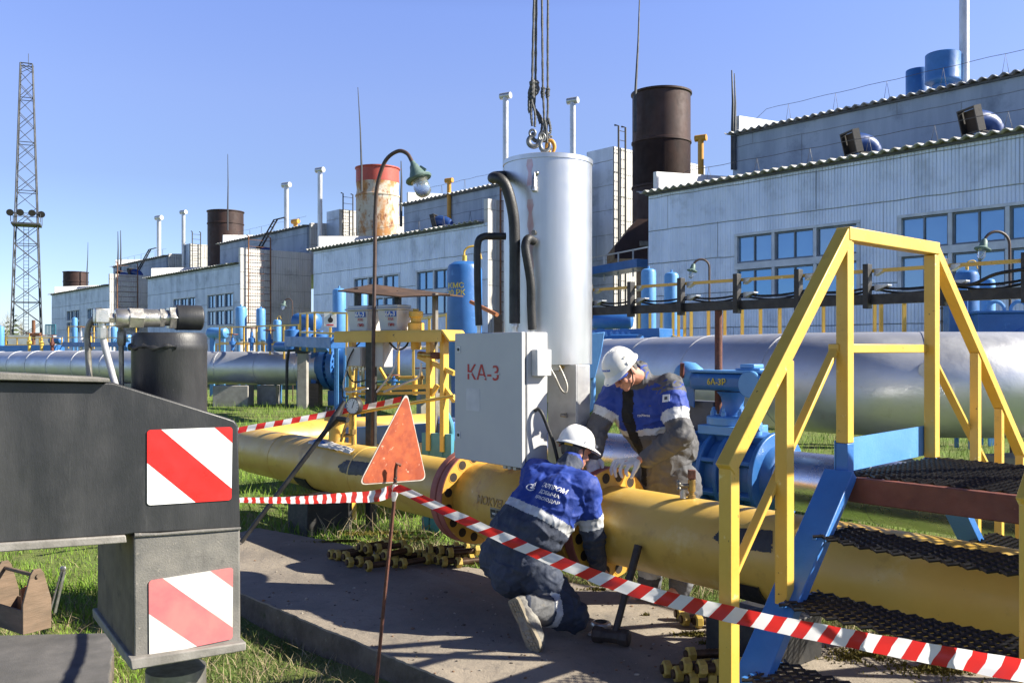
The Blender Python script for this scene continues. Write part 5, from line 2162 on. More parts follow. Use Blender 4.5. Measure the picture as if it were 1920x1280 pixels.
patch('black_arrow', [(1336, 1008), (1352, 992), (1390, 990), (1449, 994), (1447, 1036), (1400, 1030), (1360, 1026)], yr_, M['black'], t, 40)
patch('black_arrow', [(634, 873), (650, 862), (700, 868), (706, 892), (655, 890), (638, 884)], yl_, M['black'], t, 30)
for px, lab in ((600, 'dark pipe saddle under the yellow pipe at the left'), (1432, 'dark pipe saddle under the yellow pipe behind the stile post')):
    p = yp(pq(px))
    W = frame((p.x, p.y, GZ), -UV)
    q = thing('pipe_saddle', lab, 'pipe support', W)
    b = MB(W)
    b.bb(-.22, .22, -.26, .26, -.1, .32)
    b.build('block', M['black'], q, bevel=.01)
    b = MB(W)
    b.lathe([(RP + .003, -.13), (RP + .016, -.13), (RP + .016, .13), (RP + .003, .13)], (0, 0, YP.z - GZ), (1, 0, 0), 40)
    o = b.build('saddle', M['black'], q)
    bm = bmesh.new()
    bm.from_mesh(o.data)
    bmesh.ops.delete(bm, geom=[v for v in bm.verts if v.co.z > YP.z - GZ - .10], context='VERTS')
    bm.to_mesh(o.data)
    bm.free()
# drain stub on the pipe right of the standing worker
p = yp(pq(1297), RP)
t2 = thing('drain_cock', 'small brown drain cock with knob on top of the yellow pipe by the standing worker', 'valve', p)
b = MB(MX.Translation(p))
b.lathe([(.026, -.02), (.024, .02), (.017, .025), (.017, .04), (.024, .045), (.024, .115), (.018, .12)], (0, 0, 0), ZUP, 14)
b.build('body', M['brass'], t2)
b = MB(MX.Translation(p))
b.bb(-.022, .022, -.022, .022, .121, .178)
b.build('cap', M['rustrod'], t2, bevel=.003)
b = MB(MX.Translation(p))
b.cyl((-.02, 0, .08), (-.075, -.01, .08), .012, 10)
for i in range(5):
    a = 2 * PI * i / 5
    b.sph((-.085, -.012 + .024 * math.cos(a), .08 + .024 * math.sin(a)), .012, seg=8, rings=6)
b.lathe([(.022, 0), (.022, .012)], (-.092, -.012, .08), (1, 0, 0), 12)
b.build('knob', M['zincdk'], t2)
b = MB(MX.Translation(p))
b.cyl((-.055, 0, .0), (-.055, 0, .055), .02, 10)
b.build('side_stub', M['plate'], t2)
# capped nozzle, gauge and wrench bar at the left
p = yp(pq(632), RP)
t2 = thing('capped_nozzle', 'pale yellow capped nozzle with bolts on the yellow pipe at the left', 'pipe fitting', p)
b = MB(MX.Translation(p))
b.lathe([(.085, -.03), (.085, .21), (.13, .215), (.13, .25), (.13, .255), (.13, .29), (.05, .295)], (0, 0, 0), ZUP, 24)
b.build('nozzle', M['ypipe'], t2)
for i in range(6):
    a = PI / 3 * i
    b = MB(MX.Translation(p))
    b.lathe([(.018, .28), (.018, .32), (.010, .325), (.010, .35)], (.105 * math.cos(a), .105 * math.sin(a), 0), ZUP, 6)
    b.build('bolt', M['zincdk'], t2)
p = yp(pq(664), RP) - NV * .05
t2 = thing('pressure_gauge', 'round pressure gauge with white dial above the yellow pipe', 'gauge', p)
gc = at(662, 761, p.y)
b = MB()
dv = V((-.45, -.89, 0)).normalized()
b.lathe([(.078, .06), (.085, .05), (.085, -.0), (.080, -.012), (.074, -.012), (.074, -.002), (.01, -.002)], gc, -dv, 32)
b.build('case', M['black'], t2)
b = MB()
b.lathe([(.074, .006), (.074, .010)], gc, dv, 32)
di = b.build('dial', M['dial'], t2)
b = MB()
xr = ZUP.cross(dv).normalized()
f0 = gc + dv * .0115
b.bar(f0 - (xr * .3 + ZUP * .9).normalized() * .02, f0 + (xr * .4 + ZUP * .9).normalized() * .05, .006, .002, up=dv)
for i in range(11):
    a = R(225 - 27 * i)
    e_ = xr * math.cos(a) + ZUP * math.sin(a)
    b.bar(f0 + e_ * .055, f0 + e_ * .067, .004, .002, up=dv)
b.build('needle_and_scale', M['black'], di)
b = MB()
b.tube([gc - V((0, 0, .07)), gc - V((0, 0, .10)), V((gc.x, gc.y, p.z + .1)), V((gc.x, gc.y, p.z - .04))], [.018, .014, .014, .02], 10)
b.lathe([(.03, 0), (.03, .05)], V((gc.x, gc.y, p.z + .10)), ZUP, 6)
b.cyl(V((gc.x - .12, gc.y, p.z + .09)), V((gc.x, gc.y, p.z + .09)), .018, 10)
b.tube(smoothpath([V((gc.x - .12, gc.y, p.z + .03)), V((gc.x - .08, gc.y - .02, p.z + .16)), V((gc.x - .03, gc.y - .02, p.z + .30))], 4), .014, 8)
b.build('stem', M['brass'], t2)
b = MB()
a_, e_ = at(452, 1016, 8.35), at(612, 806, 8.55)
dd = (e_ - a_).normalized()
b.tube([a_, e_], [.022, .024], 10)
b.tube([e_, e_ + dd * .12, e_ + dd * .15], [.024, .045, .045], 8)
top = at(646, 752, 8.62)
b.tube([e_ + dd * .13, top], [.045, .018], 8)
b.tube([e_ + dd * .14, at(652, 787, 8.5)], [.03, .028], 8)
tag(b.build('valve_wrench', M['black'], ang=60), 'long black wrench bar leaning on the yellow pipe at the left', 'wrench')
b = MB()
b.tube([at(612, 785, 9.15), at(700, 768, 8.9), at(852, 742, 8.3)], .016, 8)
tag(b.build('yellow_tube', M['yrail']), 'thin yellow tube running level behind the triangular sign', 'tube')
# crumpled blue and white cloth lying on the pipe
b = MB()
vs, fs = [], []
bvl = bvh_of(yl_)
nn_ = 16
for j in range(nn_ + 1):
    for i in range(nn_ * 2 + 1):
        u, v = i / (2 * nn_), j / nn_
        q = pq(604) + (pq(688) - pq(604)) * u
        a = .95 + .45 * v * (1 - .5 * u) - .12 * u
        d = (ZUP * math.sin(a) - NV * math.cos(a))
        hgt = .010 + .016 * abs(NZ.noise(V((u * 7, v * 2.5, 3)))) * 2
        vs.append(yp(q) + d * (RP + hgt))
for j in range(nn_):
    for i in range(nn_ * 2):
        o = j * (nn_ * 2 + 1) + i
        fs.append((o, o + 1, o + nn_ * 2 + 2, o + nn_ * 2 + 1))
b.add(vs, fs)
o = b.build('rag', [M['whitefade'], M['blue']])
for i, p in enumerate(o.data.polygons):
    ii = i % (nn_ * 2)
    jj = i // (nn_ * 2)
    p.material_index = 1 if (ii < 10 and 5 < jj < 12) else 0
o.modifiers.new('s', 'SOLIDIFY').thickness = .004
tag(o, 'crumpled white and blue rag lying on the yellow pipe', 'rag')

# ================================================================ hanging odorant unit: cylinder and cabinet
W = frame((.065, 6.1, .85), -UV)
t = thing('odorant_unit', 'silver cylinder with grey cabinet marked KA-3 hanging above the valve', 'tank unit', W)
CW, CD, CH = .765, .235, .918
b = MB(W)
b.bb(-CW, 0, .045, CD, 0, CH)
cab = b.build('cabinet', M['cab'], t, bevel=.008)
b = MB(W)
b.bb(-CW + .004, -.004, .034, .0445, .004, CH - .004)
b.build('door_seal', M['cabedge'], cab)
b = MB(W)
b.bb(-CW, 0, 0, .033, 0, CH)
door = b.build('door', M['cab'], t, bevel=.006)
for z in (.80, .175):
    b = MB(W)
    b.bb(-CW + .03, -CW + .075, -.004, -.0005, z - .025, z + .025)
    la = b.build('latch', M['ltgrey'], door, bevel=.002)
    b = MB(W)
    b.lathe([(.011, 0), (.011, .006)], (-CW + .0525, -.010, z), (0, 1, 0), 12)
    b.build('lock', M['black'], door)
mm = MX(((1, 0, 0, 0), (0, 0, -1, 0), (0, 1, 0, 0), (0, 0, 0, 1)))
text('lettering', 'КА-3', .150, W @ MX.Translation((-.425, -.0025, .630)) @ mm, M['stencil'], door, bold=.0005, ext=.001, sx=1.18)
b = MB(W)   # stencil bridges left unpainted
for x, z, rt in ((-.578, .630, 0), (-.42, .60, 0), (-.262, .63, 0)):
    b.bb(x - .03, x + .03, -.0045, -.0015, z - .005, z + .005)
b.build('stencil_bridges', M['cab'], door)
M['paper'] = mat('glued_paper', (.60, .60, .61), (.53, .53, .54), sc=9, rough=.8)
b = MB(W)
b.bb(-.62, -.46, -.0018, -.0002, .36, .52)
b.build('paper_remnant', M['paper'], door)
b = MB(W)
b.bb(.0005, .062, .085, .215, .62, .80)
sb = b.build('side_box', M['ltgrey'], cab, bevel=.006)
b = MB(W)
for x in (-.30, -.25, -.19):
    b.bb(x, x + .035, .08, .13, -.035, -.0005)
b.build('cable_glands', M['ltgrey'], cab, bevel=.003)['kind'] = 'stuff'
b = MB(W)
b.tube(smoothpath([(.0, .12, .385), (.035, .12, .395), (.065, .13, .36), (.085, .16, .27), (.10, .2, .16), (.12, .24, -.02)], 6), .0125, 10)
b.build('side_cable', M['hose'], cab)
TC = V((.268, 6.79, 0))
TR, TZ0, TZ1 = .330, 1.542, 3.048
b = MB()
b.lathe([(TR, TZ0), (TR, TZ1)], TC, ZUP, 80, close=False)
b.lathe([(.01, TZ0 + .002), (TR * .995, TZ0 + .002)], TC, ZUP, 80, close=False)
tank = b.build('tank', M['tank'], t)
b = MB()
b.lathe([(TR - .004, TZ1 - .03), (TR + .006, TZ1 - .028), (TR + .006, TZ1 + .004), (TR - .02, TZ1 + .012), (.01, TZ1 + .016)], TC, ZUP, 80, close=False)
b.build('lid', M['tank'], tank)
b = MB()


def tankpt(px, z, off=0.0):
    k_ = (px - CX) / F
    # nearest intersection of the view column with the cylinder
    A = k_ * k_ + 1
    B = -2 * (k_ * TC.x + TC.y)
    C = TC.x ** 2 + TC.y ** 2 - (TR + off) ** 2
    y = (-B - math.sqrt(max(0, B * B - 4 * A * C))) / (2 * A)
    return V((k_ * y, y, z))


zpx = lambda py, y=6.5: EYE + (HY - py) * y / F
for i in range(24):
    z0 = TZ1 - .035 - i * .048
    z1 = z0 - .048
    w0 = 6.0 * (.75 + .35 * math.sin(i * 2.1))
    w1 = 6.0 * (.75 + .35 * math.sin((i + 1) * 2.1))
    c0, c1 = 993 + i * .15, 993 + (i + 1) * .15
    if i < 4 or 5 < i < 22:
        b.poly([tankpt(c0 - w0, z0, .001), tankpt(c0 + w0, z0, .001), tankpt(c1 + w1, z1, .001), tankpt(c1 - w1, z1, .001)])
b.build('red_streak', M['tankred'], tank)
b = MB()
p = tankpt(1001, zpx(342), .02)
b.lathe([(.022, zpx(360)), (.022, zpx(352)), (.016, zpx(350)), (.016, zpx(334)), (.012, zpx(332)), (.012, zpx(325))], (p.x, p.y, 0), ZUP, 14)
b.sph(p + V((.02, .01, .06)), .016, seg=10, rings=8)
b.build('sight_cock', M['zinc'], tank)
b = MB()
p = tankpt(1000, zpx(452), .0)
nrm = (p - V((TC.x, TC.y, p.z))).normalized()
b.lathe([(.020, -.01), (.020, .03), (.030, .032), (.030, .06), (.018, .062), (.018, .09)], p, nrm, 16)
b.build('union', M['zinc'], tank)
b = MB()
p2 = tankpt(1002, zpx(437), .0)
b.lathe([(.017, -.01), (.017, .02)], p2, nrm, 16)
b.build('plug', M['zincdk'], tank)


def hose(pts, r_, m=M['hose'], name='hose', parent=t, seg=14):
    b = MB()
    b.tube(smoothpath(pts, 7), r_, seg)
    return b.build(name, m, parent)


yh = 6.40
bot = zpx(618, 6.35)
hose([at(946, 330, 6.74), at(931, 331, 6.60), at(924, 334, 6.46), at(936, 335, yh - .02), at(950, 352, yh - .03), at(962, 400, yh - .03), at(965, 450, yh - .02), at(965, 540, yh), at(965, 606, yh)], .039)
hose([at(1000, 452, 6.43), at(990, 448, 6.36), at(985, 462, 6.34), at(989, 490, 6.34), at(995, 530, 6.35), at(996, 570, 6.36), at(998, 618, 6.37)], .031)
hose([at(948, 443, 6.60), at(925, 443, 6.58), at(906, 444, 6.56), at(896, 456, 6.55), at(895, 500, 6.54), at(896, 560, 6.54), at(898, 610, 6.54)], .026)
for px, y_, r_ in ((965, yh, .028), (998, 6.37, .022), (898, 6.54, .018)):
    b = MB()
    p = at(px, 606, y_)
    b.lathe([(r_ * .75, 1.765 - p.z), (r_ * .75, -.03), (r_, -.028), (r_, .0), (r_ * .7, .02)], p, ZUP, 12)
    b.build('hose_end', M['zinc'], t)
# lower bracket box under the tank
W2 = frame((.455, 6.45, .76), -UV)
b = MB(W2)
b.bb(-.30, 0, 0, .012, 0, .78)
b.bb(-.012, 0, .013, .14, 0, .779)
b.bb(-.30, -.288, .013, .14, 0, .779)
br = b.build('bracket', M['plate'], t, bevel=.003)
b = MB(W2)
b.cyl((-.10, 0, .42), (-.10, -.05, .42), .014, 10)
b.cyl((-.10, -.04, .42), (-.04, -.055, .415), .012, 10)
b.build('tap', M['zincdk'], br)
b = MB(W2)
b.bb(.001, .05, .03, .11, .20, .34)
b.build('terminal_box', M['ltgrey'], br, bevel=.005)
hose([at(1028, 684, 6.42), at(1040, 705, 6.40), at(1052, 730, 6.40), at(1061, 736, 6.40), at(1063, 722, 6.42), at(1055, 700, 6.44), at(1048, 686, 6.46)], .0075, M['zincdk'], 'loop_cable')
b = MB()
for px in (1052, 1064, 1078, 1088):
    p = at(px, 688, 6.55)
    b.lathe([(.014, 0), (.014, .03), (.010, .03), (.010, .05)], p - V((0, 0, .03)), ZUP, 8)
    b.cyl(p, p + V((.05, 0, 0)), .010, 8)
b.build('brass_fittings', M['brass'], t)['kind'] = 'stuff'
b = MB()
b.bb(.05, .45, 6.55, 6.60, 1.50, 1.541)
b.build('tank_seat', M['plate'], t)

# crane slings
ys_ = 6.79
t = thing('crane_slings', 'four steel wire slings with hooks holding the silver cylinder', 'slings', (TC.x, TC.y, TZ1 + .02))


def rope(pts, r_, name='sling', m=M['rope']):
    b = MB()
    pp_ = smoothpath(pts, 8)
    b.tube(pp_, [r_ * (1 + .16 * math.sin(i * 2.4)) for i in range(len(pp_))], 7)
    return b.build(name, m, t)


S = lambda px, py, o=0: at(px, py, ys_ + o)
rope([S(1004, -90), S(1000, 60), S(998, 150), S(997, 190), S(996, 215), S(998, 236)], .010)
rope([S(1007, -90, .05), S(1005, 60, .05), S(1004, 150, .05), S(1002, 200, .05), S(1008, 215, .05), S(1013, 232, .05)], .010)
rope([S(1015, -90, -.04), S(1017, 80, -.04), S(1018, 165, -.04), S(1020, 210, -.04), S(1021, 245, -.04)], .009)
rope([S(1028, -90, .03), S(1027, 80, .03), S(1027, 165, .03), S(1027, 210, .03), S(1024, 245, .03)], .009)
for (pts, r_) in (([S(997, 190), S(1003, 212), S(1003, 238)], .009), ([S(1004, 205, .05), S(1015, 222, .05), S(1016, 240, .05), S(1011, 262, .05)], .010),
                  ([S(1021, 225, -.04), S(1024, 240, -.04), S(1026, 268, -.04)], .010), ([S(1028, 222, .03), S(1032, 240, .03), S(1031, 252, .03)], .010),
                  ([S(1027, 225, .03), S(1025, 245, .03), S(1032, 266, .03)], .009)):
    rope(pts, r_, 'sling_eye')
for (px, y0, y1, o, r_) in ((998, 151, 186, 0, .020), (1005, 153, 178, .05, .022), (1018, 164, 182, -.04, .015), (1027, 166, 182, .03, .016)):
    b = MB()
    n = 14
    b.tube([S(px + 1.2 * math.sin(i * 1.9), y0 + (y1 - y0) * i / n, o) for i in range(n + 1)], [r_ * (.8 + .35 * abs(math.sin(i * 2.3))) for i in range(n + 1)], 9)
    b.build('frayed_ferrule', M['rope'], t)
b = MB()
b.tube(smoothpath([S(993, 168), S(992, 190), S(992, 213)], 6), [.010, .012, .014, .011, .013, .01, .012, .011, .012, .01, .012, .008, .004], 7)
b.tube(smoothpath([S(1006, 160, .05), S(1009, 166, .05), S(1007, 172, .05)], 4), .015, 7)
b.build('loose_rope_end', M['rope'], t)


def hook(cx_, cy_, rad, o, a0, a1, r_, m, name='hook', eye=True, flat=1.0):
    b = MB()
    rad *= ys_ / F
    c = S(cx_, cy_, o)
    n = 20
    pts, rs = [], []
    for i in range(n + 1):
        f = i / n
        a = R(a0 + (a1 - a0) * f)
        pts.append(c + V((math.cos(a) * rad * flat, 0, math.sin(a) * rad)))
        rs.append(r_ * (.55 + .6 * math.sin(PI * min(1, f * .8 + .15))))
    b.tube(pts, rs, 12)
    if eye:
        p = pts[0] + V((0, 0, rad * .55))
        b.tube([p + V((math.cos(q) * rad * .55, 0, math.sin(q) * rad * .65)) for q in [2 * PI * i / 14 for i in range(14)]], r_ * .55, 9, closed=True)
    return b.build(name, m, t)


hook(1001, 265, 10, 0, 105, 395, .017, M['hook'])
hook(1008, 255, 10, .06, 140, 400, .014, M['hook'], eye=False)
hook(1022, 272, 11, -.06, 130, 380, .014, M['hook'], flat=.8)
hook(1021, 256, 9, .02, 30, 330, .012, M['hook'], eye=False)
hook(1032, 276, 12, .0, 200, -80, .014, M['hookyel'], 'lifting_ring', eye=False, flat=.62)
hook(1032, 268, 12, .04, 60, 300, .011, M['hook'], eye=False, flat=.5)
b = MB()
b.tube([S(1016, 293, .03), S(1017, 284, .03), S(1024, 281, .03), S(1030, 284, .03), S(1031, 293, .03)], .014, 10)
b.build('lifting_lug', M['hookyel'], t)

# ================================================================ stile
W = frame((.91, 3.8, 0), (.66, -.75, 0))
t = thing('stile', 'yellow and blue steel stile with black mesh treads stepping over the yellow pipe', 'stile', W)
SW = 1.165
PW = .062


def bar(name, p0, p1, w_=PW, h=None, m=None, up=(1, 0, 0), bev=.004):
    b = MB(W)
    d = V(p1) - V(p0)
    b.bar(p0, p1, w_, h or w_, up=up)
    return b.build(name, m or M['yrail'], t, bevel=bev)


Y3, Y4 = .955, 1.91
for x in (0, SW):
    bar('post', (x, 0, SZ - .02), (x, 0, 1.155))
    bar('post', (x, .42, .50), (x, .42, 1.60))
    bar('post', (x, Y3, 1.195), (x, Y3, 2.175))
    bar('post', (x, Y4, 1.05), (x, Y4, 2.175))
    bar('post', (x, Y3, .92), (x, Y3, 1.194), m=M['bluestr'])
    bar('post', (x, Y4, .93), (x, Y4, 1.049), m=M['bluestr'])
    bar('handrail', (x, -.028, 1.15), (x, Y3 + .0, 2.215), .066, .068)
    bar('handrail', (x, Y3 - .02, 2.212), (x, Y4 + .02, 2.212), .066, .075)
    bar('handrail', (x, Y4, 2.215), (x, 3.22, .97), .060, .062)
    o_ = -.04 if x == 0 else .04
    bar('mid_rail', (x + o_, Y3 - .04, 1.655), (x + o_, Y4 + .06, 1.655), .045, .055)
    bar('mid_rail', (x + o_, .06, .66), (x + o_, Y3 - .02, 1.66), .022, .045)
    bar('mid_rail', (x + o_, Y4 + .03, 1.655), (x + o_, 2.9, .80), .022, .045)
    bar('post', (x, 2.50, .1), (x, 2.50, 1.63), .05)
    bar('post', (x, 2.86, .0), (x, 2.86, 1.28), .045)
    bar('post', (x, 3.21, GZ), (x, 3.21, .98), .05)
    bar('stringer', (x, -.26, -.25), (x, Y3 - .04, 1.05), .055, .150, M['bluestr'])
    bar('stringer', (x, Y4 + .02, 1.02), (x, 3.1, -.15), .055, .13, M['bluestr'])
    sgn = 1 if x == 0 else -1
    b = MB(W)
    b.prism([(x - .034 * sgn, Y3 - .03, 1.04), (x - .034 * sgn, Y4 + .10, 1.06), (x - .034 * sgn, Y4 + .10, 1.225), (x - .034 * sgn, Y3 - .03, 1.205)], (-.006 * sgn, 0, 0))
    b.build('toe_board', M['bluelt'], t)
b = MB(W)
b.bb(.032, SW - .032, Y3 - .034, Y3 + .02, .915, 1.035)
b.build('platform_beam', M['brownred'], t, bevel=.006)
b = MB(W)
b.bb(.032, SW - .032, Y4 - .02, Y4 + .03, .93, 1.035)
b.build('platform_beam', M['brownred'], t, bevel=.006)


def expmesh(name, x0, x1, y0, y1, z, lw=.075, sw=.027, r_=.0075, wob=.006, seed=0):
    b = MB(W)
    ny = int((y1 - y0) / sw)
    nx_ = int((x1 - x0) / (lw / 2))
    for j in range(ny + 1):
        y = y0 + (y1 - y0) * j / ny
        pts = []
        for i in range(nx_ + 1):
            x = x0 + (x1 - x0) * i / nx_
            s_ = 1 if (i + j) % 2 else -1
            zz_ = z + wob * 2 * NZ.noise(V((x * 3, y * 3, seed))) - (wob * 3 * math.sin(PI * (x - x0) / (x1 - x0)))
            pts.append((x, y + s_ * sw * .46, zz_ + s_ * .004))
        b.tube(pts, r_, 4, caps=False)
    o = b.build(name, M['mesh'], t, ang=20)
    return o


expmesh('platform_mesh', .0, SW, Y3 + .02, Y4 + .02, 1.042, wob=.001, sw=.027)
for i, (y0, z) in enumerate(((.62, .79), (.34, .53), (.06, .27))):
    expmesh('tread_mesh', .03, SW - .03, y0, y0 + .30, z, seed=i)
    for x in (.03, SW - .03):
        b = MB(W)
        b.bar((x, y0, z - .01), (x, y0 + .29, z - .01), .02, .02)
        b.build('tread_lug', M['bluestr'], t)
for i, (y0, z) in enumerate(((2.05, .79), (2.35, .53))):
    expmesh('tread_mesh', .03, SW - .03, y0, y0 + .28, z, seed=i + 5)

# ================================================================ triangular sign on a rod, barrier tape
A_, B_, C_ = at(763, 733, 4.32), at(672, 909, 4.16), at(800, 900, 4.49)
ctr = (A_ + B_ + C_) / 3
nrm = (B_ - A_).cross(C_ - A_).normalized()
if nrm.y > 0:
    nrm = -nrm


def rtri(s_, rad):
    P = [ctr + (q - ctr) * s_ for q in (A_, B_, C_)]
    out = []
    for i in range(3):
        p, a, c_ = P[i], P[i - 1], P[(i + 1) % 3]
        u, v = (a - p).normalized() * rad, (c_ - p).normalized() * rad
        for j in range(7):
            f = j / 6
            out.append(p + u * (1 - f) ** 2 + v * f ** 2)
    return out


rod_top, rod_bot = at(744, 866, 4.28), at(694, 1400, 4.28)
t = thing('warning_sign', 'worn orange triangular sign with pale rim on a thin rusty rod', 'sign', (rod_bot.x, rod_bot.y, rod_bot.z))
b = MB()
b.prism(rtri(1.0, .045), -nrm * .004)
b.build('rim', M['signrim'], t, ang=50)
b = MB()
b.prism(rtri(.955, .04), nrm * .0025)
b.build('face', M['signor'], t, ang=50)
b = MB()
b.tube([at(751, 872, 4.27), at(744, 868, 4.26), at(742, 880, 4.27), at(741, 900, 4.275), at(738, 950, 4.28), at(724, 1090, 4.28), rod_bot], .0085, 8)
b.build('rod', M['rustrod'], t)
b = MB()
b.tube([at(741 + math.sin(i * 1.1) * 3, 893 + i * 1.2, 4.262 + .012 * math.cos(i * 1.1)) for i in range(14)], .0035, 6)
b.build('binding_wire', M['black'], t)


def tape(name, pts, wd, per, label, slant=.5, sub=40, tw=None, upf=None):
    pts = smoothpath(pts, sub)
    s_ = [0]
    for i in range(1, len(pts)):
        s_.append(s_[-1] + (pts[i] - pts[i - 1]).length)
    L = s_[-1]

    def P(x):
        x = min(max(x, 0), L)
        for i in range(1, len(s_)):
            if x <= s_[i]:
                f = (x - s_[i - 1]) / max(1e-9, s_[i] - s_[i - 1])
                return pts[i - 1].lerp(pts[i], f), (pts[i] - pts[i - 1]).normalized(), x / L
        return pts[-1], (pts[-1] - pts[-2]).normalized(), 1.0
    b = MB()
    n = int(L / per)
    nsub = 3
    nw = 5
    off = slant * wd
    for k_ in range(n):
        vs, fs = [], []
        for i in range(nsub + 1):
            for j in range(nw):
                v = j / (nw - 1) - .5
                x = (k_ + i / nsub) * per - off * v
                c_, d, f = P(x)
                up = (upf(f) if upf else ZUP)
                up = (up - d * up.dot(d)).normalized()
                out = d.cross(up)
                wv = tw(f) if tw else wd
                vs.append(c_ + up * v * wv + out * (.011 * NZ.noise(V((x * 9, v * 2.2, 2))) + .010 * math.cos(v * 3) * NZ.noise(V((x * 2, 0, 4)))))
        for i in range(nsub):
            for j in range(nw - 1):
                o = i * nw + j
                fs.append((o, o + nw, o + nw + 1, o + 1))
        b.add(vs, fs, k_ % 2)
    o = b.build(name, [M['tapered'], M['tapewhite']], ang=80)
    return tag(o, label, 'barrier tape', 'red and white barrier tapes')


M['tapered'] = mat('tape_red', (.62, .030, .028), (.55, .025, .025), sc=4, rough=.4, rvar=.05)
M['tapewhite'] = mat('tape_white', (.78, .78, .80), (.74, .74, .76), sc=4, rough=.4, rvar=.05)
translucent(M['tapewhite'], (.8, .8, .82), .45)
translucent(M['tapered'], (.65, .03, .03), .4)
tape('barrier_tape', [at(738, 914, 4.245), at(760, 921, 4.235), at(900, 988, 4.14), at(1060, 1058, 4.02), at(1200, 1108, 3.90), at(1380, 1153, 3.68), at(1560, 1190, 3.35), at(1740, 1224, 3.0), at(1930, 1259, 2.65), at(2050, 1283, 2.45)],
     .060, .060, 'barrier tape running from the sign rod down to the right past the stile', slant=-.9, tw=lambda f: .040 + .028 * min(1, f * 2.2))
tape('barrier_tape', [at(736, 920, 4.25), at(700, 930, 4.45), at(640, 933, 4.8), at(560, 937, 5.4), at(440, 937, 6.3), at(330, 935, 7.3)], .06, .075,
     'red and white barrier tape from the sign rod to the left behind the black beam', slant=.5, tw=lambda f: .058 - .032 * f,
     upf=lambda f: (ZUP + V((0, -.5, 0)) * math.sin(f * 3)).normalized())
tape('barrier_tape', [at(380, 828, 8.6), at(450, 806, 8.75), at(540, 790, 8.9), at(615, 776, 9.05), at(700, 760, 9.1), at(765, 745, 9.1)], .055, .085,
     'red and white barrier tape above the yellow pipe at the left, over the grass', slant=-.5)
b = MB()
b.tube([at(741, 908, 4.26), at(740, 926, 4.26), at(738, 938, 4.27)], [.012, .016, .009], 8)
tag(b.build('tape_knot', M['tapewhite']), 'white knot of barrier tape on the rusty sign rod', 'tape knot')

# ================================================================ studs with nuts, hammer, wrench, tool box
def nutmesh(b, c, ax_, r_=.036, h=.034):
    ax_ = V(ax_).normalized()
    b.lathe([(.021, -.001), (r_ * .86, -.001), (r_, .004), (r_, h - .004), (r_ * .86, h), (.021, h)], c, ax_, 6)


MS = MX()
proto = None
heaps = [('the heap before the dark pipe saddle', [[(618, 1041), (629, 1043), (645, 1045), (652, 1056), (670, 1055), (687, 1063)], [(674, 1027), (686, 1031), (705, 1030), (720, 1042), (736, 1049), (752, 1058)]], V((.75, .60, 0))),
         ('the heap under the red flange', [[(791, 1042), (800, 1047), (807, 1048), (818, 1051), (829, 1055), (856, 1056)], [(802, 1032), (822, 1034), (840, 1038)]], V((.86, .42, 0))),
         ('the small group right of the hammer', [[(1269, 1152), (1279, 1163), (1304, 1167)]], V((.93, .25, 0))),
         ('the heap at the foot of the stile', [[(1244, 1257), (1265, 1266), (1292, 1276), (1326, 1274)], [(1289, 1230), (1281, 1251), (1309, 1256), (1340, 1254)]], V((.95, .10, 0)))]
nums = ['leftmost', 'second', 'third', 'fourth', 'fifth', 'sixth']
for (hn, rows, dr) in heaps:
    for ri, row in enumerate(rows):
        for i, (px, py) in enumerate(row):
            z = SZ + .036 if ri == 0 else (SZ + .036 + (.062 if len(rows) > 1 else 0))
            if hn.startswith('the heap before') and i > 3 and ri == 1:
                z = SZ + .036
            c = gx(px, py, z)
            a = math.atan2(dr.y, dr.x) + rr.uniform(-.14, .14)
            Wn = MX.Translation(c + V((0, 0, .010))) @ MX.Rotation(a, 4, 'Z') @ MX.Rotation(rr.uniform(0, 6), 4, 'X') @ MX.Scale(1.3, 4)
            lab = '%s stud from left, %s row of %s' % (nums[i], ('front', 'back')[ri], hn) if len(rows) > 1 else '%s stud from left in %s' % (nums[i], hn)
            if proto is None:
                proto = thing('stud_bolt', lab, 'stud bolt', Wn, 'oily studs with ochre nuts')
                b = MB(Wn)
                pr = []
                for q in range(28):
                    pr.append((.0205 if q % 2 else .0185, -.012 + q * .0085))
                b.lathe(pr, (0, 0, 0), (1, 0, 0), 16)
                b.build('stud', M['stud'], proto)
                b = MB(Wn)
                nutmesh(b, (-.002, 0, 0), (1, 0, 0))
                b.build('nut', M['nutyel'], proto, bevel=.001)
                b = MB(Wn)
                nutmesh(b, (.175, 0, 0), (1, 0, 0))
                b.build('nut', M['nutyel'], proto, bevel=.001)
            else:
                copy_tree(proto, Wn, label=lab)

hb = gx(1146, 1193, SZ + .05)
t = thing('sledge_hammer', 'dark sledge hammer standing on its head with the handle leaning on the yellow pipe', 'hammer', (hb.x, hb.y, SZ))
b = MB()
hd = V((.92, -.38, 0)).normalized()
b.lathe([(.042, -.115), (.052, -.105), (.052, -.062), (.042, -.045), (.042, .045), (.052, .062), (.052, .105), (.042, .115)], hb + V((0, 0, .004)), hd, 8)
b.build('head', M['hammer'], t, bevel=.002)
b = MB()
h0 = hb + hd * .02 + V((0, 0, .01))
h1_ = at(1197, 1022, 5.66)
b.tube([h0, h0.lerp(h1_, .3), h0.lerp(h1_, .7), h1_], [.022, .021, .024, .026], 12)
b.build('handle', M['hammer'], t)
wc = gx(1127, 1172, SZ + .02)
t = thing('ring_wrench', 'silver ring wrench lying on the slab beside the sledge hammer', 'wrench', (wc.x, wc.y, SZ))
b = MB()
b.lathe([(.042, 0), (.060, .002), (.066, .012), (.066, .030), (.060, .040), (.042, .042)], (wc.x, wc.y, SZ + .004), ZUP, 28, close=False)
b.lathe([(.042 + (.004 if i % 2 else -.002), .041 if False else .0405 - .037 * (i > 99)) for i in range(2)], (wc.x, wc.y, SZ), ZUP, 12, close=False)
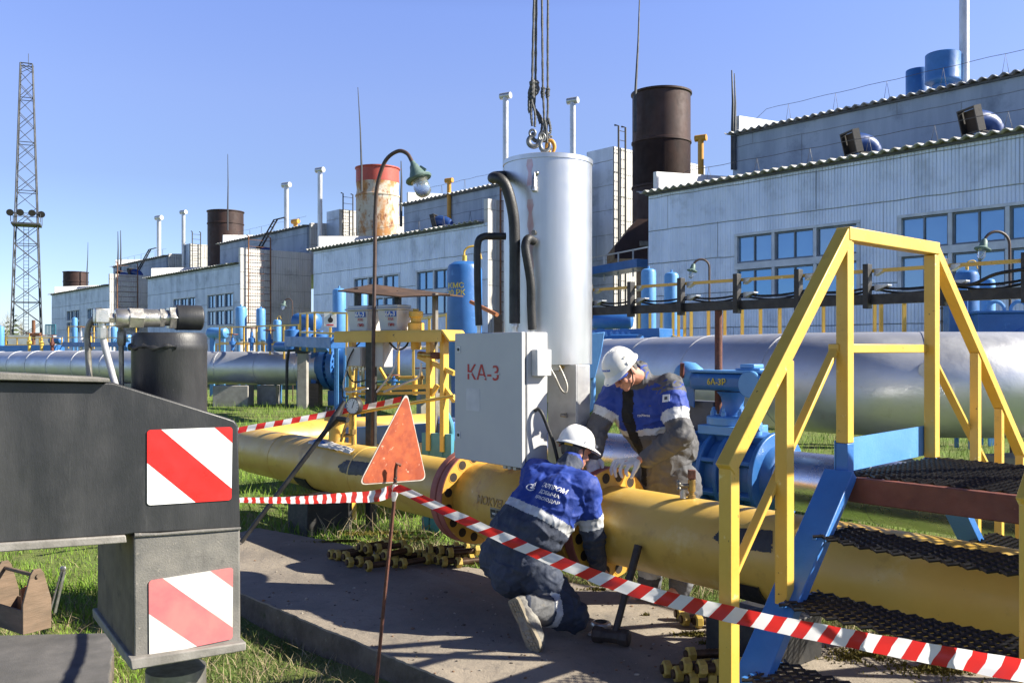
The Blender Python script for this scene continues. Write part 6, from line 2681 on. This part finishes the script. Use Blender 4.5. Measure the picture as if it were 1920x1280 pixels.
b.build('ring', M['steel'], t)
b = MB()
for i in range(12):
    a = 2 * PI * i / 12
    b.box((wc.x + .040 * math.cos(a), wc.y + .04 * math.sin(a), SZ + .024), .010, .010, .034, MX.Rotation(a, 3, 'Z'))
b.build('inner_teeth', M['steel'], t)['kind'] = 'stuff'
b = MB()
we = gx(1104, 1194, SZ + .02)
dd = (we - wc).normalized()
b.bar(wc + dd * .062, wc + dd * .20 - V((0, 0, .002)), .046, .016)
b.build('shank', M['steel'], t, bevel=.004)

W = frame(gx(43, 1190, SZ - .02), (.56, .83, 0))
t = thing('tool_box', 'open wooden tool box with a bar handle standing on the left slab', 'tool box', W)
b = MB(W)
for y0 in (0, .40):
    o = MB(W)
    o.prism([(0, y0, 0), (.185, y0, 0), (.185, y0, .19), (.135, y0, .37), (.115, y0, .40), (.07, y0, .40), (.05, y0, .37), (0, y0, .19)], (0, .02, 0))
    o.build('end_panel', M['wood'], t, bevel=.003)
for x in (.001, .171):
    o = MB(W)
    o.bb(x, x + .013, .021, .399, .0, .15)
    o.build('side_panel', M['wood'], t, bevel=.002)
o = MB(W)
o.bb(.015, .17, .021, .399, .005, .018)
o.build('bottom', M['wood'], t)
o = MB(W)
o.tube([(.0925, -.012, .355), (.0925, .432, .355)], .013, 12)
o.build('handle', M['wood'], t)
o = MB(W)
o.prism([(.06, .10, .02), (.12, .10, .02), (.15, .12, .30), (.05, .12, .26)], (0, .012, 0))
tag(o.build('orange_board', M['woodred']), 'orange scrap board standing in the wooden tool box', 'board')
o = MB()
a, c = gx(92, 1150, SZ - .02), at(118, 1066, 6.2)
o.bar(a, c, .022, .008)
o.bar(a + V((.03, .02, 0)), c + V((.01, 0, -.02)), .018, .008)
o.sph(c, .022, (1, .4, 1), 10, 8)
tag(o.build('pliers', M['steel']), 'long grey pliers leaning out beside the wooden tool box', 'pliers')

# ================================================================ people
def caps(mb, *segs):
    for (p0, r0, p1, r1) in segs:
        mb.cap(p0, r0, p1, r1)
    return mb


def seg_t(p, a, b):
    d = b - a
    t = max(0, min(1, (p - a).dot(d) / d.length_squared))
    return t, (p - (a + d * t)).length


def skin_mesh(mb, name, mats, parent=None, voxel=.008, smooth=6, wr=0.0, wf=16, classify=None, M0=None, folds=()):
    o = mb.build(name, mats, parent, M0=M0, remesh=voxel, smit=smooth)
    bake(o)
    me = o.data
    W = WM[o]
    me.materials.clear()
    for m in (mats if isinstance(mats, (list, tuple)) else [mats]):
        me.materials.append(m)
    if wr:
        nr = [v.normal.copy() for v in me.vertices]
        for v, n in zip(me.vertices, nr):
            p = W @ v.co
            a = NZ.noise(V((p.x * wf, p.y * wf, p.z * wf * 1.7)))
            b = NZ.noise(V((p.x * wf * .45 + 9, p.y * wf * .45, p.z * wf * 1.1)))
            c = 1 - abs(NZ.noise(V((p.x * wf * .8 + p.z * wf * .9, p.y * wf * .8 + 4, p.z * wf * .5)))) * 2.2
            e1 = max(0, 1 - abs(NZ.noise(V((p.x * wf * .55 + p.z * wf * .5 + 3, p.y * wf * .55 + 7, p.z * wf * .6 - p.x * wf * .3)))) * 6)
            e2 = max(0, 1 - abs(NZ.noise(V((p.x * wf * 1.1 - p.z * wf * .6, p.y * wf * 1.1 + 2, p.z * wf * .9 + 5)))) * 5)
            d = wr * (.35 * a + .6 * b + .3 * max(-.6, c) + .75 * e1 + .45 * e2 - .4)
            for (fc, fr, fa, ff, fd) in folds:            # radiating folds round a joint
                w_ = math.exp(-((p - fc).length / fr) ** 2)
                if w_ > .02:
                    d += fa * w_ * math.sin((p - fc).dot(fd) * ff + 2 * NZ.noise(p * 9))
            v.co += n * d
    if classify:
        for f in me.polygons:
            f.material_index = classify(W @ f.center, f.normal)
    for f in me.polygons:
        f.use_smooth = True
    me.update()
    return o


def headframe(c, fwd, up):
    f = V(fwd).normalized()
    u = V(up)
    u = (u - f * u.dot(f)).normalized()
    y = u.cross(f)
    W = MX((f, y, u)).transposed().to_4x4()
    W.translation = c
    return W


def head_parts(mb, W, neck, r_neck=.062):
    r3 = W.to_3x3()

    def el(c, sx, sy, sz):
        mb.sph(W @ V(c), 1, (sx, sy, sz), 20, 14, r3)
    el((-.005, 0, .035), .098, .078, .100)
    el((.028, 0, -.045), .062, .060, .062)
    el((.045, 0, -.075), .042, .042, .034)
    el((.070, 0, -.094), .020, .024, .018)
    mb.cap(W @ V((.088, -.034, .020)), .014, W @ V((.088, .034, .020)), .014)
    mb.cap(W @ V((.092, 0, .010)), .009, W @ V((.113, 0, -.030)), .013)
    mb.cap(W @ V((.098, -.014, -.032)), .009, W @ V((.098, .014, -.032)), .009)
    el((.062, -.040, -.026), .030, .022, .026)
    el((.062, .040, -.026), .030, .022, .026)
    mb.cap(W @ V((.086, -.020, -.058)), .0075, W @ V((.086, .020, -.058)), .0075)
    mb.cap(W @ V((.084, -.017, -.070)), .008, W @ V((.084, .017, -.070)), .008)
    for s_ in (-1, 1):
        el((-.010, s_ * .080, -.012), .022, .010, .034)
        el((-.004, s_ * .084, -.034), .010, .007, .012)
    mb.cap(W @ V((-.020, 0, -.03)), .060, neck, r_neck + .008)


def helmet(W, m, parent, emblem=None, peak=.055):
    """W: head frame; dome sits over the skull"""
    b = MB(W)
    n, k_ = 40, 16
    a, c, h = .134, .112, .128
    z0 = .048
    vs, fs = [], []
    for j in range(k_ + 1):
        t = PI / 2 * j / k_
        for i in range(n):
            u = 2 * PI * i / n
            r_ = math.cos(t) ** .82
            x, y = a * r_ * math.cos(u) - .006, c * r_ * math.sin(u)
            z = z0 + h * math.sin(t) ** 1.0
            ridge = .006 * math.exp(-(y / .020) ** 2) * min(1, math.sin(t) * 2.2) + .003 * math.exp(-((abs(y) - .055) / .010) ** 2) * math.sin(t)
            z += ridge
            vs.append((x, y, z))
    for j in range(k_):
        for i in range(n):
            l = (i + 1) % n
            fs.append((j * n + i, j * n + l, (j + 1) * n + l, (j + 1) * n + i))
    b.add(vs, fs)
    # brim with front peak
    vs, fs = [], []
    for (g, dz) in ((0, .004), (1, -.010), (1.05, -.014), (1.0, -.017), (0, -.006)):
        for i in range(n):
            u = 2 * PI * i / n
            f = max(0, math.cos(u)) ** 1.6
            w_ = .013 + peak * f
            vs.append(((a + w_ * g) * math.cos(u) - .006, (c + (.013 + .012 * f) * g) * math.sin(u), z0 + dz - .012 * f * g))
    for j in range(4):
        for i in range(n):
            l = (i + 1) % n
            fs.append((j * n + i, j * n + l, (j + 1) * n + l, (j + 1) * n + i))
    b.add(vs, fs)
    o = b.build('helmet', m, parent, ang=50)
    for s_ in (-1, 1):
        q = MB(W)
        q.bb(-.018, .018, s_ * (c + .001) - .004, s_ * (c + .001) + .004, z0 + .004, z0 + .026)
        for i in range(3):
            q.bb(-.012 + i * .009, -.008 + i * .009, s_ * (c - .010) - .004, s_ * (c - .010) + .004, z0 + .045, z0 + .064)
        q.build('slot_cover', m, o, bevel=.002)
    return o


def hand(mb, wrist, knuckles, tips, bulge, r_=.0115, thumb=None):
    """palm plus five separate, bent fingers"""
    kc = sum(knuckles, V((0, 0, 0))) / 4
    for k_ in knuckles:
        mb.cap(wrist.lerp(kc, .15), .024, k_, .0135)
    mb.cap(wrist, .028, wrist.lerp(kc, .6), .026)
    for i, (k_, tp_) in enumerate(zip(knuckles, tips)):
        m1 = k_.lerp(tp_, .42) + bulge * (1.0 if i in (1, 2) else .8)
        m2 = k_.lerp(tp_, .76) + bulge * .75
        mb.cap(k_, r_ * 1.12, m1, r_ * 1.05)
        mb.cap(m1, r_ * 1.05, m2, r_ * .97)
        mb.cap(m2, r_ * .97, tp_, r_ * .84)
    if thumb:
        mb.cap(thumb[0], r_ * 1.5, thumb[1], r_ * 1.25)
        mb.cap(thumb[1], r_ * 1.25, thumb[2], r_ * .95)


def boot(mb, heel, toe, up, ankle, L=None):
    """boot upper: heel and toe on the sole line"""
    d = (toe - heel).normalized()
    u = (up - d * up.dot(d)).normalized()
    L = (toe - heel).length
    mb.cap(heel + u * .050 + d * .035, .048, heel + d * L * .55 + u * .050, .052)
    mb.cap(heel + d * L * .55 + u * .050, .052, toe - d * .045 + u * .040, .043)
    mb.cap(heel + d * .05 + u * .06, .054, ankle, .060)


def soleplate(b, heel, toe, up, w=.048):
    d = (toe - heel).normalized()
    u = (up - d * up.dot(d)).normalized()
    s_ = d.cross(u).normalized()
    L = (toe - heel).length
    prof = [(0, .028), (.05, .036), (.25, .036), (.45, .032), (.65, .044), (.82, .046), (.95, .034), (1.0, .016)]
    ring = [heel + d * L * t - s_ * w_ for (t, w_) in [(q[0], q[1] * 1.35) for q in prof]] + [heel + d * L * t + s_ * w_ for (t, w_) in reversed([(q[0], q[1] * 1.35) for q in prof])]
    b.prism([p - u * .004 for p in ring], u * .024)
    for (t0, t1) in ((.04, .11), (.14, .21), (.24, .31), (.55, .60), (.63, .68), (.71, .76), (.79, .84), (.87, .92)):
        wd = .030 if t0 < .4 else .036
        for k_ in (-1, 0, 1):
            c_ = heel + d * L * (t0 + t1) / 2 + s_ * k_ * wd * .72 - u * .007 + d * (.006 * abs(k_))
            b.box(c_, (t1 - t0) * L, wd * .56, .009, MX((d, s_, u)).transposed())


# ---------------------------------------------------------------- kneeling worker, back to the camera
KD = V((.77, .60, 0)).normalized()
KA, KB = 1.09, 1.06                            # legs stand a little farther off than they look, the chest leans in
hipL, hipR = at(945, 1045, 5.46 * KA), at(996, 1060, 5.30 * KA)
pel = (hipL + hipR) / 2
shR, shL = at(1096, 916, 5.50 * KB), at(1008, 890, 5.78 * KB)
nck = at(1066, 876, 5.70 * KB)
hdc = at(1079, 846, 5.80 * KB)
knR, anR = at(1072, 1152, 5.22 * KA), at(1003, 1142, 5.08 * KA)
knL, anL = at(985, 1015, 5.9 * KB), at(985, 1120, 5.98 * KB)
elR, wrR = at(1112, 1002, 5.55 * KB), at(1122, 1062, 5.83 * 1.04)
elL, wrL = at(1045, 962, 6.02 * 1.03), at(1100, 968, 6.14 * 1.02)
wst0, wst1 = at(962, 1000, 5.50 * 1.075), at(1012, 1000, 5.40 * 1.075)
ch0, ch1 = at(1018, 932, 5.66 * KB), at(1056, 934, 5.54 * KB)
HW = headframe(hdc, (.80, .46, -.30), (.10, .12, 1))
b = MB()
caps(b, (hipL, .11, hipR, .11), (pel, .12, (ch0 + ch1) / 2, .13), (shL, .06, shR, .06), ((ch0 + ch1) / 2, .12, nck, .06),
     (hipR, .09, knR, .06), (knR, .06, anR, .045), (hipL, .09, knL, .06), (knL, .06, anL, .045),
     (shR, .06, elR, .05), (elR, .048, wrR, .034), (shL, .06, elL, .05), (elL, .048, wrL, .034),
     (anR, .04, at(998, 1195, 4.98 * KA), .03), (anL, .04, V((anL.x + .15, anL.y + .1, SZ + .05)), .03))
head_parts(b, HW, nck)
fd = (V((.64, -.3, -.35))).normalized()
kk = [wrR + V((.01 + .018 * i, .085 - .012 * i, -.055)) for i in range(4)]
hand(b, wrR, kk, [p + V((.02, .045, -.055)) for p in kk], V((0, .02, .005)), thumb=(wrR + V((-.02, .03, -.02)), wrR + V((-.03, .07, -.05)), wrR + V((-.02, .10, -.07))))
kk = [wrL + V((.075, .02 - .006 * i, .02 - .018 * i)) for i in range(4)]
hand(b, wrL, kk, [p + V((.055, .035, -.02)) for p in kk], V((.01, -.015, 0)), thumb=(wrL + V((.03, -.01, .03)), wrL + V((.07, -.02, .045)), wrL + V((.10, -.01, .04))))
k1 = skin_mesh(b, 'person', M['skin'], None, .006, 4)
tag(k1, 'worker in clean white helmet kneeling with the blue back of his jacket to the camera', 'person', 'workers at the valve')

AX = (nck - pel).normalized()
bandc = at(1022, 970, 5.38 * 1.07)
bandh = (bandc - pel).dot(AX)


def kcls(p, n):
    tt = seg_t(p, pel, (ch0 + ch1) / 2)[1] - .17
    best = min((seg_t(p, shR, elR)[1] - .075, 1), (seg_t(p, elR, wrR)[1] - .06, 2), (seg_t(p, shL, elL)[1] - .075, 3), (seg_t(p, elL, wrL)[1] - .06, 4), (tt, 0))
    h = (p - pel).dot(AX) - bandh
    if best[1] in (2, 4):
        return 1
    if best[1] in (1, 3):
        t = seg_t(p, shR, elR)[0] if best[1] == 1 else seg_t(p, shL, elL)[0]
        return 0 if t < .58 else (2 if t < .82 else 1)
    if (p - nck).length < .10 and h > .18:
        return 1
    if h > .028:
        return 0
    return 2 if h > -.030 else 1


b = MB()
caps(b, (wst0, .165, wst1, .165), (wst0, .165, ch0, .175), (wst1, .165, ch1, .175), (ch0, .175, shL, .115), (ch1, .165, shR, .110), (shL, .115, shR, .110),
     ((ch0 + ch1) / 2, .15, nck, .085), (nck, .080, nck + AX * .035, .078),
     (pel, .17, (wst0 + wst1) / 2, .17), (hipL + V((-.01, 0, .02)), .150, hipR + V((0, 0, .02)), .150),
     (shR, .098, elR, .078), (elR, .078, wrR, .058), (shL, .098, elL, .075), (elL, .075, wrL, .055))
jk = skin_mesh(b, 'jacket', [M['jacblue'], M['trouser'], M['reflect']], k1, .008, 6, .009, 13, kcls,
               folds=[(wst1, .22, .007, 75, V((.35, .2, .9))), (elR, .09, .007, 110, (elR - shR).normalized()), (shR, .12, .006, 70, V((.7, .1, -.7)))])
b = MB()
caps(b, (hipL, .165, hipR, .155), (pel - V((0, .0, .01)), .17, pel + V((-.02, -.03, -.06)), .165), (hipR, .150, knR, .100), (knR, .108, anR, .090),
     (hipL, .155, knL, .105), (knL, .102, anL, .072), (anR, .090, anR.lerp(at(985, 1135, 5.0 * KA), .5), .080))


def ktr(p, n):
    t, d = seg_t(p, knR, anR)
    return 1 if (.50 < t < .66 and d < .12 and p.z < .25) else (2 if (t > .72 and d < .13 and p.z < .4) else 0)  # grey lower right shin: sunlight put into the cloth colour


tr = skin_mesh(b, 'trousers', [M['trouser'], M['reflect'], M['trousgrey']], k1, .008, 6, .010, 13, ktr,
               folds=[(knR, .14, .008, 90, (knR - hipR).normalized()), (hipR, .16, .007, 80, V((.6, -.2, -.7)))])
b = MB()
h_, t_ = at(962, 1126, 4.99 * KA), at(1006, 1222, 4.93 * KA)
sd = V((.62, .72, .30)).normalized()           # from the sole towards the ankle
boot(b, h_, t_, sd, anR)
b.cap(h_.lerp(t_, .3) + sd * .05, .062, h_.lerp(t_, .75) + sd * .045, .056)
bt = skin_mesh(b, 'boot', M['boot'], k1, .006, 4, .003, 30)
b = MB()
soleplate(b, h_ - (t_ - h_).normalized() * .012, t_ + (t_ - h_).normalized() * .006, sd)
b.build('sole', M['sole'], bt, bevel=.002)
b = MB()
h2 = V((anL.x - .05, anL.y - .04, SZ))
t2_ = h2 + V((.20, .16, 0))
boot(b, h2, t2_, ZUP, anL)
bt = skin_mesh(b, 'boot', M['boot'], k1, .006, 4, .003, 30)
b = MB()
soleplate(b, h2 + V((0, 0, .012)), t2_ + V((0, 0, .012)), ZUP)
b.build('sole', M['sole'], bt)
hm = helmet(HW, M['helmet2'], k1)
b = MB(HW)
b.sph((-.012, 0, .020), 1, (.100, .084, .100), 24, 16)
o = b.build('hair', M['hair'], k1)
bm = bmesh.new()
bm.from_mesh(o.data)
iw = HW.inverted() @ WM[k1]
bmesh.ops.delete(bm, geom=[v for v in bm.verts if (iw @ v.co).x > .012 or (iw @ v.co).z < -.065 - .3 * (iw @ v.co).x], context='VERTS')
bm.to_mesh(o.data)
bm.free()
b = MB(HW)
b.tube([(.112 * math.cos(a) - .006, .096 * math.sin(a), .030 - .006 * math.cos(a)) for a in [PI * (.45 + 1.1 * i / 20) for i in range(21)]], .011, 8)
b.build('headband', M['black'], hm)
b = MB(HW)
for a0 in (.78, 1.10):
    b.prism([(.124 * math.cos(a) - .006, .107 * math.sin(a), .018) for a in [PI * (a0 + .16 * i / 6) for i in range(7)]] +
            [(.124 * math.cos(a) - .006, .107 * math.sin(a), .044) for a in [PI * (a0 + .16 - .16 * i / 6) for i in range(7)]], (.004, 0, 0))
b.build('yellow_adjuster', M['yellowband'], hm)
b = MB(HW)
b.lathe([(.016, 0), (.018, .010), (.012, .013)], (-.128, 0, .032), (-1, 0, 0), 12)
b.build('knob', M['black'], hm)
b = MB(HW)
b.tube([(.0, -.092, .045), (.008, -.086, -.03), (.035, -.062, -.088), (.055, 0, -.112)], .0045, 6)
b.build('chin_strap', M['black'], hm)
hb_ = bvh_of(hm)
h = raystick(hb_, 1052, 832)
if h[0] is not None:
    n = h[1] if h[1].y < 0 else -h[1]
    xr = ZUP.cross(n).normalized()
    yv = n.cross(xr)
    b = MB()
    P = lambda u, v, o=0.0015: h[0] + xr * u + yv * v + n * o
    b.prism([P(-.013, -.022), P(.013, -.022), P(.013, .006), P(.006, .022), P(-.006, .022), P(-.009, .006), P(-.013, .0)], n * .0015)
    b.build('red_emblem', M['red'], hm)
    b = MB()
    b.bar(P(-.006, -.012, .0035), P(.0, .010, .0035), .003, .001, up=n)
    b.bar(P(.006, -.012, .0035), P(.0, .010, .0035), .003, .001, up=n)
    b.build('emblem_line', M['white'], hm)

# lettering on the back
bj = bvh_of(jk)
pL, pR = raystick(bj, 1004, 908), raystick(bj, 1056, 924)
cM = raystick(bj, 1028, 918)
if pL[0] is not None and pR[0] is not None:
    xr = (pR[0] - pL[0]).normalized()
    n = -(cM[0] - V((0, 0, EYE))).normalized()
    n = (n - xr * n.dot(xr)).normalized()
    yv = n.cross(xr)

    def onback(s_, px, py, size, bold=.0008, sx=1.0):
        h = raystick(bj, px, py)
        W = MX((xr, yv, n)).transposed().to_4x4()
        W.translation = h[0] + n * .03
        return text('lettering', s_, size, W, M['txtwhite'], jk, bold=bold, ext=.0004, project=(bj, .0065), sx=sx)
    onback('ГАЗПРОМ', 1036, 914, .041, .0008, .95)
    onback('ДОБЫЧА', 1028, 925, .031, .0006, 1.15)
    onback('КРАСНОДАР', 1023, 936, .028, .0006, 1.02)
    h = raystick(bj, 995, 913)
    b = MB()
    W = MX((xr, yv, n)).transposed().to_4x4()
    W.translation = h[0] + n * .03

    def pj(u, v):
        p = W @ V((u, v, 0))
        g = bj.ray_cast(p + n * .2, -n)
        return (g[0] if g[0] is not None else p) + n * .006
    ring = [R(50 + 285 * i / 26) for i in range(27)]
    for i in range(26):
        r0, r1 = .021, .029
        a0, a1 = ring[i], ring[i + 1]
        b.poly([pj(1.2 * math.cos(a0) * r0, math.sin(a0) * r0 * .8), pj(1.2 * math.cos(a0) * r1, math.sin(a0) * r1 * .8), pj(1.2 * math.cos(a1) * r1, math.sin(a1) * r1 * .8), pj(1.2 * math.cos(a1) * r0, math.sin(a1) * r0 * .8)])
    b.poly([pj(.002, -.004), pj(.030, -.004), pj(.030, .003), pj(.002, .003)])
    fl = [(.010, .006), (.018, .004), (.026, .010), (.027, .020), (.022, .032), (.020, .046), (.012, .034), (.006, .022), (.005, .012)]
    for i in range(len(fl)):
        p, q = fl[i], fl[(i + 1) % len(fl)]
        m_ = (.0165, .018)
        b.poly([pj(*p), pj(*q), pj(q[0] + (m_[0] - q[0]) * .45, q[1] + (m_[1] - q[1]) * .45), pj(p[0] + (m_[0] - p[0]) * .45, p[1] + (m_[1] - p[1]) * .45)])
    b.build('flame_emblem', M['txtwhite'], jk, smooth=False)

# ---------------------------------------------------------------- standing worker leaning over the flange
hipL, hipR = at(1276, 905, 6.47), at(1226, 905, 6.66)
pel = (hipL + hipR) / 2
knL, knR = at(1284, 1000, 6.40), at(1220, 1000, 6.56)
anL, anR = at(1276, 1100, 6.46), at(1218, 1098, 6.62)
shL, shR = at(1255, 728, 6.30), at(1152, 738, 6.52)
nck = at(1200, 706, 6.38)
hdc = at(1170, 697, 6.24)
elL, wrL = at(1277, 818, 6.13), at(1214, 858, 6.25)
elR, wrR = at(1120, 803, 6.46), at(1114, 850, 6.30)
wst = at(1247, 840, 6.55)
ch0, ch1 = at(1190, 772, 6.50), at(1240, 765, 6.40)
HW = headframe(hdc, (-.60, -.48, -.62), (-.62, -.20, .80))
b = MB()
caps(b, (hipL, .11, hipR, .11), (pel, .12, wst, .12), (wst, .12, (ch0 + ch1) / 2, .14), (shL, .06, shR, .06), ((ch0 + ch1) / 2, .12, nck, .06),
     (hipR, .09, knR, .06), (knR, .06, anR, .045), (hipL, .09, knL, .06), (knL, .06, anL, .045),
     (shR, .06, elR, .05), (elR, .048, wrR, .034), (shL, .06, elL, .05), (elL, .048, wrL, .034),
     (anR, .045, anR + V((-.13, -.10, -.07)), .035), (anL, .045, anL + V((-.13, -.10, -.07)), .035))
head_parts(b, HW, nck)
caps(b, (wrL, .03, at(1172, 868, 6.2), .02), (wrR, .03, at(1112, 864, 6.27), .02))
k2 = skin_mesh(b, 'person', M['skin'], None, .006, 4)
tag(k2, 'worker in scuffed white helmet standing behind the yellow pipe, leaning over the flange', 'person', 'workers at the valve')
AX = (nck - wst).normalized()
FR = V((-.77, -.64, 0))
FR = (FR - AX * FR.dot(AX)).normalized()
SD_ = AX.cross(FR).normalized()                # towards his left (image right)
cm = (ch0 + ch1) / 2
bandh = (at(1195, 822, 6.3) - wst).dot(AX)


def scls(p, n):
    tt = min(seg_t(p, pel, wst)[1] - .18, seg_t(p, wst, cm)[1] - .18)
    best = min((seg_t(p, shR, elR)[1] - .078, 1), (seg_t(p, elR, wrR)[1] - .065, 2), (seg_t(p, shL, elL)[1] - .078, 3), (seg_t(p, elL, wrL)[1] - .065, 4), (tt, 0))
    q = p - wst
    h, s_, f = q.dot(AX), (p - cm).dot(SD_), (p - cm).dot(FR)
    if best[1] in (2, 4):
        return 1
    if best[1] in (1, 3):
        t = seg_t(p, shR, elR)[0] if best[1] == 1 else seg_t(p, shL, elL)[0]
        if best[1] == 3 and t < .16 and n.z > .15:
            return 1
        return 0 if t < .50 else (2 if t < .72 else 1)
    if (p - nck).length < .115 and (p - nck).dot(AX) > -.05:
        return 3 if (p - nck).dot(AX) > .03 else 1
    if f > .02 and abs(s_ + .035 + .10 * max(0, .1 - h)) < .040 and h > -.16:
        return 4
    if n.z > .45 and h > .30 and s_ > .02:
        return 1
    if h > bandh + .022:
        return 0
    return 2 if h > bandh - .028 else 1


b = MB()
caps(b, (hipL + V((0, 0, -.03)), .155, hipR + V((0, 0, -.03)), .155), (pel, .19, wst, .19), (wst, .185, ch0, .160), (wst, .185, ch1, .168), (ch0, .155, shR, .100), (ch1, .158, shL, .105),
     (shL, .100, shR, .095), (cm, .15, nck, .085), (nck, .082, nck + AX * .045, .080), (wst + SD_ * .04 - FR * .05, .18, cm - FR * .05 + SD_ * .03, .17),
     (shR, .098, elR, .082), (elR, .082, wrR, .062), (shL, .105, elL, .088), (elL, .088, wrL, .066))
jk = skin_mesh(b, 'jacket', [M['jacblue'], M['jacgrey'], M['reflect'], M['black'], M['shirt']], k2, .008, 6, .010, 13, scls,
               folds=[(elL, .12, .009, 85, V((.7, .2, -.6))), (wst, .2, .007, 70, V((.4, .1, .9))), (shL, .12, .006, 80, V((-.6, -.2, .7))), (elR, .1, .008, 90, V((.2, .2, .9)))])
b = MB()
caps(b, (hipL, .150, hipR, .150), (hipR, .135, knR, .105), (knR, .105, anR, .085), (hipL, .135, knL, .105), (knL, .105, anL, .085))


def strous(p, n):
    for (k_, a_) in ((knR, anR), (knL, anL)):
        t, d = seg_t(p, k_, a_)
        if .62 < t < .78 and d < .115:
            return 1
    return 0


skin_mesh(b, 'trousers', [M['trousgrey'], M['reflect']], k2, .009, 6, .011, 13, strous)
for an in (anR, anL):
    b = MB()
    h2 = V((an.x + .05, an.y + .05, GZ + .015))
    t2_ = h2 + V((-.20, -.17, 0))
    boot(b, h2, t2_, ZUP, an)
    bt = skin_mesh(b, 'boot', M['boot'], k2, .007, 4, .003, 30)
    b = MB()
    soleplate(b, h2, t2_, ZUP)
    b.build('sole', M['sole'], bt)
# gloves
b = MB()
W_ = at(1206, 860, 6.25)
kk = [at(1153, 864, 6.22), at(1158, 868, 6.19), at(1167, 871, 6.165), at(1178, 874, 6.15)]
tt_ = [at(1147, 888, 6.18), at(1155, 892, 6.15), at(1166, 893, 6.125), at(1176, 891, 6.12)]
hand(b, W_, kk, tt_, V((-.014, -.012, .004)), .0125, thumb=(at(1196, 868, 6.17), at(1190, 882, 6.13), at(1184, 894, 6.115)))
b.cap(at(1222, 852, 6.24), .052, at(1206, 860, 6.25), .040)
skin_mesh(b, 'glove', M['glove'], k2, .0038, 3, .002, 50)
b = MB()
W_ = wrR + V((0, -.01, -.02))
kk = [W_ + V((-.045 + .024 * i, -.05 + .01 * i, -.055)) for i in range(4)]
hand(b, W_, kk, [p + V((.012, -.03, -.06)) for p in kk], V((-.006, -.014, 0)), .0125, thumb=(W_ + V((.03, -.02, -.02)), W_ + V((.05, -.05, -.04)), W_ + V((.05, -.07, -.065))))
b.cap(wrR + V((0, .01, .03)), .050, W_, .038)
skin_mesh(b, 'glove', M['glove'], k2, .0045, 3, .002, 50)
# head gear
hm = helmet(HW, M['helmet'], k2, peak=.035)
b = MB(HW)
vs, fs = [], []
for j in range(5):
    for i in range(17):
        a = R(-68 + 136 * i / 16)
        rr2 = .100 + .075 * j / 4 * math.cos(a) ** .5
        vs.append((rr2 * math.cos(a), .093 * math.sin(a) * (1 - .04 * j), .034 - .010 * j / 4 - .030 * (math.sin(a) ** 2)))
for j in range(4):
    for i in range(16):
        fs.append((j * 17 + i, j * 17 + i + 1, j * 17 + i + 18, j * 17 + i + 17))
b.add(vs, fs)
o = b.build('cap_peak', M['capblue'], k2)
o.modifiers.new('s', 'SOLIDIFY').thickness = .005
b = MB(HW)
b.tube([(.103 * math.cos(a) - .005, .088 * math.sin(a), .034) for a in [2 * PI * i / 30 for i in range(30)]], .014, 8, closed=True)
b.build('cap_band', M['capblue'], k2)
b = MB(HW)
b.tube([(.004, .100, .050), (.014, .086, -.02), (.035, .066, -.07), (.060, .0, -.116), (.035, -.066, -.07), (.014, -.086, -.02), (.004, -.1, .05)], .0055, 6)
b.build('chin_strap', M['black'], hm)
b = MB(HW)
b.sph((-.015, 0, .0), 1, (.093, .081, .090), 24, 16)
o = b.build('hair', M['hair'], k2)
bm = bmesh.new()
bm.from_mesh(o.data)
iw = HW.inverted() @ WM[k2]
bmesh.ops.delete(bm, geom=[v for v in bm.verts if (iw @ v.co).x > -.02 or (iw @ v.co).z < -.05], context='VERTS')
bm.to_mesh(o.data)
bm.free()
for s_ in (-1, 1):
    b = MB(HW)
    b.sph((.083, s_ * .030, .004), .0105, seg=12, rings=8)
    b.build('eye', M['white'], k2)
hb_ = bvh_of(hm)
_, W, h = onbody(1134, 696, .018, 'ГАЗПРОМ', M['txtblue'], hm, hb_, bold=.0008, out=.001, ext=.0003)
# small badge on the chest and on the sleeve
bj = bvh_of(jk)
_, W, h = onbody(1209, 778, .020, 'ГАЗПРОМ', M['txtwhite'], jk, bj, bold=.0006, out=.006, ext=.0003)
h = raystick(bj, 1250, 747)
if h[0] is not None:
    n = h[1] if h[1].y < 0 else -h[1]
    xr = ZUP.cross(n).normalized()
    yv = n.cross(xr)
    b = MB()
    P = lambda u, v: h[0] + xr * u + yv * v + n * .007
    b.prism([P(-.026, -.028), P(.026, -.020), P(.024, .030), P(-.028, .024)], n * .002)
    b.build('sleeve_badge', M['dial'], jk)
    b = MB()
    b.prism([P(-.012, -.012), P(.010, -.008), P(.008, .014), P(-.014, .010)], n * .0032)
    b.build('badge_mark', M['jacgrey'], jk)
